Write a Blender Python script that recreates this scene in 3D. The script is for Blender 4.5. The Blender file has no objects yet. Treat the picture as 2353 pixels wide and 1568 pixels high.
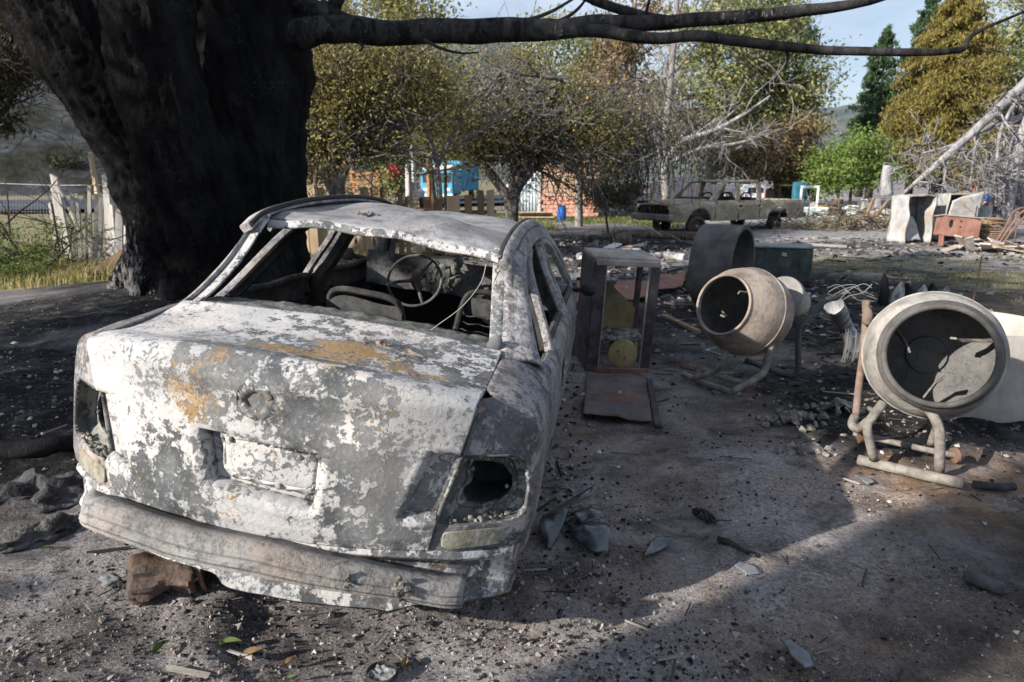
import bpy, bmesh, math, random
import numpy as np
from mathutils import Vector, Matrix, Euler, noise as mn

R = math.radians
random.seed(7)
rng = np.random.default_rng(11)
SC = bpy.context.scene
COL = SC.collection

# ------------------------------------------------------------------ camera
PITCH = R(13.28)
CAMH = 1.60
cam_d = bpy.data.cameras.new('camera')
cam = bpy.data.objects.new('camera', cam_d)
COL.objects.link(cam)
cam.location = (0, 0, CAMH)
cam.rotation_euler = (math.pi / 2 - PITCH, 0, 0)
cam_d.lens = 24
cam_d.sensor_width = 36
cam_d.clip_start = 0.05
cam_d.clip_end = 20000
cam_d.dof.use_dof = True
cam_d.dof.focus_distance = 3.0
cam_d.dof.aperture_fstop = 4.0
SC.camera = cam

# ------------------------------------------------------------------ light
SUN_AZ, SUN_EL = R(32), R(25)            # heading of the shadows from +x, height of the sun
sun_dir = Vector((-math.cos(SUN_AZ) * math.cos(SUN_EL), -math.sin(SUN_AZ) * math.cos(SUN_EL), math.sin(SUN_EL)))
sd = bpy.data.lights.new('sun', 'SUN')
sd.energy = 5.0
sd.angle = R(0.55)
sd.color = (1.0, 0.93, 0.83)
sun = bpy.data.objects.new('sun', sd)
COL.objects.link(sun)
sun.rotation_euler = sun_dir.to_track_quat('Z', 'Y').to_euler()
sun.location = (-20, -15, 15)

world = bpy.data.worlds.new('World')
SC.world = world
world.use_nodes = True
wt = world.node_tree
wt.nodes.clear()
w_out = wt.nodes.new('ShaderNodeOutputWorld')
w_bg = wt.nodes.new('ShaderNodeBackground')
w_sky = wt.nodes.new('ShaderNodeTexSky')
w_sky.sky_type = 'NISHITA'
w_sky.sun_disc = False
w_sky.sun_elevation = SUN_EL
w_sky.sun_rotation = math.atan2(sun_dir.x, sun_dir.y)
w_sky.air_density = 1.0
w_sky.dust_density = 0.6
w_sky.ozone_density = 1.6
w_tc = wt.nodes.new('ShaderNodeTexCoord')
w_map = wt.nodes.new('ShaderNodeMapping')
w_map.inputs['Scale'].default_value = (1.0, 1.0, 2.6)
w_map.inputs['Location'].default_value = (.25, .1, .4)
w_n = wt.nodes.new('ShaderNodeTexNoise')
w_n.inputs['Scale'].default_value = 2.3
w_n.inputs['Detail'].default_value = 8
w_n.inputs['Roughness'].default_value = 0.55
w_r = wt.nodes.new('ShaderNodeValToRGB')
w_r.color_ramp.elements[0].position = 0.36
w_r.color_ramp.elements[1].position = 0.60
w_mix = wt.nodes.new('ShaderNodeMixRGB')
w_mix.inputs['Color2'].default_value = (6.3, 7.1, 8.7, 1)
wt.links.new(w_tc.outputs['Generated'], w_map.inputs['Vector'])
wt.links.new(w_map.outputs['Vector'], w_n.inputs['Vector'])
wt.links.new(w_n.outputs['Fac'], w_r.inputs['Fac'])
wt.links.new(w_r.outputs['Color'], w_mix.inputs['Fac'])
wt.links.new(w_sky.outputs['Color'], w_mix.inputs['Color1'])
wt.links.new(w_mix.outputs['Color'], w_bg.inputs['Color'])
w_bg.inputs['Strength'].default_value = 0.06
wt.links.new(w_bg.outputs['Background'], w_out.inputs['Surface'])

SC.view_settings.view_transform = 'Standard'
SC.view_settings.look = 'None'
SC.view_settings.gamma = 1.0
SC.view_settings.exposure = 1.12
SC.view_settings.use_curve_mapping = False
SC.render.engine = 'CYCLES'
SC.cycles.max_bounces = 6
SC.cycles.diffuse_bounces = 3
SC.cycles.glossy_bounces = 2
SC.cycles.transmission_bounces = 2
SC.cycles.transparent_max_bounces = 4
SC.cycles.caustics_reflective = False
SC.cycles.caustics_refractive = False
SC.cycles.use_denoising = True

# ------------------------------------------------------------------ noise
def _hash(ix, iy, seed):
    n = (ix.astype(np.int64) * 374761393 + iy.astype(np.int64) * 668265263 + seed * 1442695041) & 0x7fffffff
    n = ((n ^ (n >> 13)) * 1274126177) & 0x7fffffff
    return ((n ^ (n >> 16)) & 0xffff) / 65535.0

def vnoise(x, y, seed=0):
    x = np.asarray(x, float); y = np.asarray(y, float)
    ix = np.floor(x); iy = np.floor(y)
    fx = x - ix; fy = y - iy
    fx = fx * fx * (3 - 2 * fx); fy = fy * fy * (3 - 2 * fy)
    a = _hash(ix, iy, seed); b = _hash(ix + 1, iy, seed)
    c = _hash(ix, iy + 1, seed); d = _hash(ix + 1, iy + 1, seed)
    return (a + (b - a) * fx) * (1 - fy) + (c + (d - c) * fx) * fy - 0.5

def fbm(x, y, oct=4, seed=0, gain=0.5):
    s = 0; a = 1.0
    x = np.asarray(x, float); y = np.asarray(y, float)
    for i in range(oct):
        s = s + a * vnoise(x, y, seed + i * 17)
        x = x * 2.03 + 11.7; y = y * 2.03 - 5.3; a *= gain
    return s

def sst(t):
    t = np.clip(t, 0, 1)
    return t * t * (3 - 2 * t)

# ------------------------------------------------------------------ mesh builder
class MB:
    def __init__(self):
        self.v = []; self.f = []

    def add(self, vs, fs):
        o = len(self.v)
        self.v += [tuple(map(float, p)) for p in vs]
        self.f += [tuple(i + o for i in f) for f in fs]
        return self

    def grid(self, P, mask=None, loop=False, flip=False):
        P = np.asarray(P, float)
        nu, nv = P.shape[:2]
        fs = []
        for i in range(nu if loop else nu - 1):
            i2 = (i + 1) % nu
            for j in range(nv - 1):
                if mask is not None and not mask[i][j]:
                    continue
                q = (i * nv + j, i2 * nv + j, i2 * nv + j + 1, i * nv + j + 1)
                fs.append(q[::-1] if flip else q)
        return self.add(P.reshape(-1, 3), fs)

    def box(self, c, s, rot=None, jit=0.0):
        sx, sy, sz = s[0] / 2, s[1] / 2, s[2] / 2
        vs = [Vector((x * sx, y * sy, z * sz)) for x in (-1, 1) for y in (-1, 1) for z in (-1, 1)]
        if jit:
            vs = [p + Vector([random.uniform(-jit, jit) for _ in range(3)]) for p in vs]
        if rot is not None:
            m = rot if isinstance(rot, Matrix) else Euler(rot).to_matrix()
            vs = [m @ p for p in vs]
        vs = [p + Vector(c) for p in vs]
        return self.add(vs, [(0, 1, 3, 2), (4, 6, 7, 5), (0, 4, 5, 1), (2, 3, 7, 6), (0, 2, 6, 4), (1, 5, 7, 3)])

    def tube(self, pts, rad, n=8, cap=True, flat=1.0, rough=0.0, seed=0):
        pts = [Vector(p) for p in pts]
        m = len(pts)
        if not hasattr(rad, '__len__'):
            rad = [rad] * m
        t0 = (pts[1] - pts[0]).normalized()
        u = t0.orthogonal().normalized()
        vs = []
        for i in range(m):
            t = (pts[min(i + 1, m - 1)] - pts[max(i - 1, 0)])
            if t.length < 1e-9:
                t = t0
            t = t.normalized()
            u = (u - t * u.dot(t))
            u = u.normalized() if u.length > 1e-6 else t.orthogonal().normalized()
            w = t.cross(u)
            for k in range(n):
                a = 2 * math.pi * k / n
                r = rad[i]
                if rough:
                    r *= 1 + rough * mn.noise(Vector((math.cos(a) * 1.3 + seed * 3.1, math.sin(a) * 1.3, i * 0.45)))
                vs.append(pts[i] + u * math.cos(a) * r + w * math.sin(a) * r * flat)
        fs = [(i * n + k, i * n + (k + 1) % n, (i + 1) * n + (k + 1) % n, (i + 1) * n + k) for i in range(m - 1) for k in range(n)]
        if cap:
            fs.append(tuple(range(n))[::-1]); fs.append(tuple((m - 1) * n + k for k in range(n)))
        return self.add(vs, fs)

    def ribbon(self, pts, nrm, w, t, off=0.0):
        """strip of width w lying on a surface of normal nrm, thickness t, soft edges"""
        pts = [Vector(p) for p in pts]; m = len(pts)
        vs = []
        for i in range(m):
            tg = (pts[min(i + 1, m - 1)] - pts[max(i - 1, 0)]).normalized()
            nn = Vector(nrm[i] if isinstance(nrm[0], (tuple, list, Vector)) else nrm)
            nn = (nn - tg * nn.dot(tg)).normalized()
            b = tg.cross(nn)
            ww = w[i] if hasattr(w, '__len__') else w
            for (a, c) in ((-.5, -.5), (-.5, .25), (-.38, .5), (.38, .5), (.5, .25), (.5, -.5)):
                vs.append(pts[i] + b * a * ww + nn * (c * t + off))
        n = 6
        fs = [(i * n + k, i * n + (k + 1) % n, (i + 1) * n + (k + 1) % n, (i + 1) * n + k) for i in range(m - 1) for k in range(n)]
        fs.append(tuple(range(n))[::-1]); fs.append(tuple((m - 1) * n + k for k in range(n)))
        return self.add(vs, fs)

    def lathe(self, prof, n=32, M=None, rough=0.0, seed=0):
        M = M or Matrix()
        vs = []
        for j, (r, z) in enumerate(prof):
            for k in range(n):
                a = 2 * math.pi * k / n
                rr = r * (1 + rough * mn.noise(Vector((math.cos(a) * 2 + seed, math.sin(a) * 2, z * 6 + seed)))) if rough else r
                vs.append(M @ Vector((rr * math.cos(a), rr * math.sin(a), z)))
        m = len(prof)
        fs = [(j * n + k, j * n + (k + 1) % n, (j + 1) * n + (k + 1) % n, (j + 1) * n + k) for j in range(m - 1) for k in range(n)]
        return self.add(vs, fs)

    def blob(self, c, r, seed=0, n=10, amp=0.35, fr=1.3, rot=None):
        m = rot if isinstance(rot, Matrix) else (Euler(rot).to_matrix() if rot else Matrix.Identity(3))
        vs = []; nv = max(4, n // 2 + 1)
        for j in range(nv + 1):
            th = math.pi * j / nv
            for k in range(n):
                a = 2 * math.pi * k / n
                d = Vector((math.sin(th) * math.cos(a), math.sin(th) * math.sin(a), math.cos(th)))
                s = 1 + amp * mn.noise(d * fr + Vector((seed * 7.3, seed * 1.7, seed * 3.9))) + amp * .5 * mn.noise(d * fr * 2.7 + Vector((seed * 2.3, seed * 4.7, seed)))
                vs.append(m @ Vector((d.x * r[0] * s, d.y * r[1] * s, d.z * r[2] * s)) + Vector(c))
        fs = [(j * n + k, (j + 1) * n + k, (j + 1) * n + (k + 1) % n, j * n + (k + 1) % n) for j in range(nv) for k in range(n)]
        return self.add(vs, fs)

def tag(o, label=None, cat=None, group=None, kind=None):
    if label: o['label'] = label
    if cat: o['category'] = cat
    if group: o['group'] = group
    if kind: o['kind'] = kind
    return o

def finish(o, smooth, angle=40):
    me = o.data
    if smooth:
        me.polygons.foreach_set('use_smooth', [True] * len(me.polygons))
        if angle < 179:
            me.set_sharp_from_angle(angle=R(angle))
    me.update()

def build(name, mb, mat, parent=None, smooth=True, angle=40, solid=0.0, bevel=0.0, weld=False):
    me = bpy.data.meshes.new(name)
    me.from_pydata(mb.v, [], mb.f)
    if weld or bevel:
        bm = bmesh.new(); bm.from_mesh(me)
        bmesh.ops.remove_doubles(bm, verts=bm.verts, dist=1e-5)
        if bevel:
            bmesh.ops.bevel(bm, geom=list(bm.edges), offset=bevel, segments=1, affect='EDGES')
        bm.to_mesh(me); bm.free()
    me.materials.append(mat)
    o = bpy.data.objects.new(name, me)
    COL.objects.link(o)
    if parent is not None: o.parent = parent
    finish(o, smooth, angle)
    if solid:
        m = o.modifiers.new('thick', 'SOLIDIFY'); m.thickness = abs(solid); m.offset = -1 if solid > 0 else 1
    return o

def mesh_np(name, V, F, mat, parent=None, smooth=False):
    """fast path: V (n,3) F (m,3|4)"""
    me = bpy.data.meshes.new(name)
    k = F.shape[1]
    me.vertices.add(len(V)); me.vertices.foreach_set('co', np.ascontiguousarray(V, np.float32).ravel())
    me.loops.add(F.size); me.loops.foreach_set('vertex_index', np.ascontiguousarray(F, np.int32).ravel())
    me.polygons.add(len(F))
    me.polygons.foreach_set('loop_start', np.arange(0, F.size, k, dtype=np.int32))
    me.polygons.foreach_set('use_smooth', np.full(len(F), bool(smooth)))
    me.update(calc_edges=True)
    me.validate()
    me.materials.append(mat)
    o = bpy.data.objects.new(name, me)
    COL.objects.link(o)
    if parent is not None: o.parent = parent
    return o

def thing(name, label, cat, loc=(0, 0, 0), rotz=0.0, group=None):
    o = bpy.data.objects.new(name, None)
    COL.objects.link(o)
    o.empty_display_size = 0.2
    o.location = loc; o.rotation_euler = (0, 0, rotz)
    return tag(o, label, cat, group)

def dup(root, loc=None, rotz=None, label=None, scale=None):
    r = root.copy(); COL.objects.link(r)
    if loc is not None: r.location = loc
    if rotz is not None: r.rotation_euler = (0, 0, rotz)
    if scale is not None: r.scale = scale if hasattr(scale, '__len__') else (scale,) * 3
    if label: r['label'] = label
    for ch in list(root.children):
        c = ch.copy(); COL.objects.link(c); c.parent = r
        for g in list(ch.children):
            d = g.copy(); COL.objects.link(d); d.parent = c
    return r

# ------------------------------------------------------------------ ground height, picture rays
def gz_np(x, y):
    x = np.asarray(x, float); y = np.asarray(y, float)
    h = 0.05 - 0.15 * sst((y - 1.5) / 5) * (1 - sst((y - 12) / 10)) - 0.03 * sst((y - 12) / 8)
    h = h + 0.20 * sst((-x + 0.1) / 1.6) * (1 - sst((y - 9) / 8))
    h = h + 0.34 * np.exp(-((x + 3.6) ** 2 + (y - 7.6) ** 2) / (2 * 1.9 ** 2))
    h = h + 0.12 * np.exp(-((x + 3.1) ** 2 + (y - 3.6) ** 2) / (2 * 0.9 ** 2))
    return h

def gz(x, y):
    return float(gz_np(x, y))

PS = 1024 / 2353.0
FPX = 24 / 36 * 1024

def ray(px, py):
    a = (px * PS - 512) / FPX; b = (py * PS - 341) / FPX
    return Vector((a, math.cos(PITCH) - b * math.sin(PITCH), -math.sin(PITCH) - b * math.cos(PITCH)))

def G(px, py, dz=0.0):
    """the point of the ground (raised by dz) that the picture shows there"""
    d = ray(px, py); t = 2.0
    for _ in range(60):
        p = Vector((0, 0, CAMH)) + d * t
        t = (CAMH - gz(p.x, p.y) - dz) / max(1e-4, -d.z)
    return Vector((0, 0, CAMH)) + d * t

def A(px, py, dist):
    d = ray(px, py)
    return Vector((0, 0, CAMH)) + d * (dist / d.y)
# ------------------------------------------------------------------ materials
class NT:
    def __init__(self, name, rough=0.85, spec=0.3, metal=0.0):
        self.m = bpy.data.materials.new(name); self.m.use_nodes = True
        self.t = self.m.node_tree; self.n = self.t.nodes
        self.b = self.n['Principled BSDF']
        self.b.inputs['Roughness'].default_value = rough
        self.b.inputs['Specular IOR Level'].default_value = spec
        self.b.inputs['Metallic'].default_value = metal
        self.co = None

    def coord(self):
        if self.co is None:
            self.co = self.n.new('ShaderNodeTexCoord')
        return self.co.outputs['Object']

    def L(self, a, b): self.t.links.new(a, b)

    def noise(self, scale, detail=5, rough=0.55, dist=0.0, stretch=None, off=None):
        x = self.n.new('ShaderNodeTexNoise')
        x.inputs['Scale'].default_value = scale; x.inputs['Detail'].default_value = detail
        x.inputs['Roughness'].default_value = rough; x.inputs['Distortion'].default_value = dist
        src = self.coord()
        if stretch or off:
            mp = self.n.new('ShaderNodeMapping')
            if stretch: mp.inputs['Scale'].default_value = stretch
            if off: mp.inputs['Location'].default_value = off
            self.L(src, mp.inputs['Vector']); src = mp.outputs['Vector']
        self.L(src, x.inputs['Vector'])
        return x.outputs['Fac']

    def voro(self, scale, feat='F1', out='Distance'):
        x = self.n.new('ShaderNodeTexVoronoi'); x.feature = feat
        x.inputs['Scale'].default_value = scale
        self.L(self.coord(), x.inputs['Vector'])
        return x.outputs[out]

    def ramp(self, fac, a, b, c0=(0, 0, 0), c1=(1, 1, 1)):
        x = self.n.new('ShaderNodeValToRGB')
        x.color_ramp.elements[0].position = a; x.color_ramp.elements[1].position = b
        x.color_ramp.elements[0].color = (*c0, 1); x.color_ramp.elements[1].color = (*c1, 1)
        self.L(fac, x.inputs['Fac']); return x.outputs['Color']

    def mix(self, fac, a, b, mode='MIX'):
        x = self.n.new('ShaderNodeMixRGB'); x.blend_type = mode
        for s, v in (('Fac', fac), ('Color1', a), ('Color2', b)):
            if isinstance(v, (int, float)): x.inputs[s].default_value = v
            elif isinstance(v, tuple): x.inputs[s].default_value = (*v, 1)
            else: self.L(v, x.inputs[s])
        return x.outputs['Color']

    def math(self, op, a, b=0.0, clamp=False):
        x = self.n.new('ShaderNodeMath'); x.operation = op; x.use_clamp = clamp
        for i, v in enumerate((a, b)):
            if isinstance(v, (int, float)): x.inputs[i].default_value = v
            else: self.L(v, x.inputs[i])
        return x.outputs[0]

    def attr(self, name):
        x = self.n.new('ShaderNodeAttribute'); x.attribute_name = name
        s = self.n.new('ShaderNodeSeparateColor'); self.L(x.outputs['Color'], s.inputs['Color'])
        return s.outputs['Red'], s.outputs['Green'], s.outputs['Blue'], x.outputs['Alpha']

    def island(self):
        x = self.n.new('ShaderNodeNewGeometry'); return x.outputs['Random Per Island']

    def objrand(self):
        x = self.n.new('ShaderNodeObjectInfo'); return x.outputs['Random']

    def color(self, c):
        if isinstance(c, tuple): self.b.inputs['Base Color'].default_value = (*c, 1)
        else: self.L(c, self.b.inputs['Base Color'])
        return self

    def bump(self, h, strength=0.5, dist=0.01):
        x = self.n.new('ShaderNodeBump'); x.inputs['Strength'].default_value = strength; x.inputs['Distance'].default_value = dist
        self.L(h, x.inputs['Height'])
        prev = self.b.inputs['Normal']
        if prev.is_linked: self.L(prev.links[0].from_socket, x.inputs['Normal'])
        self.L(x.outputs['Normal'], self.b.inputs['Normal']); return self

def burnt(name, white=(.60, .58, .57), dark=(.065, .075, .085), thr=0.47, sc=7.0, rust=None, rustc=(.36, .23, .10), tint=None, crisp=0.012, seed=0.0, rough=0.8, spots=()):
    """fire-bleached sheet metal: pale scale flaking off a blue-black oxide; rust and spots: (x, y, z, radius, amount) places with ochre bloom or bare oxide"""
    t = NT(name, rough=rough, spec=0.25)
    o = (seed, seed * 1.7, seed * .6)
    def near(x, y, z, r):
        vm = t.n.new('ShaderNodeVectorMath'); vm.operation = 'DISTANCE'
        wob = t.n.new('ShaderNodeVectorMath'); wob.operation = 'ADD'
        nz = t.n.new('ShaderNodeTexNoise'); nz.inputs['Scale'].default_value = 5; nz.inputs['Detail'].default_value = 4
        t.L(t.coord(), nz.inputs['Vector'])
        sc_ = t.n.new('ShaderNodeVectorMath'); sc_.operation = 'SCALE'; sc_.inputs['Scale'].default_value = r * .9
        t.L(nz.outputs['Color'], sc_.inputs[0]); t.L(t.coord(), wob.inputs[0]); t.L(sc_.outputs[0], wob.inputs[1])
        t.L(wob.outputs[0], vm.inputs[0]); vm.inputs[1].default_value = (x + r * .45, y + r * .45, z + r * .45)
        return t.math('SUBTRACT', 1.0, t.math('DIVIDE', vm.outputs['Value'], r), True)
    big = t.noise(2.1, 3, .5, off=o)
    med = t.noise(sc, 10, .66, dist=.25, off=o)
    med2 = t.noise(sc * 3.1, 8, .7, dist=.2, off=(seed + 1, 4, 2))
    v = t.math('ADD', t.math('ADD', t.math('MULTIPLY', med, .46), t.math('MULTIPLY', med2, .26)), t.math('MULTIPLY', big, .28))
    for (x, y, z, r, a) in spots:
        v = t.math('ADD', v, t.math('MULTIPLY', near(x, y, z, r), a))
    mask = t.ramp(v, thr - crisp, thr + crisp)
    fine = t.noise(70, 5, .65, off=o)
    chips = t.ramp(t.math('ADD', t.math('MULTIPLY', fine, .5), t.math('MULTIPLY', v, .5)), thr * .5 + .17, thr * .5 + .20)
    mask = t.mix(1.0, mask, chips, 'MULTIPLY')
    specks = t.ramp(t.math('ADD', t.math('MULTIPLY', t.noise(48, 5, .7, off=(seed + 5, 0, 3)), .6), t.math('MULTIPLY', t.noise(4, 3, .5, off=(seed, 9, 3)), .4)), .565, .58)
    mask = t.mix(t.math('MULTIPLY', specks, .85), mask, (0, 0, 0))
    wv = t.noise(3.2, 5, .6, off=(4 + seed, 1, 2))
    wcol = t.mix(t.ramp(wv, .35, .7), white, tuple(c * k for c, k in zip(white, (.70, .76, .82))))
    dv = t.noise(9, 7, .68, off=(9 + seed, 3, 1))
    dcol = t.mix(t.ramp(dv, .40, .62), dark, tuple(min(1, c * 2.0 + .02) for c in dark))
    dcol = t.mix(t.math('MULTIPLY', t.ramp(fine, .56, .60), .22), dcol, white)
    if tint:
        tv = t.ramp(t.noise(2.6, 4, .6, off=(seed + 2, 7, 5)), .48, .62)
        wcol = t.mix(tv, wcol, tint)
    # cracked scale: hairlines and pits in the pale coat, a bluish halo where it has thinned
    cr = t.n.new('ShaderNodeTexVoronoi'); cr.feature = 'DISTANCE_TO_EDGE'; cr.inputs['Scale'].default_value = 38
    wv3 = t.n.new('ShaderNodeVectorMath'); wv3.operation = 'ADD'
    nz3 = t.n.new('ShaderNodeTexNoise'); nz3.inputs['Scale'].default_value = 30; nz3.inputs['Detail'].default_value = 4
    sc3 = t.n.new('ShaderNodeVectorMath'); sc3.operation = 'SCALE'; sc3.inputs['Scale'].default_value = .03
    t.L(t.coord(), nz3.inputs['Vector']); t.L(nz3.outputs['Color'], sc3.inputs[0]); t.L(t.coord(), wv3.inputs[0]); t.L(sc3.outputs[0], wv3.inputs[1]); t.L(wv3.outputs[0], cr.inputs['Vector'])
    crack = t.math('MULTIPLY', t.ramp(cr.outputs['Distance'], .02, .06, (1, 1, 1), (0, 0, 0)), t.ramp(t.noise(5, 4, .6, off=(seed, 2, 8)), .46, .60))
    wcol = t.mix(t.math('MULTIPLY', crack, .55), wcol, tuple(q * 1.6 for q in dark))
    halo = t.ramp(v, thr - crisp, thr + .035)
    wcol = t.mix(t.math('MULTIPLY', t.ramp(t.noise(6, 4, .6, off=(seed + 7, 1, 1)), .42, .58), t.math('SUBTRACT', 1.0, halo)), wcol, tuple(q * k for q, k in zip(white, (.42, .48, .53))))
    c = t.mix(mask, dcol, wcol)
    # uneven heat: cloudy grey film over both coats
    film = t.ramp(t.noise(3.4, 7, .62, off=(seed * 2, 3, 7)), .30, .72, (.62, .64, .67), (1.12, 1.08, 1.05))
    c = t.mix(1.0, c, film, 'MULTIPLY')
    c = t.mix(t.math('MULTIPLY', t.ramp(t.noise(2.3, 5, .6, off=(seed + 11, 6, 2)), .48, .66), .42), c, tuple((a + b) * .42 for a, b in zip(white, dark)))
    if rust:
        rf = t.noise(80, 5, .75, off=(3, 3, 3)); rm = t.noise(9, 5, .6, off=(1, 5, 3))
        for (x, y, z, r, a) in rust:
            k = t.math('ADD', t.math('MULTIPLY', near(x, y, z, r), a), t.math('ADD', t.math('MULTIPLY', rf, .5), t.math('MULTIPLY', rm, .5)))
            c = t.mix(t.math('MULTIPLY', t.ramp(k, .615, .65), .85), c, t.mix(t.ramp(rm, .4, .6), rustc, tuple(q * .72 for q in rustc)))
    t.color(c)
    t.bump(mask, .7, .0035).bump(fine, .55, .004).bump(med, .35, .012)
    return t.m

def plain(name, c, c2=None, sc=6.0, rough=.85, bump=.3, bsc=60, metal=0.0, spec=.3, lo=.38, hi=.64, bd=.006, stretch=None):
    t = NT(name, rough=rough, metal=metal, spec=spec)
    if c2 is not None:
        t.color(t.mix(t.ramp(t.noise(sc, 7, .65, dist=.3, stretch=stretch), lo, hi), c, c2))
    else:
        t.color(c)
    if bump: t.bump(t.noise(bsc, 5, .6, stretch=stretch), bump, bd)
    return t.m

def leafmat(name, cols, trans=.35, rough=.6):
    """leaf colours differ from leaf to leaf"""
    t = NT(name, rough=rough, spec=.25)
    r = t.island()
    x = t.n.new('ShaderNodeValToRGB')
    x.color_ramp.interpolation = 'LINEAR'
    els = x.color_ramp.elements
    while len(els) < len(cols): els.new(.5)
    for i, c in enumerate(cols):
        els[i].position = i / max(1, len(cols) - 1); els[i].color = (*c, 1)
    t.L(r, x.inputs['Fac'])
    t.color(x.outputs['Color'])
    tr = t.n.new('ShaderNodeBsdfTranslucent'); t.L(x.outputs['Color'], tr.inputs['Color'])
    mx = t.n.new('ShaderNodeMixShader'); mx.inputs['Fac'].default_value = trans
    out = t.n['Material Output']
    t.L(t.b.outputs['BSDF'], mx.inputs[1]); t.L(tr.outputs['BSDF'], mx.inputs[2]); t.L(mx.outputs['Shader'], out.inputs['Surface'])
    return t.m

def bark(name, c, c2, sc=5.0, lo=.45, hi=.6, bump=.8, bd=.03, ash=None, ashlo=.6):
    t = NT(name, rough=.95, spec=.1)
    v = t.noise(sc, 8, .7, dist=.6, stretch=(1, 1, .35))
    c_ = t.mix(t.ramp(v, lo, hi), c, c2)
    f = t.noise(38, 5, .7, stretch=(1, 1, .4))
    if ash:
        a = t.ramp(t.math('ADD', t.math('MULTIPLY', f, .6), t.math('MULTIPLY', t.noise(2.2, 3, .5), .4)), ashlo, ashlo + .04)
        c_ = t.mix(a, c_, ash)
    t.color(c_)
    t.bump(v, bump, bd).bump(f, .5, .01)
    return t.m

M = {}
M['lid'] = burnt('burnt_lid_paint', thr=.484, sc=17, crisp=.008, white=(.53, .508, .49), dark=(.066, .071, .075), seed=.3, rust=[(.16, .22, .98, .36, .19), (-.06, .12, .97, .24, .17), (-.20, 0, .87, .17, .17), (.42, .15, .96, .2, .13)],
    spots=[(-.45, .0, .85, .3, .10), (0, -.02, .66, .2, .10), (.30, .02, .70, .28, -.05), (.12, 0, .82, .16, -.09), (-.3, 0, .58, .2, -.05), (.45, .05, .88, .25, .08), (0, .0, .50, .3, .05), (-.4, .35, .97, .35, .10), (.1, .28, .97, .4, -.03), (-.12, 0, .9, .16, -.06)])
M['body'] = burnt('burnt_body_paint', thr=.495, sc=17, crisp=.02, white=(.35, .325, .315), dark=(.07, .07, .073), tint=(.26, .19, .16), seed=2.1)
M['roof'] = burnt('burnt_roof_paint', thr=.48, sc=9, white=(.40, .392, .388), dark=(.125, .122, .124), tint=(.27, .255, .255), crisp=.07, seed=4.4)
M['pillar'] = burnt('burnt_pillar_paint', thr=.47, sc=24, white=(.42, .39, .38), dark=(.07, .068, .07), crisp=.05, seed=6.2)
M['lampm'] = burnt('burnt_lamp_recess', thr=.50, sc=14, white=(.34, .33, .30), dark=(.055, .06, .058), seed=8.5)
M['inside'] = burnt('burnt_interior_metal', thr=.56, sc=11, white=(.16, .135, .115), dark=(.022, .021, .02), tint=(.16, .10, .07), crisp=.06, seed=9.1, rough=.9)
M['beam'] = burnt('burnt_bumper_metal', thr=.45, sc=19, white=(.32, .303, .287), dark=(.085, .08, .077), crisp=.06, tint=(.25, .22, .195), seed=11.3)
M['soot'] = plain('sooted_metal', (.012, .012, .013), (.035, .034, .034), 9, .8)
M['ash_rubble'] = plain('ash_rubble', (.07, .065, .06), (.30, .28, .25), 14, .95, .9, 40, bd=.02)
M['shelf_ash'] = plain('burnt_shelf', (.05, .055, .055), (.17, .165, .15), 11, .95, .8, 45, bd=.012)
M['rust'] = plain('rusty_iron', (.11, .058, .038), (.20, .125, .09), 7, .85)
M['char'] = plain('charcoal', (.012, .012, .013), (.05, .05, .052), 12, .9, .9, 50, bd=.01)
# ------------------------------------------------------------------ the burnt saloon car in the foreground
def lerp(a, b, t): return a + (b - a) * t
def smooth1(t):
    t = max(0.0, min(1.0, t)); return t * t * (3 - 2 * t)
def interp(x, xs, ys): return float(np.interp(x, xs, ys))

car = thing('burnt_car', 'burnt-out white saloon car without windows, its bumper bar hanging, in front of the black tree', 'car')
def car_rot(y, p, r):
    return (Matrix.Rotation(y, 3, 'Z') @ Matrix.Rotation(p, 3, 'X') @ Matrix.Rotation(r, 3, 'Y'))
car.matrix_world = Matrix.Translation((-.8295, 1.8962, .1166)) @ car_rot(R(-7.74), R(-1.69), R(7.37)).to_4x4()

def rear_g(x):
    a = abs(x)
    return -.05 + .33 * a * a + .25 * max(0, a - .6)

def lid_edge(z):
    return interp(z, [.44, .46, .55, .78, .90, .95, 1.0], [.505, .51, .527, .575, .598, .605, .607])

def poly_sd(px, py, poly):
    """signed distance to a polygon, negative inside"""
    d = 1e9; ins = False
    n = len(poly)
    for i in range(n):
        x1, y1 = poly[i]; x2, y2 = poly[(i + 1) % n]
        ex, ey = x2 - x1, y2 - y1
        t = max(0, min(1, ((px - x1) * ex + (py - y1) * ey) / (ex * ex + ey * ey)))
        d = min(d, math.hypot(px - x1 - t * ex, py - y1 - t * ey))
        if (y1 > py) != (y2 > py) and px < (x2 - x1) * (py - y1) / (y2 - y1) + x1:
            ins = not ins
    return -d if ins else d

def dent(x, y, z, s=1.0):
    return s * (mn.noise(Vector((x * 3.1, y * 3.1 + 4, z * 3.1))) * .008 + mn.noise(Vector((x * 8, y * 8, z * 8 + 9))) * .0018)

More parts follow.
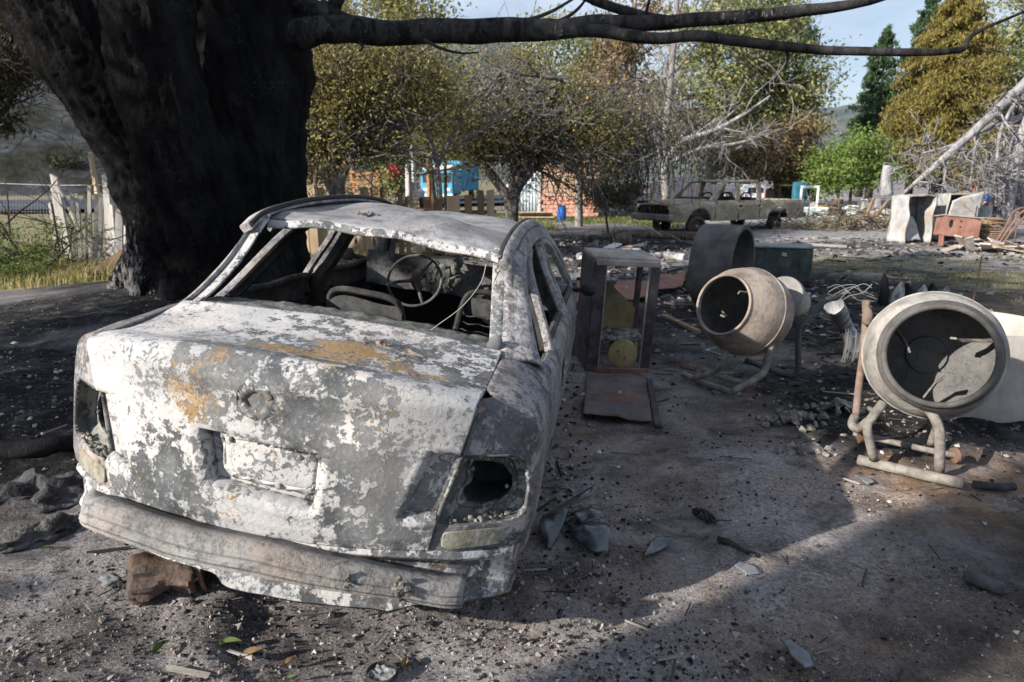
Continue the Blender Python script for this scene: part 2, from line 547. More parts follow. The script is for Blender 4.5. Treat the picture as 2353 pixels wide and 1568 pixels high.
# boot lid: deck, crest and rear face as one sheet
plate_out = [(-.195, .775), (-.12, .778), (.185, .757), (.212, .745), (.19, .565), (.17, .55), (-.14, .575), (-.165, .59)]
plate_in = [(-.125, .742), (.155, .735), (.178, .715), (.172, .63), (.15, .605), (-.09, .618), (-.115, .635)]
lampin = [(.487, .80), (.60, .79), (.55, .565), (.43, .552), (.413, .568)]
mb = MB()
NU, ND, NF = 250, 50, 150
P = np.zeros((NU + 1, ND + NF + 1, 3))
for i in range(NU + 1):
    u = -1 + 2 * i / NU
    for j in range(ND + NF + 1):
        if j <= ND:                       # deck, front to crest
            t = j / ND
            x = u * lerp(.602, .606, t)
            yr = rear_g(x) + .035
            y = lerp(.535 + .02 * (1 - u * u), yr, t)
            zc = .972 - .055 * (u * u)
            zf = .995 - .022 * u * u
            z = lerp(zf, zc, t) - .022 * math.sin(math.pi * t) * (1 - .3 * u * u) + .012 * smooth1((t - .75) * 4)
            z += dent(x, y, 0, .7) * min(1, 6 * (1 - t) + .2)
        else:
            t = (j - ND) / NF
            zt = .972 - .055 * u * u + .012
            z0 = lerp(zt, .462, t)
            x = u * lid_edge(z0)
            g0 = rear_g(x)
            off = interp(z0, [.46, .50, .60, .70, .80, .88, .93, .955, .98], [.022, .012, .008, .006, .002, -.004, -.010, .004, .032])
            off += dent(x, 0, z0, 1.1) * (.3 + .7 * smooth1(t * 5))
            off += .016 * math.exp(-((x - .22) ** 2 / .02 + (z0 - .86) ** 2 / .004)) - .012 * math.exp(-((x - .33) ** 2 / .006 + (z0 - .80) ** 2 / .003)) + .012 * math.exp(-((x + .22) ** 2 / .012 + (z0 - .86) ** 2 / .002))
            # number plate recess and its raised pad
            if -.25 < x < .27 and .5 < z0 < .82:
                d = poly_sd(x, z0, plate_out)
                off += .058 * smooth1(-d / .008 + .4) - .0018 * math.exp(-((d - .010) / .007) ** 2)
                d2 = poly_sd(x, z0, plate_in)
                off += -.014 * smooth1(-d2 / .006 + .5) + .005 * math.exp(-((d2 + .010) / .004) ** 2)
            ax = abs(x)
            if ax > .38 and .52 < z0 < .83:
                d = poly_sd(ax, z0, lampin)
                off += .036 * smooth1(-d / .007 + .4) - .0015 * math.exp(-((d - .009) / .006) ** 2)
            rb = math.hypot(x - .002, (z0 - .882) * 1.0)
            off += .007 * smooth1((.042 - rb) / .004) - .0045 * math.exp(-((rb - .045) / .004) ** 2)
            y = g0 + off
            z = z0
        P[i, j] = (x, y, z)
mb.grid(P)
lid = build('trunk_lid', mb, M['lid'], car, angle=60, solid=.022)
# badge seat, plate fixings, small bolts in the lamp recesses
mb = MB(); mb.grid([[(.002 + .037 * r_ * math.cos(a), rear_g(0) + .0075 - .002 * (1 - r_ * r_) , .882 + .037 * r_ * math.sin(a)) for r_ in (.02, .5, .85, 1.0)] for a in np.linspace(0, 2 * math.pi, 33)], flip=True)
build('badge_seat', mb, M['body'], lid)
for (x, z) in ((-.095, .728), (.12, .712), (.168, .735), (.06, .61)):
    mb = MB(); mb.blob((x, rear_g(x) + .030, z), (.010, .012, .010), seed=x * 9, n=8, amp=.3)
    build('plate_bolt', mb, M['beam'], lid)
for s in (-1, 1):
    for (x, z) in ((.463, .645), (.512, .585), (.535, .755)):
        mb = MB(); mb.blob((s * x, rear_g(x) + .030, z), (.008, .010, .008), seed=x * 5, n=8, amp=.25)
        build('lamp_stud', mb, M['beam'], lid)
mb = MB()
for k in range(16):
    x = -.13 + .34 * k / 15
    mb.blob((x + random.uniform(-.008, .008), rear_g(x) + .020, .762 - .028 * (x + .13) / .34 + random.uniform(-.006, .004)), (random.uniform(.007, .017), .014, random.uniform(.005, .012)), seed=k, n=7, amp=.5)
tag(build('plate_lamp_remains', mb, M['beam'], lid), kind='stuff')

# body side with rear corner, shoulder and wheel arches; the right side is made, then mirrored
side_path = [(.79, .204), (.803, .235), (.809, .28), (.812, .36), (.813, .6), (.815, 1.4), (.815, 2.3), (.808, 2.9), (.795, 3.3), (.75, 3.65), (.66, 3.88), (.5, 3.97)]
def path_pts():
    out = []
    d = [0]
    for a, b in zip(side_path, side_path[1:]): d.append(d[-1] + math.dist(a, b))
    return d
sp_d = path_pts()
def side_at(s):
    return (interp(s, sp_d, [p[0] for p in side_path]), interp(s, sp_d, [p[1] for p in side_path]))
lamp_hole = [(.582, .772), (.735, .764), (.764, .74), (.782, .66), (.785, .585), (.765, .553), (.70, .543), (.54, .540), (.527, .545)]
ss = list(np.linspace(0, 1, 44)) + list(1 + np.concatenate([np.linspace(0.006, .7, 50), np.linspace(.72, sp_d[-1], 90)]))
zs_low = list(np.linspace(.235, .435, 18)) + [.440, .446, .452] + list(np.linspace(.458, .84, 82))
nz = len(zs_low); NT_ = 20
def body_point(s, j):
    # base curve position for height row j
    z = zs_low[min(j, nz - 1)]
    if s <= 1:
        x0 = lid_edge(z) + .008
        x = lerp(x0, .79, s)
        y = rear_g(x); rear = True
        nx, ny = -math.sin(.5 * s), math.cos(.5 * s)
    else:
        x, y = side_at(s - 1); rear = False
        x2, y2 = side_at(min(sp_d[-1], s - 1 + .02)); x1, y1 = side_at(max(0, s - 1 - .02))
        tx, ty = x2 - x1, y2 - y1; l = math.hypot(tx, ty) or 1
        nx, ny = -ty / l, tx / l
    inn = interp(z, [.235, .30, .38, .44, .452, .50, .6, .72, .80, .84], [.055, .036, .030, .030, .006, .000, .002, .002, .006, .012]) if (s < 1.12) else interp(z, [.235, .3, .4, .5, .6, .7, .8, .84], [.075, .045, .012, .002, .0, .004, .012, .020])
    if 1.0 <= s < 1.12: pass
    px, py = x + nx * inn, y + ny * inn
    if j < nz:
        return px, py, z
    t = (j - nz + 1) / NT_
    # shoulder: quadratic curve from the flank to the lid or belt edge
    if s <= 1:
        tx = lerp(lid_edge(.94) + .006, .64, s); ty = rear_g(tx) + lerp(.02, .075, s); tz = lerp(.944, .935, s)
        cx, cy, cz = px, py + .004, .915
        if s < .05: cx, cy, cz = (px + tx) / 2, (py + ty) / 2, (.84 + tz) / 2
    else:
        yy = y
        k = smooth1((yy - .50) / .30)
        tx = lerp(.611, .738, k); tz = lerp(interp(yy, [.1, .55], [.940, .985]), .925, k); ty = max(y, .12)
        if yy > 2.9:
            k2 = smooth1((yy - 2.9) / .4); tx = lerp(.738, .60, k2); tz = lerp(.925, .90, k2)
            if yy > 3.3: tz = .90 - .22 * ((yy - 3.3) / .67) ** 1.6; tx = lerp(.60, .42, (yy - 3.3) / .67)
        cx, cy, cz = lerp(px, tx, .18), lerp(py, ty, .3), lerp(.90, tz, .55)
        if yy > 3.3: cz = min(cz, tz + .02)
    a = (1 - t) ** 2; b = 2 * t * (1 - t); c = t * t
    return a * px + b * cx + c * tx, a * py + b * cy + c * ty, a * .84 + b * cz + c * tz
BP = np.zeros((len(ss), nz + NT_, 3))
mask = np.ones((len(ss) - 1, nz + NT_ - 1), bool)
for i, s in enumerate(ss):
    for j in range(nz + NT_):
        x, y, z = body_point(s, j)
        d = dent(x * .9 + 3, y, z, .8)
        if .3 < y < 1.1: d += -.012 * math.exp(-((y - .72) ** 2 / .03 + (z - .72) ** 2 / .01))
        BP[i, j] = (x - (d if s > 1 else 0), y + (d if s <= 1 else 0), z)
for i in range(len(ss) - 1):
    for j in range(nz + NT_ - 1):
        c = (BP[i, j] + BP[i + 1, j] + BP[i, j + 1] + BP[i + 1, j + 1]) / 4
        if ss[i] < 1.02 and j < nz and poly_sd(c[0], c[2], lamp_hole) < 0: mask[i, j] = False
        for wy in (.84, 3.28):
            if ss[i] > 1.05 and math.hypot(c[1] - wy, (c[2] - .27) * 1.0) < .315 and c[2] < .62: mask[i, j] = False
        # the flank ends at the sill
        if ss[i] > 1.25 and c[2] < .262: mask[i, j] = False
for sgn in (1, -1):
    mb = MB(); Q = BP.copy(); Q[:, :, 0] *= sgn
    mb.grid(Q, mask=mask, flip=(sgn < 0))
    build('body_side', mb, M['body'], car, angle=60, solid=.010)
    # bead round the lamp opening and the recessed lamp plate with its open hole
    lp = []
    for k in range(len(lamp_hole)):
        a, b = lamp_hole[k], lamp_hole[(k + 1) % len(lamp_hole)]
        for q in range(5): lp.append((lerp(a[0], b[0], q / 5), lerp(a[1], b[1], q / 5)))
    mb = MB()
    mb.tube([(sgn * x, rear_g(x) + .004 + (.006 if z > .5 else .0), z) for x, z in lp + lp[:1]], .0062, 6, cap=False)
    hous = build('tail_lamp_housing', mb, M['lampm'], car, angle=80)
    hole = [(hx_ * 1.0 + .002, hz_ - .026) for hx_, hz_ in [(.603, .752), (.65, .748), (.690, .735), (.722, .69), (.728, .655), (.715, .625), (.690, .606), (.64, .600), (.60, .610), (.583, .635), (.585, .66), (.607, .685), (.598, .71), (.597, .735)]]
    def resample(poly, n, c):
        out = []
        for k in range(n):
            a = 2 * math.pi * k / n; dx, dy = math.cos(a), math.sin(a); best = 0
            for i in range(len(poly)):
                x1, y1 = poly[i]; x2, y2 = poly[(i + 1) % len(poly)]
                ex, ey = x2 - x1, y2 - y1; den = dx * ey - dy * ex
                if abs(den) < 1e-9: continue
                t = ((x1 - c[0]) * ey - (y1 - c[1]) * ex) / den; q = ((x1 - c[0]) * dy - (y1 - c[1]) * dx) / den
                if t > 0 and -1e-6 <= q <= 1 + 1e-6: best = max(best, t)
            out.append((c[0] + dx * best, c[1] + dy * best))
        return out
    cc = (.657, .652); N = 64
    ho = resample(hole, N, cc); ou = resample(lamp_hole, N, cc)
    rows = []
    def lp3(p, dep): return (sgn * p[0], rear_g(p[0]) + dep, p[1])
    mid = [(lerp(a[0], b[0], .30), lerp(a[1], b[1], .30)) for a, b in zip(ho, ou)]
    mid2 = [(lerp(a[0], b[0], .93), lerp(a[1], b[1], .93)) for a, b in zip(ho, ou)]
    for k in range(N):
        rows.append([lp3(ou[k], .004), lp3(mid2[k], .055), lp3(mid[k], .088), lp3((lerp(ho[k][0], mid[k][0], .9), lerp(ho[k][1], mid[k][1], .9)), .080), lp3(ho[k], .080), lp3(ho[k], .095)])
    mb = MB(); mb.grid(rows, loop=True, flip=(sgn < 0))
    build('lamp_plate', mb, M['lampm'], hous, angle=50)
    # dark well behind the hole
    mb = MB()
    mb.grid([[lp3(ho[k], .095), lp3(ho[k], .26), lp3(cc, .28)] for k in range(N)], loop=True)
    build('lamp_well', mb, M['soot'], hous)
    mb = MB()
    for k in range(26):
        x = random.uniform(.56, .745); y = rear_g(x) + random.uniform(.008, .045); z = .548 + random.uniform(.0, .010) + .03 * (y - rear_g(x)) * 10 * random.random() * .4
        mb.blob((sgn * x, y, z), (random.uniform(.004, .016), random.uniform(.004, .012), random.uniform(.003, .008)), seed=k, n=6, amp=.5, rot=(random.random(), random.random(), random.random() * 3))
    tag(build('lamp_ash', mb, M['ash_rubble'], hous), kind='stuff')
    for (x, z) in ((.607, .700), (.713, .630), (.735, .735)):
        mb = MB(); mb.blob((sgn * x, rear_g(x) + .078, z), (.007, .008, .007), seed=x, n=8, amp=.2)
        build('lamp_stud', mb, M['beam'], hous)
    # reflector seat in the panel below the lamp
    mb = MB()
    rows = []
    for a in range(24):
        an = 2 * math.pi * a / 24
        cx, cz = .645, .496
        e = lambda v, p: math.copysign(abs(v) ** p, v)
        rx = .092 * e(math.cos(an), .35); rz = .030 * e(math.sin(an), .35)
        rows.append([(sgn * (cx + rx * f), rear_g(cx + rx * f) - .002 - h, cz + rz * f) for f, h in ((1.0, -.004), (.96, .0005), (.6, .001), (.01, .001))])
    mb.grid(rows, loop=True, flip=(sgn < 0))
    build('reflector_seat', mb, plain('ochre_scorched_seat_%d' % sgn, (.15, .14, .095), (.28, .265, .225), 26, .85, .6), hous)

# filler flap on the right flank
fl = MB(); fp = [(1.30, .80), (1.46, .80), (1.49, .76), (1.47, .66), (1.32, .655), (1.285, .70)]
fl.add([(.812, y, z) for y, z in fp] + [(.820, lerp(y, 1.385, .06), lerp(z, .73, .06)) for y, z in fp], [tuple(range(6, 12))] + [(k, (k + 1) % 6, 6 + (k + 1) % 6, 6 + k) for k in range(6)])
build('fuel_flap', fl, M['pillar'], car, smooth=False)

# rear lower panel with its ledge under the lid
mb = MB(); P = []
for i in range(81):
    x = -.765 + 1.53 * i / 80; g0 = rear_g(x); row = []
    vb = interp(x, [-.76, -.12, -.09, .36, .42, .50, .76], [.285, .285, .235, .235, .225, .262, .262]) + .006 * mn.noise(Vector((x * 9, 0, 3)))
    for (z, off) in ((.472, .055), (.463, .028), (.457, .004), (.440, -.004), (.428, .004), (.415, .030), (.39, .036), (.36, .034)):
        row.append((x, g0 + off + dent(x, 1, z, .6), z - .012 * smooth1((abs(x) - .45) / .3)))
    for q in range(6):
        t = q / 5; z = lerp(.33, vb, t); row.append((x, g0 + .036 - .028 * smooth1(t * 1.2) + (.02 if q == 5 else 0) + dent(x, 2, z, .8), z))
    P.append(row)
mb.grid(P, flip=True)
build('rear_panel', mb, M['lid'], car, angle=50, solid=.006)

# hanging bumper bar
xs = np.linspace(-.665, .645, 70)
prof = []                                   # (out, up) of the corrugated section from top to bottom
for k in range(34):
    t = k / 33
    o = -.035 * math.sin(math.pi * min(1, t * 1.02)) ** .6
    rib = .0085 * sum(math.exp(-((t - c) / .022) ** 2) for c in (.62, .72, .82)) - .012 * math.exp(-((t - .42) / .07) ** 2) + .006 * math.exp(-((t - .16) / .05) ** 2)
    prof.append((o, 1 - 2 * t, rib))
P = []
for x in xs:
    yb = rear_g(x) - .065 + .10 * smooth1((-x - .55) / .12)
    tp = interp(x, [-.67, -.60, -.50, -.40, -.16, .07, .32, .63], [.392, .428, .456, .464, .466, .468, .440, .386])
    bt = interp(x, [-.67, -.60, -.475, -.33, -.16, .02, .2, .45, .645], [.353, .354, .356, .362, .364, .372, .366, .344, .304])
    row = [(x, yb + .045, tp - .004)]
    for (o, h, rib) in prof:
        z = (tp + bt) / 2 + (tp - bt) / 2 * h
        act = smooth1((x + .62) / .06) * (1 - .75 * math.exp(-((x + .12) / .05) ** 2) - .6 * math.exp(-((x - .33) / .06) ** 2))
        row.append((x, yb + o - rib * (.4 + .6 * act) + dent(x * 1.5, 5, z, .7), z))
    row.append((x, yb + .045, bt + .004))
    P.append(row)
mb = MB(); mb.grid(P)
beam = build('bumper_bar', mb, M['beam'], car, angle=60, solid=.005)
for (x, z, s) in ((.475, .392, .8), (.33, .415, .35)):
    mb = MB()
    for k in range(18):
        mb.blob((x + random.gauss(0, .016 * s), rear_g(x) - .105, z + random.gauss(0, .028 * s)), (random.uniform(.006, .013) * s, .010, random.uniform(.006, .014) * s), seed=k + x, n=7, amp=.5)
    tag(build('melted_lump', mb, M['ash_rubble'], beam), kind='stuff')

# roof skin, sagging and rippled
NUr, NVr = 60, 60
P = np.zeros((NUr + 1, NVr + 1, 3))
for i in range(NUr + 1):
    u = -1 + 2 * i / NUr
    for j in range(NVr + 1):
        v = j / NVr
        yb = .88 - .07 * u - .05 * (1 - u * u) * 0 + .02
        y = lerp(yb, 2.74 - .10 * u * u, v)
        hw = lerp(.515, .50, v)
        zr = interp(y, [.75, .95, 1.2, 1.5, 1.9, 2.3, 2.75], [1.318, 1.335, 1.362, 1.38, 1.388, 1.372, 1.318])
        sag = .030 * math.sin(math.pi * min(1, max(0, (y - 1.0) / 1.7))) * (1 - .6 * abs(u)) + .014 * (1 - u * u)
        z = zr - .018 * u * u + .028 * (1 - u * u) - sag
        wave = .026 * math.sin(7 * (u * .55) + 5.2 * (y - .2 * u) + .6) * math.exp(-abs(v - .3) * 1.1) + dent(u, y * .8, 5, .9)
        z += wave * (1 - abs(u) ** 4) * smooth1(v * 5 + .25)
        if j < 3: z -= (3 - j) * .006
        P[i, j] = (u * hw, y, z)
mb = MB(); mb.grid(P, flip=True)
roof = build('roof_panel', mb, M['roof'], car, angle=70, solid=-.012)
mb = MB(); mb.ribbon([(u * .51, .895 - .07 * u, 1.299 + .006 * math.sin(u * 9) + .012 * (1 - u * u) - .018 * u * u) for u in np.linspace(-1, 1, 24)], (0, -1, .45), .034, .012)
build('roof_rear_edge', mb, M['lid'], roof, angle=70)
for (x, y, z, n) in ((-.17, 1.18, 1.362, 14), (.03, 1.36, 1.366, 7)):
    mb = MB()
    for k in range(n): mb.blob((x + random.gauss(0, .028), y + random.gauss(0, .025), z + random.uniform(-.006, .008)), (random.uniform(.006, .016),) * 2 + (random.uniform(.004, .010),), seed=k, n=7, amp=.5)
    tag(build('roof_debris', mb, M['ash_rubble'], roof), kind='stuff')

# pillars, rails, door frames, doors
SL = Vector((1, 0, .595)).normalized()      # outward normal of the raked glass sides
def sidept(y, z, out=0.0):
    return Vector((1.295 - .595 * z, y, z)) * 1.0 + SL * out
def catmull(pts, n):
    pts = [Vector(p) for p in pts]; q = [pts[0] * 2 - pts[1]] + pts + [pts[-1] * 2 - pts[-2]]; out = []
    for i in range(1, len(q) - 2):
        for k in range(n):
            t = k / n; a, b, c, d = q[i - 1:i + 3]
            out.append(.5 * ((2 * b) + (c - a) * t + (2 * a - 5 * b + 4 * c - d) * t * t + (3 * b - 3 * c + d - a) * t ** 3))
    return out + [pts[-1]]
def mir(pts, s): return [Vector((p.x * s, p.y, p.z)) for p in pts]
for s in (1, -1):
    side = 1 if s > 0 else -1
    # rear pillar: sheet between the rear window edge and the quarter light
    Ae = catmull([(.600, .50, .975), (.588, .60, 1.02), (.560, .73, 1.12), (.535, .83, 1.235), (.520, .90, 1.315)], 7)
    Be = catmull([(.758, .66, .915), (.722, .70, .955), (.66, .80, 1.07), (.605, .98, 1.18), (.560, 1.16, 1.262)], 7)
    if s < 0: Be = [a.lerp(b, .42) for a, b in zip(Ae, Be)]
    rows = []
    for a, b in zip(Ae, Be):
        row = []
        for k in range(13):
            t = k / 12
            p = a.lerp(b, t); p = p + SL * ((.034 if s > 0 else .008) * math.sin(math.pi * t) + (.02 if s > 0 else 0) * math.sin(math.pi * t) * t) + Vector((0, -.012 * math.sin(math.pi * t), 0))
            if k == 1: p += Vector((.004, -.006, .004))
            row.append((p.x * s + dent(p.x, p.y, p.z, .4), p.y, p.z))
        rows.append(row)
    mb = MB(); mb.grid(rows, flip=(s > 0))
    pil = build('rear_pillar', mb, M['pillar'], car, angle=70, solid=.014)
    # flange of the rear window
    mb = MB(); mb.ribbon(mir([p + Vector((-.022, .012, 0)) for p in Ae], s), (0.35 * s, -1, .35), .05, .010)
    build('window_flange', mb, M['lid'], pil, angle=60)
    # roof rail, dark and standing a little above the sagging roof
    rail = catmull([(.535, .82, 1.262), (.528, .93, 1.312), (.517, 1.2, 1.352), (.506, 1.5, 1.374), (.500, 1.9, 1.383), (.500, 2.3, 1.366), (.51, 2.62, 1.325), (.545, 2.85, 1.24), (.60, 3.05, 1.12), (.66, 3.22, .995), (.70, 3.33, .92)], 6)
    up = [(.55 * s, 0, 1)] * len(rail)
    mb = MB(); mb.ribbon(mir(rail, s), up, .052, .034)
    build('roof_rail', mb, M['pillar'], car, angle=60)
    mb = MB(); mb.tube(mir([p + Vector((-.022, 0, .018)) for p in rail[:40]], s), .011, 6)
    build('roof_gutter', mb, M['soot'], car, angle=60)
    outer = catmull([(.56, 1.10, 1.262), (.545, 1.3, 1.300), (.533, 1.6, 1.325), (.528, 1.9, 1.335), (.53, 2.3, 1.322), (.545, 2.6, 1.283), (.60, 2.86, 1.19), (.65, 3.05, 1.08), (.705, 3.2, .965)], 6)
    mb = MB(); mb.ribbon(mir(outer, s), [(1.0 * s, 0, .6)] * len(outer), .075, .022, .004)
    build('side_rail', mb, M['pillar'], car, angle=60)
    # rear door frame: rear strip, top strip (under the rail), front strip
    strip = catmull([(.75, 1.00, .90), (.722, 1.07, .955), (.66, 1.16, 1.07), (.60, 1.25, 1.18), (.565, 1.36, 1.25), (.548, 1.50, 1.288)], 6)
    mb = MB(); mb.ribbon(mir(strip, s), [(1.0 * s, 0, .6)] * len(strip), .052, .030, .002)
    d1 = build('rear_door_frame', mb, M['pillar'], car, angle=60)
    mb = MB(); mb.ribbon(mir([p + Vector((-.025, .045, 0)) for p in strip], s), [(1.0 * s, 0, .6)] * len(strip), .024, .040, .0)
    build('window_channel', mb, M['soot'], d1, angle=60)
    mb = MB(); mb.ribbon(mir(catmull([(.752, 1.90, .90), (.69, 1.905, 1.02), (.62, 1.91, 1.14), (.55, 1.92, 1.29)], 6), s), (1.0 * s, 0, .6), .055, .028, .003)
    build('frame_post', mb, M['pillar'], d1, angle=60)
    # middle pillar
    mb = MB(); mb.ribbon(mir(catmull([(.72, 1.97, .30), (.735, 1.975, .60), (.715, 1.98, .90), (.65, 1.99, 1.02), (.585, 2.0, 1.15), (.515, 2.0, 1.30)], 6), s), (1.0 * s, 0, .5), .10, .05, -.02)
    build('middle_pillar', mb, M['inside'], car, angle=60)
    # front door frame
    mb = MB(); mb.ribbon(mir(catmull([(.752, 2.06, .90), (.69, 2.055, 1.02), (.62, 2.05, 1.14), (.545, 2.05, 1.30)], 6), s), (1.0 * s, 0, .6), .055, .028, .003)
    d2 = build('front_door_frame', mb, M['pillar'], car, angle=60)
    fr = catmull([(.552, 2.06, 1.287), (.553, 2.35, 1.275), (.58, 2.6, 1.225), (.635, 2.83, 1.11), (.70, 3.02, .98), (.75, 3.08, .90)], 6)
    mb = MB(); mb.ribbon(mir(fr, s), [(1.0 * s, 0, .6)] * len(fr), .042, .026, -.002)
    build('frame_arch', mb, M['pillar'], d2, angle=60)
    # inner door panels with rough holes
    for (y0, y1, nm) in ((1.02, 1.90, 'rear_door'), (2.05, 3.05, 'front_door')):
        rows = []; nn = 40; mk = np.ones((nn, 24), bool)
        for i in range(nn + 1):
            y = lerp(y0, y1, i / nn); row = []
            for j in range(25):
                z = lerp(.36, .925, j / 24)
                zt = z
                x = .70 + .03 * smooth1((z - .8) / .12) + (.03 if .74 < z < .80 else 0) + .01 * mn.noise(Vector((y * 6, z * 6, 2)))
                row.append((x * s, y, zt))
            rows.append(row)
        for i in range(nn):
            for j in range(24):
                y = i / nn; z = j / 24
                if 2 < j < 20 and mn.noise(Vector((y * 9 + y0, z * 7, s))) > .42: mk[i, j] = False
        mb = MB(); mb.grid(rows, mask=mk, flip=(s > 0))
        dr = build(nm, mb, M['inside'], car, angle=60, solid=.006)
        mb = MB(); mb.tube([(s * .725, lerp(y0, y1, k / 10), .925 + .006 * math.sin(k)) for k in range(11)], [.02] * 11, 8)
        build('window_sill', mb, M['inside'], dr)
    # wing mirror remains
    mb = MB(); mb.blob((s * .86, 2.86, .955), (.055, .035, .045), seed=3, n=10, amp=.15)
    mb.tube([(s * .76, 2.95, .93), (s * .83, 2.88, .945)], .018, 6)
    build('wing_mirror', mb, M['soot'], car)
    # bare rims on the ground
    for wy in (.84, 3.28):
        mb = MB(); Mx = Matrix.Translation((s * .67, wy, .235)) @ Matrix.Rotation(R(90 * s), 4, 'Y')
        mb.lathe([(.02, .02), (.06, .03), (.09, .02), (.13, -.01), (.165, .02), (.175, .05), (.168, .055), (.155, .03), (.150, -.06), (.172, -.09), (.165, -.09)], 28, Mx)
        build('wheel_rim', mb, M['rust'], car)

# bonnet, cowl, windscreen header
mb = MB(); P = []
for i in range(25):
    u = -1 + i / 12; row = []
    for j in range(20):
        v = j / 19; y = lerp(3.18, 3.95, v)
        row.append((u * lerp(.70, .55, v * v), y - .10 * u * u * v, .945 - .16 * v ** 1.6 - .045 * u * u + dent(u, y, 8, 1)))
    P.append(row)
mb.grid(P, flip=True); build('bonnet', mb, M['roof'], car, angle=60, solid=.008)
mb = MB(); mb.ribbon([(x, 3.1 - .10 * x * x, .93 - .03 * x * x) for x in np.linspace(-.70, .70, 20)], (0, -.3, 1), .20, .02); build('cowl', mb, M['pillar'], car, angle=60)
mb = MB(); mb.ribbon([(u * .50, 2.72 - .10 * u * u, 1.318 - .012 * u * u) for u in np.linspace(-1, 1, 16)], (0, .5, 1), .07, .02); build('screen_header', mb, M['soot'], car, angle=60)

# inside: floor, firewall, shelf, dashboard, steering wheel, seat frames
mb = MB(); P = []
for i in range(41):
    x = -.70 + 1.4 * i / 40; row = []
    for j in range(80):
        y = lerp(.25, 3.1, j / 79)
        z = .32 + .05 * math.exp(-(x / .12) ** 2) + .05 * mn.noise(Vector((x * 5, y * 5, 0))) + .025 * mn.noise(Vector((x * 14, y * 14, 0))) + (.16 * smooth1((1.35 - y) / .25))
        row.append((x, y, z))
    P.append(row)
mb.grid(P, flip=True); fl = build('floor_pan', mb, M['ash_rubble'], car)
mb = MB(); mb.grid([[(x, 3.08 + .03 * mn.noise(Vector((x * 4, z * 4, 1))), z) for z in np.linspace(.3, .93, 14)] for x in np.linspace(-.72, .72, 24)]); build('firewall', mb, M['soot'], car)
mb = MB()
for k in range(120):
    y = random.uniform(.75, 2.6); x = random.uniform(-.62, .62); z = .35 + .16 * smooth1((1.35 - y) / .25) + random.uniform(0, .10)
    mb.blob((x, y, z), (random.uniform(.015, .06), random.uniform(.015, .06), random.uniform(.01, .03)), seed=k, n=7, amp=.5, rot=(random.random(), random.random(), random.random() * 6))
tag(build('cabin_ash', mb, M['ash_rubble'], fl), kind='stuff')
# parcel shelf strip between lid and cabin
mb = MB(); P = []
for i in range(71):
    u = -1 + i / 35; row = []
    for j in range(9):
        t = j / 8
        y = lerp(.552, .74 + .03 * mn.noise(Vector((u * 6, 3, 1))), t) + .02 * (1 - u * u)
        z = .993 - .02 * u * u - .004 - .006 * t + .012 * mn.noise(Vector((u * 9, t * 2, 0))) + .006 * mn.noise(Vector((u * 25, t * 6, 0)))
        row.append((u * .575, y, z))
    P.append(row)
mb.grid(P, flip=True); build('rear_shelf', mb, M['shelf_ash'], car, angle=60, solid=.02)
mb = MB(); P = []
for i in range(49):
    x = -.66 + 1.32 * i / 48; row = []
    for j in range(20):
        a = j / 19
        z = lerp(1.03, .80, smooth1((a - .25) / .75)) if a > .25 else lerp(.985, 1.03, a / .25)
        y = lerp(2.98, 2.70, a / .25) if a < .25 else 2.70 + .02 * mn.noise(Vector((x * 5, z * 5, 0)))
        n = mn.noise(Vector((x * 4 + 2, z * 5, 3)))
        row.append((x, y + .035 * n, z + .02 * mn.noise(Vector((x * 6, 2, 0))) - (.05 * max(0, n) if a > .9 else 0)))
    P.append(row)
mb.grid(P, flip=True)
build('dashboard', mb, burnt('burnt_dash', thr=.50, sc=6, white=(.30, .29, .28), dark=(.035, .037, .04), tint=(.13, .12, .11), crisp=.04, seed=21), car, angle=60, solid=.01)
sw = MB(); c0 = Vector((-.21, 2.30, .925)); ang = R(28)
ux = Vector((1, 0, 0)); uz = Vector((0, math.sin(ang), math.cos(ang)))
rim = [c0 + ux * math.cos(a) * .168 + uz * math.sin(a) * .168 for a in np.linspace(0, 2 * math.pi, 41)]
sw.tube(rim, .0085, 7, cap=False)
steel = plain('bare_steel', (.07, .068, .068), (.17, .165, .16), 12, .7)
swo = build('steering_wheel', sw, steel, car)
mb = MB()
for a in (195, 300, 60):
    e = c0 + ux * math.cos(R(a)) * .165 + uz * math.sin(R(a)) * .165
    mb.tube([c0, c0.lerp(e, .5) + Vector((0, .01, 0)), e], [.014, .011, .009], 6)
build('spoke', mb, steel, swo)
mb = MB(); mb.lathe([(.0, .03), (.016, .03), (.022, .02), (.024, 0), (.03, -.01), (.03, -.12)], 14, Matrix.Translation(c0) @ Matrix.Rotation(R(90 - 28), 4, 'X'))
build('hub', mb, M['rust'], swo)
mb = MB()
for k in range(30): mb.blob((-.12 + random.gauss(0, .06), 2.62, .93 + random.gauss(0, .05)), (random.uniform(.02, .045),) * 3, seed=k, n=8, amp=.5)
tag(build('melted_cluster', mb, M['lampm'], car), kind='stuff')
black_iron = plain('burnt_seat_iron', (.016, .017, .018), (.06, .06, .062), 14, .75)
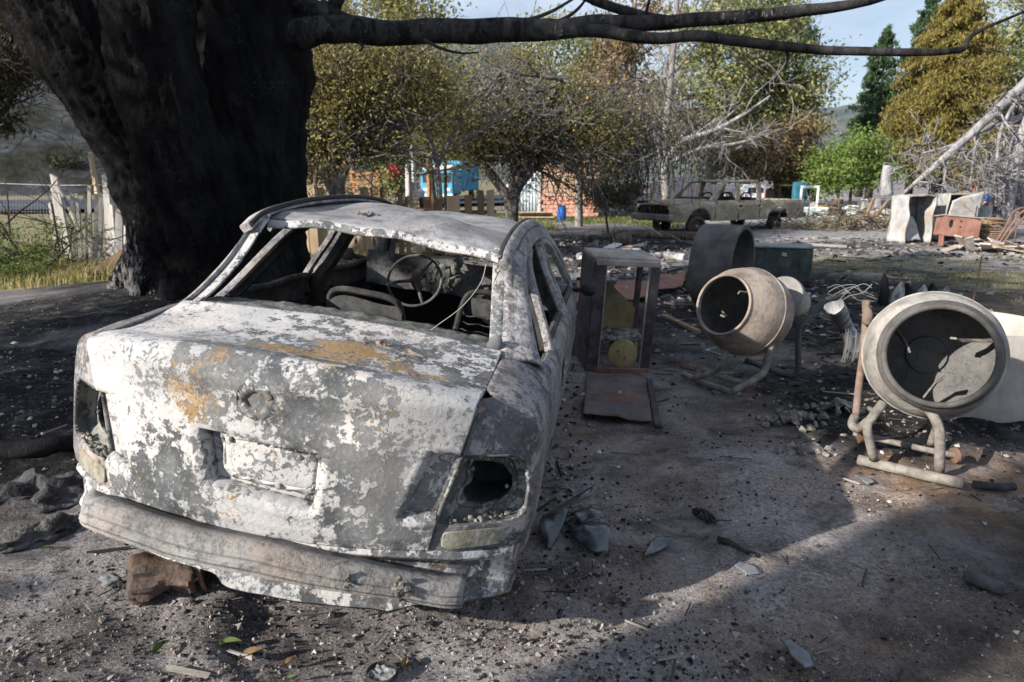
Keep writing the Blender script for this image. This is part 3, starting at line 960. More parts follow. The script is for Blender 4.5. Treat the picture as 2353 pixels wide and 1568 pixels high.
def seat(cx, cy, tilt, nm):
    mb = MB()
    w = .21
    base = .42
    fr = catmull([(cx - w, cy, base), (cx - w * 1.02, cy - .06 * tilt, base + .22), (cx - w * .96, cy - .12 * tilt, base + .43), (cx - w * .7, cy - .14 * tilt, base + .495), (cx, cy - .145 * tilt, base + .50), (cx + w * .7, cy - .14 * tilt, base + .485), (cx + w * .96, cy - .12 * tilt, base + .42), (cx + w * 1.05, cy - .06 * tilt, base + .22), (cx + w * 1.1, cy, base)], 6)
    mb.tube(fr, .018, 8)
    so = build(nm, mb, black_iron, car)
    mb = MB(); mb.ribbon([(lerp(cx - w, cx + w, t), cy - .13 * tilt, base + .40 + .01 * math.sin(t * 6)) for t in np.linspace(0, 1, 10)], (0, -1, .2), .11, .02)
    build('back_plate', mb, black_iron, so)
    mb = MB()
    for k in range(9):
        z = base + .04 + .04 * k
        mb.tube([(lerp(cx - w, cx + w, t), cy - .01 - .12 * tilt * k / 9 + .01 * math.sin(t * 20), z + .006 * math.sin(t * 25 + k)) for t in np.linspace(0, 1, 14)], .004, 5)
    build('seat_springs', mb, black_iron, so)
    mb = MB(); mb.box((cx, cy + .2, .42), (.42, .42, .05), jit=.02); build('seat_base', mb, black_iron, so, bevel=.01)
seat(-.30, 1.80, 1.0, 'seat_frame')
seat(.33, 1.95, -2.2, 'seat_frame')
mb = MB(); mb.tube(catmull([(.26, .63, .955), (.33, .66, 1.02), (.41, .7, 1.10), (.46, .75, 1.19), (.465, .80, 1.26)], 5), .0012, 5); build('dangling_wire', mb, plain('thin_wire', (.4, .37, .33), bump=0), car)
# melted rubber by the right rear pillar foot
mb = MB(); mb.blob((.572, .555, 1.0), (.03, .018, .04), seed=4, n=12, amp=.25); build('melted_seal', mb, plain('grey_melted_rubber', (.09, .095, .10), (.16, .16, .16), 14), car)
# lumps of ash lying on the deck
mb = MB()
for k in range(46):
    t = random.random(); x = lerp(.02, .24, t)
    mb.blob((x, .40 + .03 * math.sin(t * 5) + random.gauss(0, .014), .985 + random.uniform(-.004, .010)), (random.uniform(.006, .020), random.uniform(.006, .014), random.uniform(.004, .011)), seed=k, n=7, amp=.5, rot=(0, 0, random.random() * 3))
tag(build('deck_ash', mb, plain('brown_ash', (.10, .07, .05), (.24, .18, .14), 40, .95), car), kind='stuff')
for (x, y) in ((-.21, .42), (-.165, .44), (-.02, .46), (.07, .49)):
    mb = MB(); mb.blob((x, y, .985), (random.uniform(.009, .016), .010, .009), seed=x * 40, n=8, amp=.4); build('char_lump', mb, M['char'], car)
# ------------------------------------------------------------------ ground, road, hillside, mountains
def spaced(lo, hi, fine_lo, fine_hi, s, grow=1.06):
    mid = list(np.arange(fine_lo, fine_hi, s)); a = []; b = []
    x = fine_hi; d = s
    while x < hi: b.append(x); d *= grow; x += d
    b.append(hi)
    x = fine_lo; d = s
    while x > lo: d *= grow; x -= d; a.append(max(x, lo))
    return np.array(sorted(set(a + mid + b)))

def blob_w(x, y, cx, cy, rx, ry, soft=.5):
    d = np.sqrt(((x - cx) / rx) ** 2 + ((y - cy) / ry) ** 2)
    return 1 - sst((d - (1 - soft)) / (2 * soft))

def zones(x, y):
    w1 = fbm(x * .9, y * .9, 5, 5); w2 = fbm(x * 2.3, y * 2.3, 4, 9); w3 = fbm(x * .35, y * .35, 3, 21)
    char = blob_w(x, y, 3.0, 10.0, 4.2, 4.6) * .95
    char = np.maximum(char, blob_w(x, y, 3.6, 5.6, 1.9, 1.9) * .85)
    char = np.maximum(char, blob_w(x, y, -3.3, 5.9, 2.9, 3.9) * .95)
    char = np.maximum(char, blob_w(x, y, -2.2, 2.4, .8, .9) * .5)
    char = np.maximum(char, blob_w(x, y, 2.2, 1.9, 1.0, .9) * .35)
    char = np.maximum(char, blob_w(x, y, 1.0, 17.5, 5.0, 3.2) * .8)
    char = np.maximum(char, blob_w(x, y, 8.0, 17.5, 5.0, .8) * .8)
    char = np.clip(char + 1.2 * w1 * (char > .03), 0, 1)
    sand = np.clip(blob_w(x, y, 2.35, 3.35, .95, .62) * .75 + w2 * .8 * blob_w(x, y, 2.35, 3.35, 1.2, .9), 0, 1)
    sand = np.maximum(sand, np.clip(blob_w(x, y, 1.2, 3.6, 1.1, 2.3) * .22 + w2 * .5 * blob_w(x, y, 1.2, 3.6, 1.5, 2.6), 0, .5))
    grass = np.clip(blob_w(x, y, 7.5, 11.5, 4.6, 4.2) * .7 + w1 * 1.1, 0, 1) * (blob_w(x, y, 7.5, 11.5, 5.2, 4.8) > 0)
    left = sst((-x - 3.4 - .25 * (y - 8)) / .8 + .6 * w2) * sst((y - 8.6) / .9 + .8 * w2) * (1 - sst((y - 36) / 6))
    grass = np.maximum(grass, left)
    grass = np.maximum(grass, sst((y - 13) / 2) * (1 - sst((x + 1.5 + w1 * 2) / 1.5)))
    lawn = blob_w(x, y, 1.5, 27, 5.5, 6.0) * (np.clip(.5 + w3 * 1.6 + w1, 0, 1))
    ash = np.clip(blob_w(x, y, 2.0, 12.8, 2.6, 1.7) * .8 + w1 * .9, 0, 1) * (blob_w(x, y, 2.0, 12.8, 3.0, 2.3) > 0)
    ash = np.maximum(ash, np.clip(blob_w(x, y, 10.5, 16.6, 3.6, 2.0) * .7 + w1, 0, 1) * (blob_w(x, y, 10.5, 16.6, 4.2, 2.6) > 0))
    track = np.clip(sst((w3 * 3 + 1.9 - np.abs(x - (8.5 + (y - 20) * .42)) / 1.9)), 0, 1) * sst((y - 16) / 4)
    ash = np.maximum(ash, track * .95)
    return char, sand, np.clip(np.maximum(grass, lawn * .9), 0, 1), ash, lawn

gx = spaced(-2600, 2600, -4.2, 5.4, .024, 1.055)
gy = spaced(-60, 5200, .9, 7.0, .024, 1.045)
X, Y = np.meshgrid(gx, gy, indexing='ij')
def rough_np(X, Y):
    near = np.exp(-np.maximum(0, np.hypot(X, Y) - 6) / 14)
    r = .040 * fbm(X * 1.1, Y * 1.1, 3, 31) + (.020 * fbm(X * 6, Y * 6, 3, 41) + .012 * fbm(X * 19, Y * 19, 2, 51)) * near
    lump = np.clip(fbm(X * 3.1, Y * 3.1, 3, 61) - .12, 0, 1)
    pile = blob_w(X, Y, -.25, 1.75, 1.2, .7) + blob_w(X, Y, -2.0, 3.4, 1.6, 2.2) + blob_w(X, Y, 2.6, 4.6, 1.5, 1.5) + blob_w(X, Y, 3, 11, 5, 4) + .25
    r += .10 * lump * np.clip(pile, 0, 1) * near
    return r
Z = gz_np(X, Y) + rough_np(X, Y)
far = sst((np.hypot(X, Y) - 60) / 200)
Z = Z * (1 - far) + far * (-.3)
V = np.stack([X, Y, Z], -1).reshape(-1, 3)
nx_, ny_ = X.shape
idx = np.arange(nx_ * ny_).reshape(nx_, ny_)
Fq = np.stack([idx[:-1, :-1], idx[1:, :-1], idx[1:, 1:], idx[:-1, 1:]], -1).reshape(-1, 4)

t = NT('burnt_earth', rough=.95, spec=.12)
zr, zg, zb, za = t.attr('zone')
n_big = t.noise(.9, 6, .6); n_mid = t.noise(5, 8, .65, dist=.4); n_fine = t.noise(42, 6, .7); n_dust = t.noise(150, 3, .6)
soil = t.mix(t.ramp(n_mid, .36, .64), (.075, .066, .064), (.20, .178, .172))
soil = t.mix(t.ramp(n_big, .43, .56), soil, t.mix(t.ramp(n_fine, .4, .6), (.18, .165, .163), (.37, .345, .345)))
soil = t.mix(t.math('MULTIPLY', t.ramp(n_dust, .575, .63), .75), soil, (.44, .425, .425))
soil = t.mix(t.math('MULTIPLY', t.ramp(t.noise(75, 4, .6, off=(5, 5, 5)), .57, .62), .75), soil, (.03, .028, .029))
sandc = t.mix(t.ramp(n_fine, .35, .65), (.21, .125, .065), (.33, .215, .13))
soil = t.mix(t.math('MULTIPLY', zg, t.ramp(n_mid, .25, .55)), soil, sandc)
gr = t.mix(t.ramp(t.noise(14, 7, .7), .38, .62), (.075, .066, .034), (.34, .275, .14))
gr = t.mix(t.ramp(t.noise(3.1, 4, .6, off=(8, 1, 0)), .50, .62), gr, (.085, .105, .030))
soil = t.mix(zb, soil, gr)
ashc = t.mix(t.ramp(t.noise(12, 8, .75), .42, .60), (.13, .128, .13), (.46, .455, .45))
soil = t.mix(za, soil, ashc)
chc = t.mix(t.ramp(t.noise(9, 8, .75, off=(2, 0, 1)), .50, .72), (.012, .012, .013), (.10, .097, .097))
drift = t.ramp(t.noise(1.6, 8, .68, dist=.6, off=(4, 2, 0)), .50, .60)
soil = t.mix(t.math('MULTIPLY', drift, .45), soil, t.mix(t.ramp(n_fine, .35, .65), (.24, .23, .235), (.42, .405, .41)))
soot = t.ramp(t.noise(2.1, 8, .7, dist=.8, off=(9, 6, 0)), .52, .66)
soil = t.mix(t.math('MULTIPLY', soot, .72), soil, (.035, .033, .034))
soil = t.mix(zr, soil, chc)
t.color(soil)
t.bump(n_mid, .5, .03).bump(n_fine, 1.0, .022).bump(n_dust, .8, .006)
ground = tag(mesh_np('ground', V, Fq, t.m, smooth=True), kind='structure')
zc = zones(X, Y)
ca = ground.data.color_attributes.new('zone', 'FLOAT_COLOR', 'POINT')
ca.data.foreach_set('color', np.stack([zc[0], zc[1], zc[2], zc[3]], -1).astype(np.float32).ravel())

def ztop(x, y):
    return float(gz_np(x, y) + rough_np(np.asarray(float(x)), np.asarray(float(y))))

# asphalt road beyond the left fence
mb = MB()
ra = [(-120, 24), (-70, 30), (-38, 38), (-12, 49), (20, 64)]
rd = catmull([(x, y, .12) for x, y in ra], 8)
P = []
for i, p in enumerate(rd):
    q = rd[min(i + 1, len(rd) - 1)] - rd[max(i - 1, 0)]; nn = Vector((-q.y, q.x, 0)).normalized()
    P.append([tuple(p + nn * w + Vector((0, 0, .10))) for w in (-10, -5, 0, 5, 10)])
mb.grid(P)
tr = NT('asphalt', rough=1, spec=.02); tr.color(tr.mix(tr.ramp(tr.noise(3, 6, .6), .35, .65), (.04, .046, .06), (.085, .095, .12))); tr.bump(tr.noise(60, 4), .3, .01)
tag(build('road', mb, tr.m), kind='structure')

# rocky hillside rising left behind the road
def hill_mesh(name, pts, H, n1, n2, amp, mat, seed=0, prof=lambda v: v):
    pts = catmull([Vector((*p, 0)) for p in pts], n1)
    V = []; m = len(pts)
    for i, p in enumerate(pts):
        q = pts[min(i + 1, m - 1)] - pts[max(i - 1, 0)]; nn = Vector((-q.y, q.x, 0)).normalized()
        for j in range(n2 + 1):
            v = j / n2; hh = H(i / (m - 1)) if callable(H) else H
            w = p + nn * v * hh[1]
            z = hh[0] * prof(v)
            V.append((w.x, w.y, z))
    V = np.array(V); sc = 1 / (amp * 9)
    V[:, 2] += amp * fbm(V[:, 0] * sc, V[:, 1] * sc, 6, seed) * np.clip(np.tile(np.linspace(0, 1, n2 + 1), m) * 5, 0, 1) - .6
    V[:, 0] += amp * .4 * fbm(V[:, 1] * sc * 2, V[:, 2] * sc * 2, 4, seed + 3)
    idx = np.arange(m * (n2 + 1)).reshape(m, n2 + 1)
    F = np.stack([idx[:-1, :-1], idx[1:, :-1], idx[1:, 1:], idx[:-1, 1:]], -1).reshape(-1, 4)
    return tag(mesh_np(name, V, F, mat, smooth=True), kind='structure')
th = NT('rocky_slope', rough=.95, spec=.1)  # shade on the slope is mixed into its dark blue-grey colours
th.color(th.mix(th.ramp(th.noise(.12, 8, .65), .40, .58), th.mix(th.ramp(th.noise(.9, 7, .7), .4, .6), (.03, .031, .038), (.10, .102, .116)), th.mix(th.ramp(th.noise(.6, 6, .7), .4, .62), (.014, .016, .010), (.038, .040, .026))))
th.bump(th.noise(.7, 8, .7), .9, .6)
hill_mesh('hillside', [(-230, 62), (-120, 60), (-66, 64), (-28, 84)], lambda u: (52 - 22 * u, 90), 22, 60, 3.2, th.m, 3, lambda v: 1 - (1 - v) ** 1.6)
tm = NT('forested_mountain', rough=1, spec=0)
tm.color(tm.mix(tm.ramp(tm.noise(.0042, 9, .7), .40, .62), (.035, .05, .035), (.13, .13, .12)))
tm.bump(tm.noise(.02, 8, .7), 1, 20)
hill_mesh('mountain', [(-3600, 2300), (-1500, 2850), (200, 2750), (1700, 3000), (4200, 2500)], lambda u: (760 - 350 * smooth1((u - .38) / .25) + 420 * smooth1((u - .75) / .25), 1500), 40, 60, 150, tm.m, 8, lambda v: math.sin(v * math.pi * .5))

# ------------------------------------------------------------------ loose matter on the ground
def scatter(V0, F0, pos, scl, yaw, tilt=None):
    n = len(pos)
    c, s = np.cos(yaw), np.sin(yaw)
    P = V0[None] * scl[:, None, :]
    if tilt is not None:
        ct, st = np.cos(tilt), np.sin(tilt)
        y = P[..., 1] * ct[:, None] - P[..., 2] * st[:, None]; z = P[..., 1] * st[:, None] + P[..., 2] * ct[:, None]
        P = np.stack([P[..., 0], y, z], -1)
    x = P[..., 0] * c[:, None] - P[..., 1] * s[:, None]; y = P[..., 0] * s[:, None] + P[..., 1] * c[:, None]
    P = np.stack([x, y, P[..., 2]], -1) + pos[:, None, :]
    F = (F0[None] + (np.arange(n) * len(V0))[:, None, None]).reshape(-1, F0.shape[1])
    return P.reshape(-1, 3), F
CR_V = np.array([(1, .1, -.1), (.1, 1, .1), (-1, .2, 0), (-.1, -1, -.1), (.15, .1, .9), (-.1, -.1, -.7)], float)
CR_F = np.array([(0, 1, 4), (1, 2, 4), (2, 3, 4), (3, 0, 4), (1, 0, 5), (2, 1, 5), (3, 2, 5), (0, 3, 5)])
def polar(n, r0, r1, a0, a1, p=1.0):
    r = r0 * (r1 / r0) ** (rng.random(n) ** p); a = rng.uniform(a0, a1, n)
    return r * np.sin(a), r * np.cos(a)
def on_ground(x, y, lift=0.0):
    return np.stack([x, y, gz_np(x, y) + rough_np(x, y) + lift], -1)
tc = NT('crumbs_of_ash_and_char', rough=.95, spec=.1)
xr = tc.n.new('ShaderNodeValToRGB'); xr.color_ramp.interpolation = 'CONSTANT'
cols = [(0, (.018, .018, .019)), (.30, (.055, .052, .05)), (.48, (.15, .125, .105)), (.68, (.24, .215, .20)), (.93, (.34, .32, .31)), (.99, (.52, .50, .48))]
while len(xr.color_ramp.elements) < len(cols): xr.color_ramp.elements.new(.5)
for e, (p_, c_) in zip(xr.color_ramp.elements, cols): e.position = p_; e.color = (*c_, 1)
tc.L(tc.island(), xr.inputs['Fac']); tc.color(xr.outputs['Color'])
x, y = polar(48000, 1.5, 9, -.75, .75)
clump = fbm(x * 2.2, y * 2.2, 3, 77)
keep = rng.random(len(x)) < np.clip(.32 + 1.7 * clump + .6 * blob_w(x, y, -.2, 1.75, 1.4, .6) + .35 * (x < -1), .04, 1)
x, y = x[keep], y[keep]; n = len(x)
sz = rng.gamma(1.6, .0019, n)[:, None] * rng.uniform(.5, 1.5, (n, 3)) + .0012
V, F = scatter(CR_V, CR_F, on_ground(x, y, .001), sz, rng.uniform(0, 6.3, n), rng.uniform(-.8, .8, n))
tag(mesh_np('ground_crumbs', V, F, tc.m), kind='stuff')
x = np.concatenate([rng.normal(2.6, 2.1, 2600), rng.normal(1.2, 2.6, 1000), rng.normal(10.5, 2.2, 1100), rng.normal(2.9, .8, 500), rng.normal(-2.6, .8, 500), rng.normal(.30, .14, 380), rng.normal(.05, .22, 90)])
y = np.concatenate([rng.normal(10.6, 2.0, 2600), rng.normal(16.5, 1.8, 1000), rng.normal(16.6, 1.5, 1100), rng.normal(4.8, .9, 500), rng.normal(3.6, 1.2, 500), rng.normal(3.4, 1.0, 380), rng.normal(1.95, .18, 90)])
k = y > 1.5; x, y = x[k], y[k]; n = len(x)
sz = rng.gamma(2.0, .014, n)[:, None] * rng.uniform(.5, 1.4, (n, 3)) * np.clip(.35 + y[:, None] / 14, .4, 1.4) + .004; sz = np.minimum(sz, .002 + .0042 * y[:, None] + .0035 * np.maximum(0, y[:, None] - 5)); sz[:, 2] *= .6
V, F = scatter(CR_V, CR_F, on_ground(x, y, .004), sz, rng.uniform(0, 6.3, n), rng.uniform(-.8, .8, n))
tag(mesh_np('burnt_rubble', V, F, tc.m), kind='stuff')
# charred sticks and wires strewn about
ST_V = np.array([(-1, -.05, 0), (1, -.05, 0), (1, .05, 0), (-1, .05, 0), (-1, 0, .09), (1, 0, .09)], float)
ST_F = np.array([(0, 1, 5), (0, 5, 4), (3, 4, 5), (3, 5, 2), (0, 4, 3), (1, 2, 5)])
x = np.concatenate([rng.normal(2.6, 2.0, 900), rng.normal(3.4, 1.2, 250), rng.normal(-.2, 1.3, 260), rng.normal(9, 3, 500)])
y = np.concatenate([rng.normal(10.4, 2.2, 900), rng.normal(5.6, 1.2, 250), rng.normal(2.4, .8, 260), rng.normal(16, 2.5, 500)])
k = (y > 1.3); x, y = x[k], y[k]; n = len(x)
l = rng.gamma(2, .032, n) * np.clip(y / 6, .25, 1.3) + .010
V, F = scatter(ST_V, ST_F, on_ground(x, y, .008), np.stack([l, l * rng.uniform(.5, 1.6, n), l * rng.uniform(.5, 1.6, n)], -1), rng.uniform(0, 6.3, n), rng.normal(0, .25, n))
tag(mesh_np('charred_sticks', V, F, leafmat('stick_colours', [(.012, .012, .012), (.03, .028, .027), (.06, .055, .05), (.14, .12, .10), (.26, .24, .23)], 0.0, .95)), kind='stuff')

# grass: dry tufts left of the tree, on the right-hand field, on the lawn
def blades(name, x, y, h, mat, w=.006, lean=.5):
    n = len(x)
    a = rng.uniform(0, 2 * np.pi, n); ln = rng.uniform(.1, lean, n) * h
    b = on_ground(x, y, -.01)
    dx, dy = np.cos(a), np.sin(a)
    p0 = b + np.stack([-dy * w, dx * w, 0 * x], -1); p1 = b + np.stack([dy * w, -dx * w, 0 * x], -1)
    mid = b + np.stack([dx * ln * .3, dy * ln * .3, h * .6], -1)
    m0 = mid + np.stack([-dy * w * .7, dx * w * .7, 0 * x], -1); m1 = mid + np.stack([dy * w * .7, -dx * w * .7, 0 * x], -1)
    tip = b + np.stack([dx * ln, dy * ln, h * .95], -1)
    V = np.stack([p0, p1, m1, m0, tip], 1).reshape(-1, 3)
    o = (np.arange(n) * 5)[:, None, None]
    F = (np.array([(0, 1, 2), (0, 2, 3), (3, 2, 4)])[None] + o).reshape(-1, 3)
    return tag(mesh_np(name, V, F, mat), kind='stuff')
gm_dry = leafmat('dry_grass', [(.10, .12, .035), (.20, .19, .06), (.36, .29, .12), (.46, .39, .20), (.15, .17, .055)], .35)
gm_green = leafmat('green_grass', [(.05, .085, .018), (.10, .14, .03), (.22, .20, .07)], .35)
x = rng.uniform(-11, -3.0, 52000); y = rng.uniform(8.2, 15.5, 52000)
zz = zones(x, y); tuft = fbm(x * 1.6, y * 1.6, 3, 99)
k = (zz[2] > .45) & (rng.random(len(x)) < np.clip(.55 + 1.6 * tuft, .05, 1)); x, y, tuft = x[k], y[k], tuft[k]
blades('dry_grass', x, y, np.clip(.10 + .30 * (tuft + .3), .05, .45) * rng.uniform(.4, 1.3, len(x)), gm_dry, .007, .7)
x = rng.uniform(2.5, 13, 26000); y = rng.uniform(7, 16.5, 26000)
zz = zones(x, y); k = (zz[2] > .35) & (zz[0] < .5); x, y = x[k], y[k]
blades('field_grass', x, y, rng.uniform(.015, .07, len(x)), gm_dry, .007, 1.2)
x = rng.uniform(-4, 7, 16000); y = rng.uniform(20, 34, 16000)
zz = zones(x, y); k = (zz[4] > .4); x, y = x[k], y[k]
blades('lawn_grass', x, y, rng.uniform(.04, .14, len(x)), gm_green, .014, .8)
# ------------------------------------------------------------------ trees
bk_char = bark('charred_bark', (.008, .008, .009), (.028, .027, .028), 4, .42, .62, 1.0, .05)
def char_ash_bark():
    t = NT('charred_bark_with_ash', rough=.95, spec=.12)
    v = t.noise(3.2, 8, .7, dist=.5, stretch=(1, 1, .45))
    c = t.mix(t.ramp(v, .40, .66), (.005, .005, .0055), (.022, .0205, .020))
    f = t.noise(26, 6, .72, stretch=(1, 1, .35))
    sx = t.n.new('ShaderNodeSeparateXYZ'); t.L(t.coord(), sx.inputs[0])
    low = t.math('SUBTRACT', 1.0, t.math('MULTIPLY', t.math('SUBTRACT', sx.outputs['Z'], .25), .62), True)
    left = t.math('MULTIPLY', t.math('SUBTRACT', -3.15, sx.outputs['X']), 1.0, True)
    thr = t.math('ADD', t.math('MULTIPLY', t.math('MULTIPLY', low, left), .205), t.math('MULTIPLY', t.noise(1.1, 4, .6, stretch=(1, 1, .5)), .26))
    a = t.ramp(t.math('ADD', t.math('MULTIPLY', f, .62), thr), .60, .63)
    c = t.mix(a, c, (.20, .19, .19))
    fl_ = t.ramp(t.math('ADD', t.math('MULTIPLY', t.noise(60, 4, .7), .6), t.math('MULTIPLY', t.noise(1.4, 4, .6, off=(3, 1, 2)), .4)), .60, .63)
    c = t.mix(t.math('MULTIPLY', fl_, .6), c, (.13, .125, .125))
    t.color(c); t.bump(v, 1.0, .10).bump(f, 1.0, .05)
    return t.m
bk_ash = char_ash_bark()
bk_branch = bark('charred_branch_bark', (.010, .010, .011), (.05, .048, .048), 9, .40, .62, .9, .015, ash=(.20, .19, .19), ashlo=.60)
bk_grey = bark('grey_bark', (.12, .11, .105), (.27, .25, .24), 5, .4, .62, .7, .03)
bk_brown = bark('brown_bark', (.045, .036, .03), (.14, .115, .095), 6, .4, .62, .8, .02)
bk_twig = bark('grey_twig_bark', (.045, .04, .036), (.19, .175, .165), 6, .42, .62, .7, .02)
bk_white = bark('ashen_bark', (.13, .125, .13), (.30, .29, .30), 5, .40, .58, .7, .03)
bk_dark = bark('dark_bark', (.022, .019, .017), (.075, .065, .058), 6, .4, .62, .8, .02)

def apply_mods(o):
    dg = bpy.context.evaluated_depsgraph_get()
    me = bpy.data.meshes.new_from_object(o.evaluated_get(dg))
    old = o.data; o.modifiers.clear(); o.data = me
    bpy.data.meshes.remove(old)

big = thing('burnt_tree', 'huge black charred tree with three fused trunks behind the burnt saloon car', 'tree', tuple(G(470, 660)))
mb = MB()
def stem(pts, n=18):
    c = catmull([A(px, py, d) for px, py, d, r in pts], 5); rr = np.interp(np.linspace(0, 1, len(c)), np.linspace(0, 1, len(pts)), [p[3] for p in pts])
    mb.tube(c, list(rr), n, rough=.10, seed=len(mb.v))
stem([(480, 800, 8.0, .92), (465, 640, 7.95, .76), (425, 480, 7.9, .66), (352, 320, 7.8, .60), (245, 140, 7.7, .60), (110, -40, 7.6, .58), (-100, -300, 7.5, .5), (-350, -700, 7.5, .36)])
stem([(500, 800, 7.9, .85), (490, 640, 7.7, .70), (450, 480, 7.3, .54), (398, 300, 6.95, .43), (352, 130, 6.8, .40), (328, -60, 6.75, .39), (310, -330, 6.9, .38), (320, -800, 6.7, .28)])
stem([(560, 800, 8.1, .92), (560, 640, 8.05, .78), (560, 480, 8.0, .68), (562, 330, 8.0, .65), (566, 150, 8.0, .66), (570, -50, 8.0, .60), (590, -330, 8.0, .5), (640, -800, 8.2, .4)])
for (px, py, d0) in ((330, 715, 7.2), (395, 720, 6.9), (520, 760, 6.7), (640, 720, 7.2), (270, 690, 7.8), (720, 690, 8.2)):
    e = A(px, py, d0); e.z = gz(e.x, e.y) - .12
    s = A(460 + (px - 460) * .35, 560, 7.8)
    m_ = s.lerp(e, .55); m_.z = max(m_.z * .62 + e.z * .2, e.z + .22)
    c = catmull([s, m_, e], 5); mb.tube(c, list(np.linspace(.46, .16, len(c))), 12)
tr_o = build('trunk', mb, bk_ash, None, True, 180)
m = tr_o.modifiers.new('fuse', 'REMESH'); m.mode = 'VOXEL'; m.voxel_size = .032; m.use_smooth_shade = True
m = tr_o.modifiers.new('soften', 'SMOOTH'); m.factor = .6; m.iterations = 8
apply_mods(tr_o)
nv = len(tr_o.data.vertices); co = np.empty(nv * 3, np.float32); no = np.empty(nv * 3, np.float32)
tr_o.data.vertices.foreach_get('co', co); tr_o.data.vertices.foreach_get('normal', no)
co = co.reshape(-1, 3); no = no.reshape(-1, 3)
ang = np.arctan2(co[:, 1] - 7.9, co[:, 0] + 3.3 + .25 * (co[:, 2] - .5))
dsp = .06 * fbm(ang * 5 + co[:, 2] * .3, co[:, 2] * .55, 3, 5) + .06 * fbm(ang * 24, co[:, 2] * 2.2, 3, 15) + .05 * fbm(co[:, 0] * 2.2 + co[:, 1], co[:, 2] * 2.2, 3, 25) + .03 * fbm(ang * 60, co[:, 2] * 7, 2, 35)
co = co + no * dsp[:, None]
tr_o.data.vertices.foreach_set('co', co.astype(np.float32).ravel())
tr_o.data.polygons.foreach_set('use_smooth', [True] * len(tr_o.data.polygons))
if not tr_o.data.materials: tr_o.data.materials.append(bk_ash)
tr_o.parent = big; tr_o.matrix_parent_inverse = Matrix.Translation(-big.location)

def limb(name, pts, parent, mat, n=9, rough=.12, nseg=5, inv=None):
    mb = MB(); c = catmull([A(px, py, d) for px, py, d, r in pts], nseg)
    rr = np.interp(np.linspace(0, 1, len(c)), np.linspace(0, 1, len(pts)), [p[3] for p in pts])
    c = [p + Vector((mn.noise(p * 2.1), mn.noise(p * 2.1 + Vector((7, 0, 0))), mn.noise(p * 2.1 + Vector((0, 9, 0))))) * rr[i] * .35 for i, p in enumerate(c)]
    mb.tube(c, list(rr), n, rough=rough, seed=pts[0][0])
    o = build(name, mb, mat, parent, True, 180)
    o.matrix_parent_inverse = Matrix.Translation(-parent.location)
    return o
br = limb('branch', [(640, 82, 7.9, .18), (700, 78, 7.75, .150), (780, 72, 7.7, .138), (900, 74, 7.6, .125), (1010, 72, 7.5, .120), (1130, 73, 7.4, .115), (1230, 70, 7.3, .110), (1300, 68, 7.25, .095)], big, bk_branch, 12)
limb('twig', [(1270, 66, 7.27, .085), (1360, 55, 7.2, .080), (1450, 52, 7.2, .075), (1560, 50, 7.15, .068), (1680, 40, 7.1, .064), (1800, 30, 7.0, .060), (1900, 18, 6.9, .05), (2000, 0, 6.8, .04), (2120, -35, 6.7, .028)], br, bk_branch, 9).matrix_parent_inverse = Matrix()
for pts in ([(1270, 74, 7.25, .075), (1370, 71, 7.15, .066), (1440, 78, 7.1, .060), (1520, 89, 7.1, .055), (1600, 86, 7.0, .054), (1690, 93, 7.0, .050), (1780, 106, 6.95, .047), (1880, 113, 6.9, .044), (1980, 117, 6.8, .040), (2080, 121, 6.7, .036), (2170, 120, 6.6, .031), (2215, 112, 6.6, .027), (2226, 88, 6.6, .023), (2260, 66, 6.6, .017), (2310, 45, 6.5, .013), (2370, 20, 6.5, .009)],
            [(1806, 108, 6.95, .018), (1809, 130, 6.95, .013), (1805, 163, 6.95, .004)], [(2040, 118, 6.75, .014), (2052, 106, 6.75, .010), (2048, 102, 6.75, .004)],
            [(1300, -30, 7.3, .05), (1390, 12, 7.3, .048), (1480, 36, 7.25, .045), (1560, 48, 7.2, .04)], [(1000, 66, 7.5, .035), (1100, 56, 7.4, .03), (1190, 50, 7.4, .022), (1260, 30, 7.4, .018), (1330, -10, 7.4, .012)],
            [(1255, 60, 7.3, .022), (1310, 35, 7.3, .018), (1345, 0, 7.3, .012), (1360, -40, 7.3, .008)], [(1480, 45, 7.2, .02), (1490, 10, 7.2, .014), (1500, -30, 7.2, .01)],
            [(960, 82, 7.5, .02), (1010, 110, 7.4, .016), (1060, 122, 7.4, .012), (1100, 120, 7.4, .006)], [(820, 88, 7.6, .02), (834, 108, 7.6, .014), (826, 118, 7.6, .006)]):
    limb('twig', pts, br, bk_branch, 7).matrix_parent_inverse = Matrix()
br.matrix_parent_inverse = Matrix.Translation(-big.location)
for c in br.children: c.matrix_parent_inverse = Matrix.Translation(-big.location).inverted() @ Matrix.Translation(-big.location)
limb('branch', [(660, 0, 7.9, .12), (700, 8, 7.8, .10), (735, 26, 7.75, .09), (760, 20, 7.75, .08), (775, -10, 7.7, .07), (790, -60, 7.7, .05)], big, bk_branch, 9)
limb('branch', [(740, 8, 7.75, .05), (790, 38, 7.7, .045), (850, 56, 7.65, .04), (900, 66, 7.6, .03)], big, bk_branch, 8)

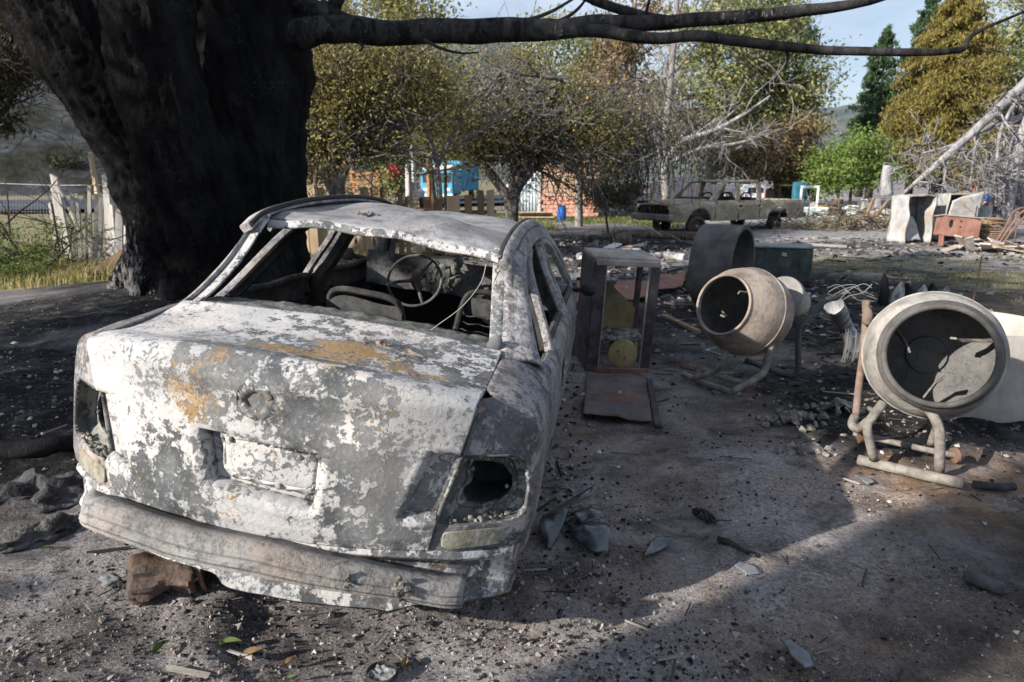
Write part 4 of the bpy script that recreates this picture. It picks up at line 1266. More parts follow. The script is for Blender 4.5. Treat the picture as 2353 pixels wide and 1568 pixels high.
# leaf cards gathered in clumps
LF_V = np.array([(0, -1, 0), (.42, -.1, .10), (0, 1, 0), (-.42, -.1, .10)], float)
LF_F = np.array([(0, 1, 2, 3)])
def cards(pos, size, aspect=1.0, down=0.0):
    n = len(pos)
    a = rng.normal(size=(n, 3)); a[:, 2] = a[:, 2] * (1 - down * .5) - down * 1.6
    a /= np.linalg.norm(a, axis=1)[:, None]
    b = rng.normal(size=(n, 3)); b -= a * (a * b).sum(1)[:, None]; b /= np.linalg.norm(b, axis=1)[:, None]
    c = np.cross(a, b)
    s = size * rng.uniform(.6, 1.3, n)
    P = pos[:, None, :] + s[:, None, None] * (LF_V[None, :, 1:2] * a[:, None, :] + LF_V[None, :, 0:1] * aspect * b[:, None, :] + LF_V[None, :, 2:3] * c[:, None, :])
    F = LF_F[None] + (np.arange(n) * 4)[:, None, None]
    return P.reshape(-1, 3), F.reshape(-1, 4)

def crown_points(ells, n, clumps, spread, hollow=.35):
    vols = np.array([e[1][0] * e[1][1] * e[1][2] for e in ells]); vols = vols ** .8 / (vols ** .8).sum()
    out = []
    for e, w in zip(ells, vols):
        c, r = np.array(e[0]), np.array(e[1])
        k = max(3, int(clumps * w)); m = int(n * w)
        d = rng.normal(size=(k, 3)); d /= np.linalg.norm(d, axis=1)[:, None]
        rad = (hollow + (1 - hollow) * rng.random(k) ** .55)
        cc = c + d * rad[:, None] * r * rng.uniform(.82, 1.12, (k, 1))
        wt_ = rng.gamma(1.2, 1, k); wt_ /= wt_.sum()
        pick = rng.choice(k, m, p=wt_)
        off = rng.normal(size=(m, 3)) * spread * rng.uniform(.5, 1.2, k)[pick][:, None] * np.array([1, 1, .75])
        out.append(cc[pick] + off)
    return np.concatenate(out)

def grow(mb, p, d, length, r, depth, spread=.6, droop=0.0, kids=3, n=5, minr=.004, seg=4, wander=.25, tips=None):
    p = Vector(p); d = Vector(d).normalized(); pts = [p]; rr = [r]
    for i in range(seg):
        d = (d + Vector((random.gauss(0, wander), random.gauss(0, wander), random.gauss(0, wander) - droop)) * .5).normalized()
        p = p + d * length / seg; pts.append(p); rr.append(max(minr, r * (1 - .6 * (i + 1) / seg)))
    mb.tube(pts, rr, n, cap=False)
    if tips is not None: tips.append(p)
    if depth > 0:
        for k in range(kids):
            i = random.randint(1, seg); q = pts[i]
            dd = (d + Vector((random.gauss(0, spread), random.gauss(0, spread), random.gauss(0, spread) + .1))).normalized()
            grow(mb, q, dd, length * random.uniform(.5, .8), max(minr, rr[i] * .62), depth - 1, spread, droop, kids, max(3, n - 1), minr, seg, wander, tips)

def leafy(name, label, base, trunk, ells, nleaf, size, mat, bmat, group=None, clumps=60, spread=.35, twigs=2, aspect=1.0, down=.15, cat='tree', r0=.12, part='foliage', hollow=.35):
    """trunk: list of (dx,dy,z) from the base; ells: crown ellipsoids relative to the base"""
    base = Vector(base)
    o = thing(name, label, cat, tuple(base), 0, group)
    if trunk:
        mb = MB()
        for ti, tp in enumerate(trunk):
            c = catmull([Vector(p) for p in tp], 4)
            mb.tube(c, list(np.linspace(r0, r0 * .35, len(c))), 9, rough=.15, seed=ti)
        build('trunk', mb, bmat, o, True, 180)
        mb = MB()
        for tp in trunk:
            top = Vector(tp[-1]); mid = Vector(tp[len(tp) // 2])
            for e in ells:
                for k in range(twigs):
                    q = mid.lerp(top, random.random()); c = Vector(e[0])
                    tgt = c + Vector([random.uniform(-1, 1) * r for r in e[1]])
                    dd = tgt - q
                    if dd.length < .2: continue
                    grow(mb, q, dd, dd.length * .8, r0 * .32, 2, .55, 0.02, 3, 5, .006)
        if mb.v: build('branches', mb, bmat, o, True, 180)
    P = crown_points(ells, nleaf, clumps, spread, hollow)
    P[:, 2] = np.maximum(P[:, 2], .05)
    V, F = cards(P, size, aspect, down)
    mesh_np(part, V, F, mat, o)
    return o

lm_olive = leafmat('olive_leaves', [(.06, .075, .02), (.15, .16, .045), (.29, .27, .10), (.38, .32, .14), (.11, .14, .035)], .45)
lm_brown = leafmat('scorched_brown_leaves', [(.09, .065, .035), (.20, .145, .075), (.30, .22, .12), (.14, .10, .055)], .3)
lm_gold = leafmat('golden_scorched_needles', [(.12, .10, .024), (.20, .165, .04), (.29, .235, .065), (.075, .072, .022)], .3)
lm_green = leafmat('green_leaves', [(.035, .07, .016), (.08, .13, .03), (.15, .20, .055), (.05, .085, .02)], .35)
lm_bright = leafmat('bright_green_leaves', [(.10, .17, .035), (.17, .26, .06), (.25, .31, .09), (.08, .13, .03)], .4)
lm_pine = leafmat('pine_needles', [(.022, .05, .022), (.045, .085, .035), (.075, .12, .05)], .2)
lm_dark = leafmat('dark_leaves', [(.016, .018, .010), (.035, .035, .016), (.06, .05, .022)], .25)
lm_euc = leafmat('grey_green_leaves', [(.09, .125, .045), (.19, .23, .085), (.32, .33, .14), (.42, .37, .18), (.15, .20, .07)], .45)
lm_fruit = leafmat('orchard_leaves', [(.03, .036, .012), (.09, .09, .028), (.19, .17, .05), (.33, .27, .10), (.055, .058, .02), (.44, .35, .15)], .4)

def crown_at(px, py, d, base, rx, rz, ry=None):
    p = A(px, py, d); k = d * PS / FPX
    return ((p.x - base.x, p.y - base.y, p.z - base.z), (rx * k, (ry or rx) * k, rz * k))
def tree_px(name, label, px, d, crowns, nleaf, size, mat, bmat, trunks=None, group='trees beyond the yard', **kw):
    b = A(px, 500, d); b.z = gz(b.x, b.y) - .05
    ells = [crown_at(cx, cy, d + dz, b, rx, rz, ry) for cx, cy, dz, rx, rz, ry in crowns]
    tk = []
    for tr in (trunks or [[(px, None), (crowns[0][0], crowns[0][1])]]):
        l = [(0, 0, 0)]
        for (x, y) in tr:
            if y is None: continue
            p = A(x, y, d); l.append((p.x - b.x, p.y - b.y, p.z - b.z))
        if len(l) == 2: l.insert(1, tuple((Vector(l[1]) * .5 + Vector((random.uniform(-.1, .1), 0, 0)))))
        tk.append(l)
    return leafy(name, label, b, tk, ells, nleaf, size, mat, bmat, group, **kw)

# orchard trees behind the picket fence
tree_px('fruit_tree', 'leafy fruit tree behind the picket fence beside the black trunk, leaves yellowing', 775, 13.5,
        [(770, 190, 0, 110, 90, 110), (880, 210, .5, 130, 110, 120), (700, 260, 0, 90, 100, 100), (820, 310, 0, 140, 45, 90), (960, 180, .5, 110, 110, 100), (700, 360, .2, 50, 60, 60), (880, 330, .3, 60, 25, 60)], 21000, .042, lm_fruit, bk_twig,
        [[(776, 470), (770, 380), (760, 280), (740, 170)], [(776, 470), (790, 390), (830, 300), (870, 190)], [(776, 470), (745, 400), (710, 330), (695, 260)]], 'fruit trees along the picket fence', clumps=80, spread=.46, r0=.14, twigs=5, hollow=.15)
tree_px('fruit_tree', 'dark fruit tree with a forked trunk in front of the plank shed', 1175, 17.5,
        [(1000, 250, 0, 120, 80, 100), (1110, 290, 0, 140, 80, 110), (1260, 260, 0, 150, 90, 120), (1170, 200, 1, 160, 80, 100), (1390, 280, 0, 130, 80, 100), (1080, 335, -.5, 120, 40, 80), (1300, 350, -.5, 110, 40, 80), (1340, 390, 0, 60, 35, 60)], 25000, .042, lm_fruit, bk_twig,
        [[(1172, 470), (1150, 430), (1105, 370), (1060, 300), (1010, 220)], [(1180, 470), (1190, 430), (1225, 385), (1270, 300), (1330, 230)], [(1178, 460), (1182, 380), (1160, 280), (1150, 160)], [(1178, 440), (1215, 360), (1250, 250), (1310, 170)]], 'fruit trees along the picket fence', clumps=80, spread=.50, r0=.17, twigs=3, hollow=.12)
tree_px('fruit_tree', 'thin many stemmed tree between the black trunk and the orange gate', 720, 16.5,
        [(715, 300, 0, 60, 110, 60), (740, 160, 1, 130, 80, 90), (700, 80, 1, 80, 60, 80)], 9000, .045, lm_fruit, bk_brown,
        [[(715, 430), (705, 330), (700, 200)], [(725, 430), (740, 340), (755, 200)], [(730, 440), (760, 380), (800, 280)]], 'fruit trees along the picket fence', clumps=70, spread=.3, r0=.08, twigs=4)
# apples left on the tree
apple = plain('yellow_apple_skin', (.45, .32, .09), (.5, .2, .08), 8, .5, 0)
mb = MB(); mb.blob((0, 0, 0), (.035, .035, .032), 2, 10, .1); 
ap0 = None
for k, (px, py) in enumerate([(1345, 190), (1375, 188), (1135, 325), (1470, 250), (1280, 410), (1350, 225), (1320, 300), (1175, 300), (1060, 340)]):
    p = A(px, py, 17.0)
    if ap0 is None:
        ap0 = build('apple', mb, apple); a = ap0
    else:
        a = ap0.copy(); COL.objects.link(a)
    a.location = p; tag(a, 'yellow apple still hanging among the dark fruit tree twigs', 'apple', 'apples left on the fruit tree')

# taller trees beyond
tree_px('tall_tree', 'tall olive brown tree rising above the picket fence, left of all', 790, 32, [(760, 30, 0, 130, 90, 120), (870, 60, 0, 120, 80, 110), (700, 120, 0, 90, 110, 100), (830, 170, 0, 160, 80, 120)], 12000, .085, lm_olive, bk_brown, clumps=80, spread=.5, r0=.16)
tree_px('tall_tree', 'yellowing tree filling the gap over the blue truck', 1000, 30, [(960, 40, 0, 110, 70, 110), (950, 150, 0, 90, 90, 110), (920, 230, 0, 110, 80, 100), (1010, 300, 0, 120, 60, 100)], 12000, .10, lm_olive, bk_brown, clumps=80, spread=.6, r0=.18)
tree_px('tall_tree', 'pale green tree behind the forked fruit tree', 1330, 36, [(1320, 200, 0, 80, 70, 90), (1270, 300, 0, 110, 60, 100), (1230, 110, 0, 70, 60, 80), (1345, 90, 0, 60, 60, 80)], 11000, .11, lm_euc, bk_grey, clumps=60, spread=.6, r0=.2)
tree_px('tall_tree', 'dense green trees closing the view behind the orange gate', 900, 62, [(860, 350, 0, 130, 60, 120), (980, 340, 0, 130, 70, 120), (760, 330, 0, 120, 80, 120), (1080, 360, 0, 90, 50, 100)], 12000, .20, lm_green, bk_dark, clumps=70, spread=1.0, r0=.3)
tree_px('tall_tree', 'tall thin brown tree with a straight grey trunk over the pickup bonnet', 1455, 34, [(1450, 60, 0, 80, 100, 80), (1420, 180, 0, 90, 80, 80), (1490, 250, 0, 90, 70, 80), (1400, 330, 0, 100, 60, 90)], 9000, .12, lm_brown, bk_grey, [[(1452, 400), (1450, 250), (1458, 100), (1460, -60)]], clumps=70, spread=.7, r0=.24)
tree_px('tall_tree', 'golden olive tree above the burnt pickup cab', 1630, 42, [(1640, 30, 0, 110, 100, 110), (1600, 150, 0, 110, 80, 100), (1560, 250, 0, 90, 70, 90), (1670, 230, 0, 100, 80, 90), (1620, 330, 0, 120, 70, 100)], 15000, .14, lm_euc, bk_grey, [[(1632, 400), (1628, 250), (1640, 80), (1650, -60)], [(1640, 400), (1655, 280), (1690, 160)]], clumps=110, spread=.75, r0=.3)
tree_px('tall_tree', 'large grey green tree beyond the pickup bed, its crown against the sky', 1790, 44, [(1760, 60, 0, 80, 110, 90), (1800, 200, 0, 120, 90, 110), (1740, 130, 0, 90, 90, 90), (1850, 270, 0, 45, 60, 80), (1835, 170, 0, 50, 60, 80), (1760, 300, 0, 110, 70, 100)], 17000, .14, lm_euc, bk_dark, [[(1790, 400), (1780, 250), (1765, 100)], [(1800, 400), (1830, 300), (1850, 200)]], clumps=130, spread=.75, r0=.32)
tree_px('tall_tree', 'dark needled tree top standing against the bright cloud', 1800, 52, [(1800, 55, 0, 45, 60, 60), (1835, 85, 0, 40, 28, 50), (1790, 0, 0, 40, 60, 60)], 4500, .15, lm_pine, bk_dark, clumps=45, spread=.5, r0=.28)
tree_px('scorched_bush', 'scorched brown bush between the white palisade and the tall trees', 1790, 41, [(1770, 360, 0, 85, 60, 90), (1830, 340, 0, 70, 70, 80), (1720, 380, 0, 60, 40, 70), (1850, 390, 0, 60, 35, 70)], 11000, .13, lm_brown, bk_brown, clumps=80, spread=.6, r0=.12, cat='bush')
tree_px('green_bush', 'bright green bush at the end of the grey track', 1950, 38, [(1950, 370, 0, 70, 55, 80), (1910, 400, 0, 50, 35, 60), (1990, 400, 0, 50, 35, 60), (1960, 335, 0, 35, 30, 40)], 11000, .11, lm_bright, bk_brown, clumps=90, spread=.5, r0=.10, cat='bush')
tree_px('green_bush', 'low green bush left of the bright green one, near the plank roof', 1870, 42, [(1870, 405, 0, 45, 30, 60), (1840, 420, 0, 40, 22, 50)], 4500, .12, lm_green, bk_brown, clumps=40, spread=.5, r0=.08, cat='bush')
tree_px('tall_tree', 'green grey tree at the right edge behind the ashen fallen tree', 2330, 46, [(2330, 90, 0, 90, 120, 100), (2290, 200, 0, 60, 90, 80), (2370, 250, 0, 90, 90, 90), (2260, 70, 0, 40, 60, 60)], 11000, .15, lm_euc, bk_dark, clumps=80, spread=.8, r0=.3)
tree_px('tall_tree', 'scorched tree trunk and thin crown far right of the golden conifer', 2240, 52, [(2240, 330, 0, 110, 110, 110), (2330, 360, 0, 100, 80, 100)], 9000, .17, lm_brown, bk_dark, clumps=70, spread=.9, r0=.3)

def conifer(name, label, px, d, top, halfw, mat, bmat, nbr=230, per=60, size=.2, droop=.55, group='trees beyond the yard', bottom=400, aspect=.5, lean=0.0, taper=.8):
    b = A(px, 500, d); b.z = gz(b.x, b.y) - .05
    H = A(px, top, d).z - b.z; zb = max(.4, A(px, bottom, d).z - b.z); k = d * PS / FPX; W = halfw * k
    o = thing(name, label, 'tree', tuple(b), 0, group)
    mb = MB(); mb.tube([(lean * H * t * .2, 0, H * t) for t in np.linspace(0, 1, 10)], list(np.linspace(.34, .03, 10)), 8, rough=.1); build('trunk', mb, bmat, o, True, 180)
    mb = MB(); pos = []
    for i in range(nbr):
        t = rng.random() ** .85; z = zb + (H - zb) * t
        L = W * max(.06, (1 - t ** 1.25)) ** taper * rng.uniform(.55, 1.12)
        a = rng.uniform(0, 2 * np.pi); dx, dy = math.cos(a), math.sin(a)
        p0 = Vector((lean * z * .2, 0, z)); pts = []
        for s in np.linspace(0, 1, 6):
            pts.append(p0 + Vector((dx * L * s, dy * L * s, L * (.22 * s - droop * s * s))))
        mb.tube(pts, list(np.linspace(.05, .012, 6)), 4, cap=False)
        m = int(per * (L / W + .25)); s = rng.random(m) ** .7
        q = np.array([(p0.x + dx * L * u, p0.y + dy * L * u, p0.z + L * (.22 * u - droop * u * u)) for u in s])
        side = rng.normal(0, .10, m) * L
        q[:, 0] += -dy * side; q[:, 1] += dx * side; q[:, 2] -= np.abs(rng.normal(0, .16, m)) * (L * .35 + .3)
        pos.append(q)
    build('branches', mb, bmat, o, True, 180)
    V, F = cards(np.concatenate(pos), size, aspect, .75); mesh_np('needles', V, F, mat, o)
    return o
conifer('golden_conifer', 'tall golden brown scorched conifer with drooping sprays, right of the sky gap', 2140, 40, -40, 165, lm_gold, bk_dark, 480, 190, .135, .42, taper=.62, aspect=.6)
conifer('green_pine', 'slim green pine just left of the golden conifer', 1990, 60, 60, 75, lm_pine, bk_dark, 140, 55, .30, .15, bottom=330, taper=.75)
conifer('green_pine', 'green pine top peeking over the golden conifer', 2080, 58, -30, 80, lm_pine, bk_dark, 150, 55, .30, .15, bottom=250)
conifer('green_pine', 'small far pine in front of the blue mountain', 1968, 66, 130, 40, lm_pine, bk_dark, 80, 40, .28, .15, bottom=300)

# bare poles and dead limbs
def bare(name, label, px, d, trunks, mat, depth=3, kids=3, r0=.12, droop=0.0, spread=.55, twl=.5, cat='tree', group=None, n0=10, wander=.25, minr=.007):
    b = A(*trunks[0][0][:2], d); b.z = gz(b.x, b.y) - .05
    o = thing(name, label, cat, tuple(b), 0, group)
    mt = MB(); mbr = MB()
    for tr in trunks:
        pts = [A(x, y, d + dz) - b for x, y, dz, r in tr]; c = catmull(pts, 5)
        rr = np.interp(np.linspace(0, 1, len(c)), np.linspace(0, 1, len(tr)), [p[3] for p in tr])
        mt.tube(c, list(rr), 9, rough=.12, seed=tr[0][0])
        for k in range(n0):
            i = random.randint(len(c) // 4, len(c) - 1)
            t = (c[min(i + 1, len(c) - 1)] - c[i - 1]).normalized()
            dd = t + Vector((random.gauss(0, .8), random.gauss(0, .6), random.gauss(.1, .7)))
            grow(mbr, c[i], dd, twl * random.uniform(.5, 1.3), rr[i] * .4, depth - 1, spread, droop, kids, 5, minr, 4, wander)
    build('trunk', mt, mat, o, True, 180)
    if mbr.v: build('branches', mbr, mat, o, True, 180)
    return o
bare('bare_tree', 'bare straight grey trunk standing behind the pickup cab', 1535, 29, [[(1530, 470, 0, .17), (1528, 350, 0, .15), (1540, 200, 0, .13), (1552, 60, 0, .11), (1560, -80, 0, .08)]], bk_grey, 3, 3, .15, 0, .6, 1.6, n0=16)
bare('bare_tree', 'leafless grey twiggy tree between the two leafy fruit trees', 1010, 15.5, [[(1012, 470, 0, .07), (1000, 360, 0, .06), (960, 250, -.3, .045), (930, 150, -.5, .02)], [(1006, 380, 0, .05), (1060, 270, -.2, .04), (1090, 150, -.3, .018)], [(1008, 360, 0, .04), (1120, 290, -.4, .03), (1200, 230, -.5, .012)], [(1004, 400, 0, .045), (900, 330, -.2, .03), (840, 240, -.3, .012)]], bk_grey, 3, 3, .1, 0, .55, .9, n0=9, minr=.005)
bare('dead_limb', 'grey dead branch sprawling to the right above the pickup', 1535, 27, [[(1520, 400, 0, .12), (1560, 330, 0, .11), (1640, 300, -.5, .09), (1710, 262, -1, .06), (1770, 220, -1.2, .03)], [(1530, 380, 0, .10), (1600, 345, 0, .07), (1690, 330, -.5, .05), (1760, 310, -.6, .03)], [(1525, 390, 0, .09), (1500, 300, 0, .06), (1440, 230, 0, .03)]], bk_white, 3, 3, .1, .0, .55, 1.2, 'branch', n0=9, minr=.009)
bare('ashen_fallen_tree', 'ash white leaning dead tree sprawling over the junk at the right edge', 2290, 19.8, [
    [(2298, 520, 0, .33), (2308, 440, 0, .29), (2330, 370, 0, .25), (2356, 290, 0, .22), (2400, 180, 0, .18)],
    [(2430, 120, .2, .15), (2330, 215, -.2, .125), (2240, 300, -.6, .11), (2150, 380, -.9, .08), (2078, 442, -1.1, .04)],
    [(2400, 260, 0, .10), (2290, 285, 0, .08), (2200, 330, -.3, .05), (2120, 352, -.4, .025)],
    [(2362, 500, .3, .18), (2345, 420, .3, .15), (2352, 330, .4, .12)],
    [(2310, 420, 0, .10), (2275, 385, -.3, .07), (2240, 350, -.5, .035)],
    [(2335, 230, -.3, .05), (2300, 300, -.5, .045), (2290, 370, -.6, .035), (2285, 440, -.7, .02)],
    [(2250, 300, -.5, .04), (2238, 360, -.7, .03), (2228, 430, -.8, .018)], [(2180, 350, -.8, .035), (2172, 400, -.9, .025), (2165, 440, -.9, .015)]], bk_white, 4, 3, .2, .05, .55, .7, n0=9, minr=.007)
bare('bare_tree', 'grey burnt stump of a trunk under the golden conifer', 2040, 33, [[(2038, 450, 0, .30), (2036, 410, 0, .24), (2040, 380, 0, .20)]], bk_white, 2, 2, .2, 0, .6, .6, n0=0)
# drooping dry creeper in front of the shed
o = thing('dry_creeper', 'dark dry creeper drooping in a heap between the shed and the pickup', 'creeper', tuple(G(1420, 490)))
mb = MB()
for k in range(330):
    x0 = random.gauss(1400, 70); y0 = random.gauss(265, 35); x1 = x0 + random.gauss(30, 75); y1 = min(470, random.gauss(390, 45)); d = random.uniform(19.5, 22.5)
    p = [A(x0, y0, d), A(x0 * .6 + x1 * .4, y0 - random.uniform(-10, 30), d + random.uniform(-.4, .4)), A(x1, (y0 + y1) / 2, d), A(x1 + random.gauss(5, 14), y1, d)]
    mb.tube([q - o.location for q in catmull(p, 3)], [random.uniform(.006, .017)] * 10, 3, cap=False)
build('stems', mb, bark('dry_vine', (.045, .040, .038), (.20, .185, .175), 6), o, True, 180)
P = np.array([tuple(A(random.gauss(1420, 85), min(470, random.gauss(345, 55)), random.uniform(19.5, 22.5)) - o.location) for k in range(7000)])
V, F = cards(P, .045, 1.0, .3); mesh_np('foliage', V, F, leafmat('dead_creeper_leaves', [(.02, .019, .016), (.06, .055, .045), (.13, .12, .105), (.22, .21, .19)], .2), o)
tree_px('grey_bush', 'grey green bush in front of the shed, by the pickup front wheel', 1400, 20.5, [(1385, 445, 0, 45, 28, 40), (1415, 470, 0, 45, 22, 40), (1440, 440, 0, 40, 30, 40)], 5200, .05, leafmat('grey_bush_leaves', [(.045, .045, .03), (.12, .115, .07), (.21, .20, .13)], .3), bk_brown, None, None, clumps=40, spread=.22, r0=.04, cat='bush')
# dark branch hanging in at the left edge
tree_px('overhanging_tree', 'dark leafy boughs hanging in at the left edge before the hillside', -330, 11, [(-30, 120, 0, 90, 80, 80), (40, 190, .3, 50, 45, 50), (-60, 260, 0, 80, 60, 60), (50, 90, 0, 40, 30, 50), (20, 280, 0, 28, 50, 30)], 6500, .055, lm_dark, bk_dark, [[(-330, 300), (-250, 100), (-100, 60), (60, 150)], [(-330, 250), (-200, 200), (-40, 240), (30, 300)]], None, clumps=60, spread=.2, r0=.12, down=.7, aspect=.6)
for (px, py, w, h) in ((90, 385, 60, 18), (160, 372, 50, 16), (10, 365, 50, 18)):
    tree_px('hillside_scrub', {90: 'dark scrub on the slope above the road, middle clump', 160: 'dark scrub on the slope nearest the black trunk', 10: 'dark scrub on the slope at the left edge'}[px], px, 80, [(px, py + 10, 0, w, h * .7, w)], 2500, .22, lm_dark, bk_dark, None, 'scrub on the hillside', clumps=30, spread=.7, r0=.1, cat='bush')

# trees behind and left of the photographer, whose shade falls into the yard
def shade_tree(label, x, y, H, r0, ells, nleaf, size, clumps, spread, trunk=None, nb=24):
    b = Vector((x, y, gz(x, y) - .1))
    return leafy('shade_tree', label, b, [trunk or [(0, 0, 0), (.1, .1, H * .4), (0, .2, H * .75), (.2, 0, H)]], ells, nleaf, size, lm_olive, bk_brown, 'trees beside the photographer', clumps=clumps, spread=spread, r0=r0, twigs=nb // max(1, len(ells)))
shade_tree('thick trunked tree left behind the photographer', -7.75, -3.50, 11, .50, [((0, 0, 9.5), (2.6, 2.6, 2.2)), ((1.5, -1, 8), (1.5, 1.5, 1.2))], 1100, .10, 30, .45)
shade_tree('dense bushy tree left of the photographer', -11.5, .35, 9, .30, [((0, 0, 6.2), (2.0, 2.3, 2.4)), ((-.6, 1.0, 9.5), (1.8, 2.0, 2.2)), ((.3, -1.4, 5.6), (1.2, 1.2, 1.3))], 15000, .11, 130, .4)
shade_tree('sparse tall tree left of the photographer', -15.5, -3.6, 12, .30, [((0, 0, 8.6), (2.0, 2.2, 2.0)), ((.5, .6, 11.5), (2.2, 2.2, 1.8))], 3400, .11, 70, .4)

shade_tree('slim shrub added out of view left behind the photographer to shade the near ground', -10.4, -3.15, 4.6, .06, [((0, 0, 3.0), (.42, .42, 1.7))], 900, .09, 26, .2)  # unseen shrub, added and sized to dapple only the lower left ground
# ------------------------------------------------------------------ fences, yard edge, things beyond
wood_w = plain('weathered_wood', (.30, .28, .265), (.50, .48, .46), 9, .9, .5, 30, stretch=(1, 1, .12), bd=.01)
wood_o = plain('raw_plank_wood', (.36, .265, .175), (.52, .41, .29), 7, .85, .4, 30, stretch=(1, 1, .15), bd=.006)
wood_d = plain('brown_plank_wood', (.13, .085, .05), (.24, .17, .10), 7, .85, .4, 30, stretch=(1, 1, .15), bd=.006)
wood_c = plain('charred_wood', (.015, .014, .014), (.07, .065, .06), 12, .95, .8, 30, bd=.01)
wire_m = plain('fence_wire', (.25, .24, .23), bump=0)

def slat(mb, b, top, w, t, yaw=0.0, bend=0.0, pointy=0.0, taper=.85):
    """rough split board from b to top"""
    b = Vector(b); top = Vector(top); rows = []
    c, s = math.cos(yaw), math.sin(yaw)
    n = 6
    for i in range(n):
        f = i / (n - 1); p = b.lerp(top, f) + Vector((bend * math.sin(f * math.pi), 0, 0))
        ww = w * (1 - (1 - taper) * f) * (1 + .12 * mn.noise(Vector((b.x * 9, f * 3, b.y))))
        zo = pointy * (1 if i == n - 1 else 0)
        ring = []
        for (a, d, k) in ((-.5, -.5, -1), (.5, -.5, 1), (.5, .5, 1), (-.5, .5, -1)):
            ring.append((p.x + c * a * ww - s * d * t, p.y + s * a * ww + c * d * t, p.z + k * zo))
        rows.append(ring)
    vs = [q for r in rows for q in r]
    fs = [(i * 4 + k, i * 4 + (k + 1) % 4, (i + 1) * 4 + (k + 1) % 4, (i + 1) * 4 + k) for i in range(n - 1) for k in range(4)] + [(3, 2, 1, 0), tuple(4 * (n - 1) + k for k in range(4))]
    mb.add(vs, fs)

# left fence: each split post a part
def zoomL(x, y): return x / 1673 * 800 / 4096 * 2353, (y / 1673 * 800 + 550) / 4096 * 2353
LF = [(440, 410, 500, 900, 30, 0), (455, 320, 560, 905, 75, 0), (420, 548, 490, 890, 26, 0), (602, 466, 603, 900, 30, 0), (638, 470, 640, 880, 26, 0), (700, 660, 700, 905, 24, 0), (725, 470, 715, 920, 40, 2), (748, 405, 740, 930, 34, 0), (810, 470, 770, 950, 55, 0), (755, 130, 815, 470, 44, 1), (850, 470, 820, 985, 40, 0), (880, 300, 895, 990, 62, 0), (940, 560, 935, 960, 40, 0), (1010, 505, 975, 985, 70, 0), (1065, 600, 1050, 965, 36, 0), (1105, 660, 1105, 945, 38, 0), (1140, 740, 1140, 935, 34, 0), (1165, 790, 1168, 930, 26, 0), (965, 440, 985, 600, 50, 0)]
fl_o = thing('split_wood_fence', 'leaning fence of grey split posts standing left of the black tree, by the road', 'fence', tuple(G(215, 590)))
for k, (x0, y0, x1, y1, w, mt) in enumerate(LF):
    d = 13.2 - 2.4 * (x1 - 420) / 760 + random.uniform(-.12, .12)
    px0, py0 = zoomL(x0, y0); px1, py1 = zoomL(x1, y1)
    tp = A(px0, py0, d); bt = A(px1, py1, d + .02)
    if mt != 1 and k != 18: bt.z = min(bt.z, gz(bt.x, bt.y) - .05)
    mb = MB(); slat(mb, bt - fl_o.location, tp - fl_o.location, w * .478 * .5745 * PS / FPX * d * .92, .05 + random.random() * .03, random.uniform(-.5, .5), random.uniform(-.03, .03), random.uniform(-.04, .04), .8)
    build('split_post', mb, (wood_w, wood_o, wood_c)[mt], fl_o, False)
mb = MB(); p0, p1 = A(-40, 420, 13.6), A(330, 424, 11)
mb.tube([p0 - fl_o.location, p0.lerp(p1, .5) - fl_o.location + Vector((0, 0, -.03)), p1 - fl_o.location], .008, 4); build('barbed_wire', mb, wire_m, fl_o)
mb = MB()
for k in range(26):
    a = A(-40 + k * 7, 446, 13.8); b = A(-40 + k * 7, 500, 13.8); mb.tube([a - fl_o.location, b - fl_o.location], .004, 3)
for y in (455, 470, 485): mb.tube([A(-40, y, 13.8) - fl_o.location, A(140, y + 2, 13.4) - fl_o.location], .004, 3)
tag(build('wire_mesh', mb, wire_m, fl_o), kind='stuff')
mb = MB(); mb.tube(catmull([A(133, 425, 12.6), A(160, 480, 12.3), A(190, 545, 11.8), A(222, 592, 11.3)], 4), [.03, .032, .03, .028, .03, .03, .028, .026, .025, .024, .022, .02, .018], 6, rough=.2)
tag(build('leaning_pole', mb, bk_grey), 'thin grey pole leaning diagonally against the split wood fence', 'pole')
mb = MB(); slat(mb, A(250, 622, 9.9) + Vector((0, 0, -.02)), A(332, 566, 10.2), .62, .10, .35, 0, 0, .8)
tag(build('slab_of_wood', mb, wood_d), 'broad brown slab of wood lying at the foot of the fence by the black trunk', 'board')
# brushwood at the left edge
mb = MB(); c = A(20, 560, 10.8)
for k in range(60):
    grow(mb, c + Vector((random.gauss(0, .6), random.gauss(0, .3), random.gauss(-.1, .2))), (random.gauss(0, 1), random.gauss(0, .6), random.gauss(.1, .5)), random.uniform(.4, 1.1), random.uniform(.008, .025), 1, .6, 0, 2, 4, .005)
tag(build('brush_pile', mb, bk_dark), 'dark heap of brushwood in the grass at the left edge', 'brushwood')
mb = MB(); P = crown_points([((c.x, c.y, c.z - .15), (1.0, .5, .35)), (tuple(A(110, 545, 11.5)), (.9, .4, .3)), (tuple(A(60, 620, 10)), (.8, .4, .25))], 4200, 60, .16)
V, F = cards(P, .035, .6, .2); tag(mesh_np('low_weeds', V, F, lm_green), kind='stuff')

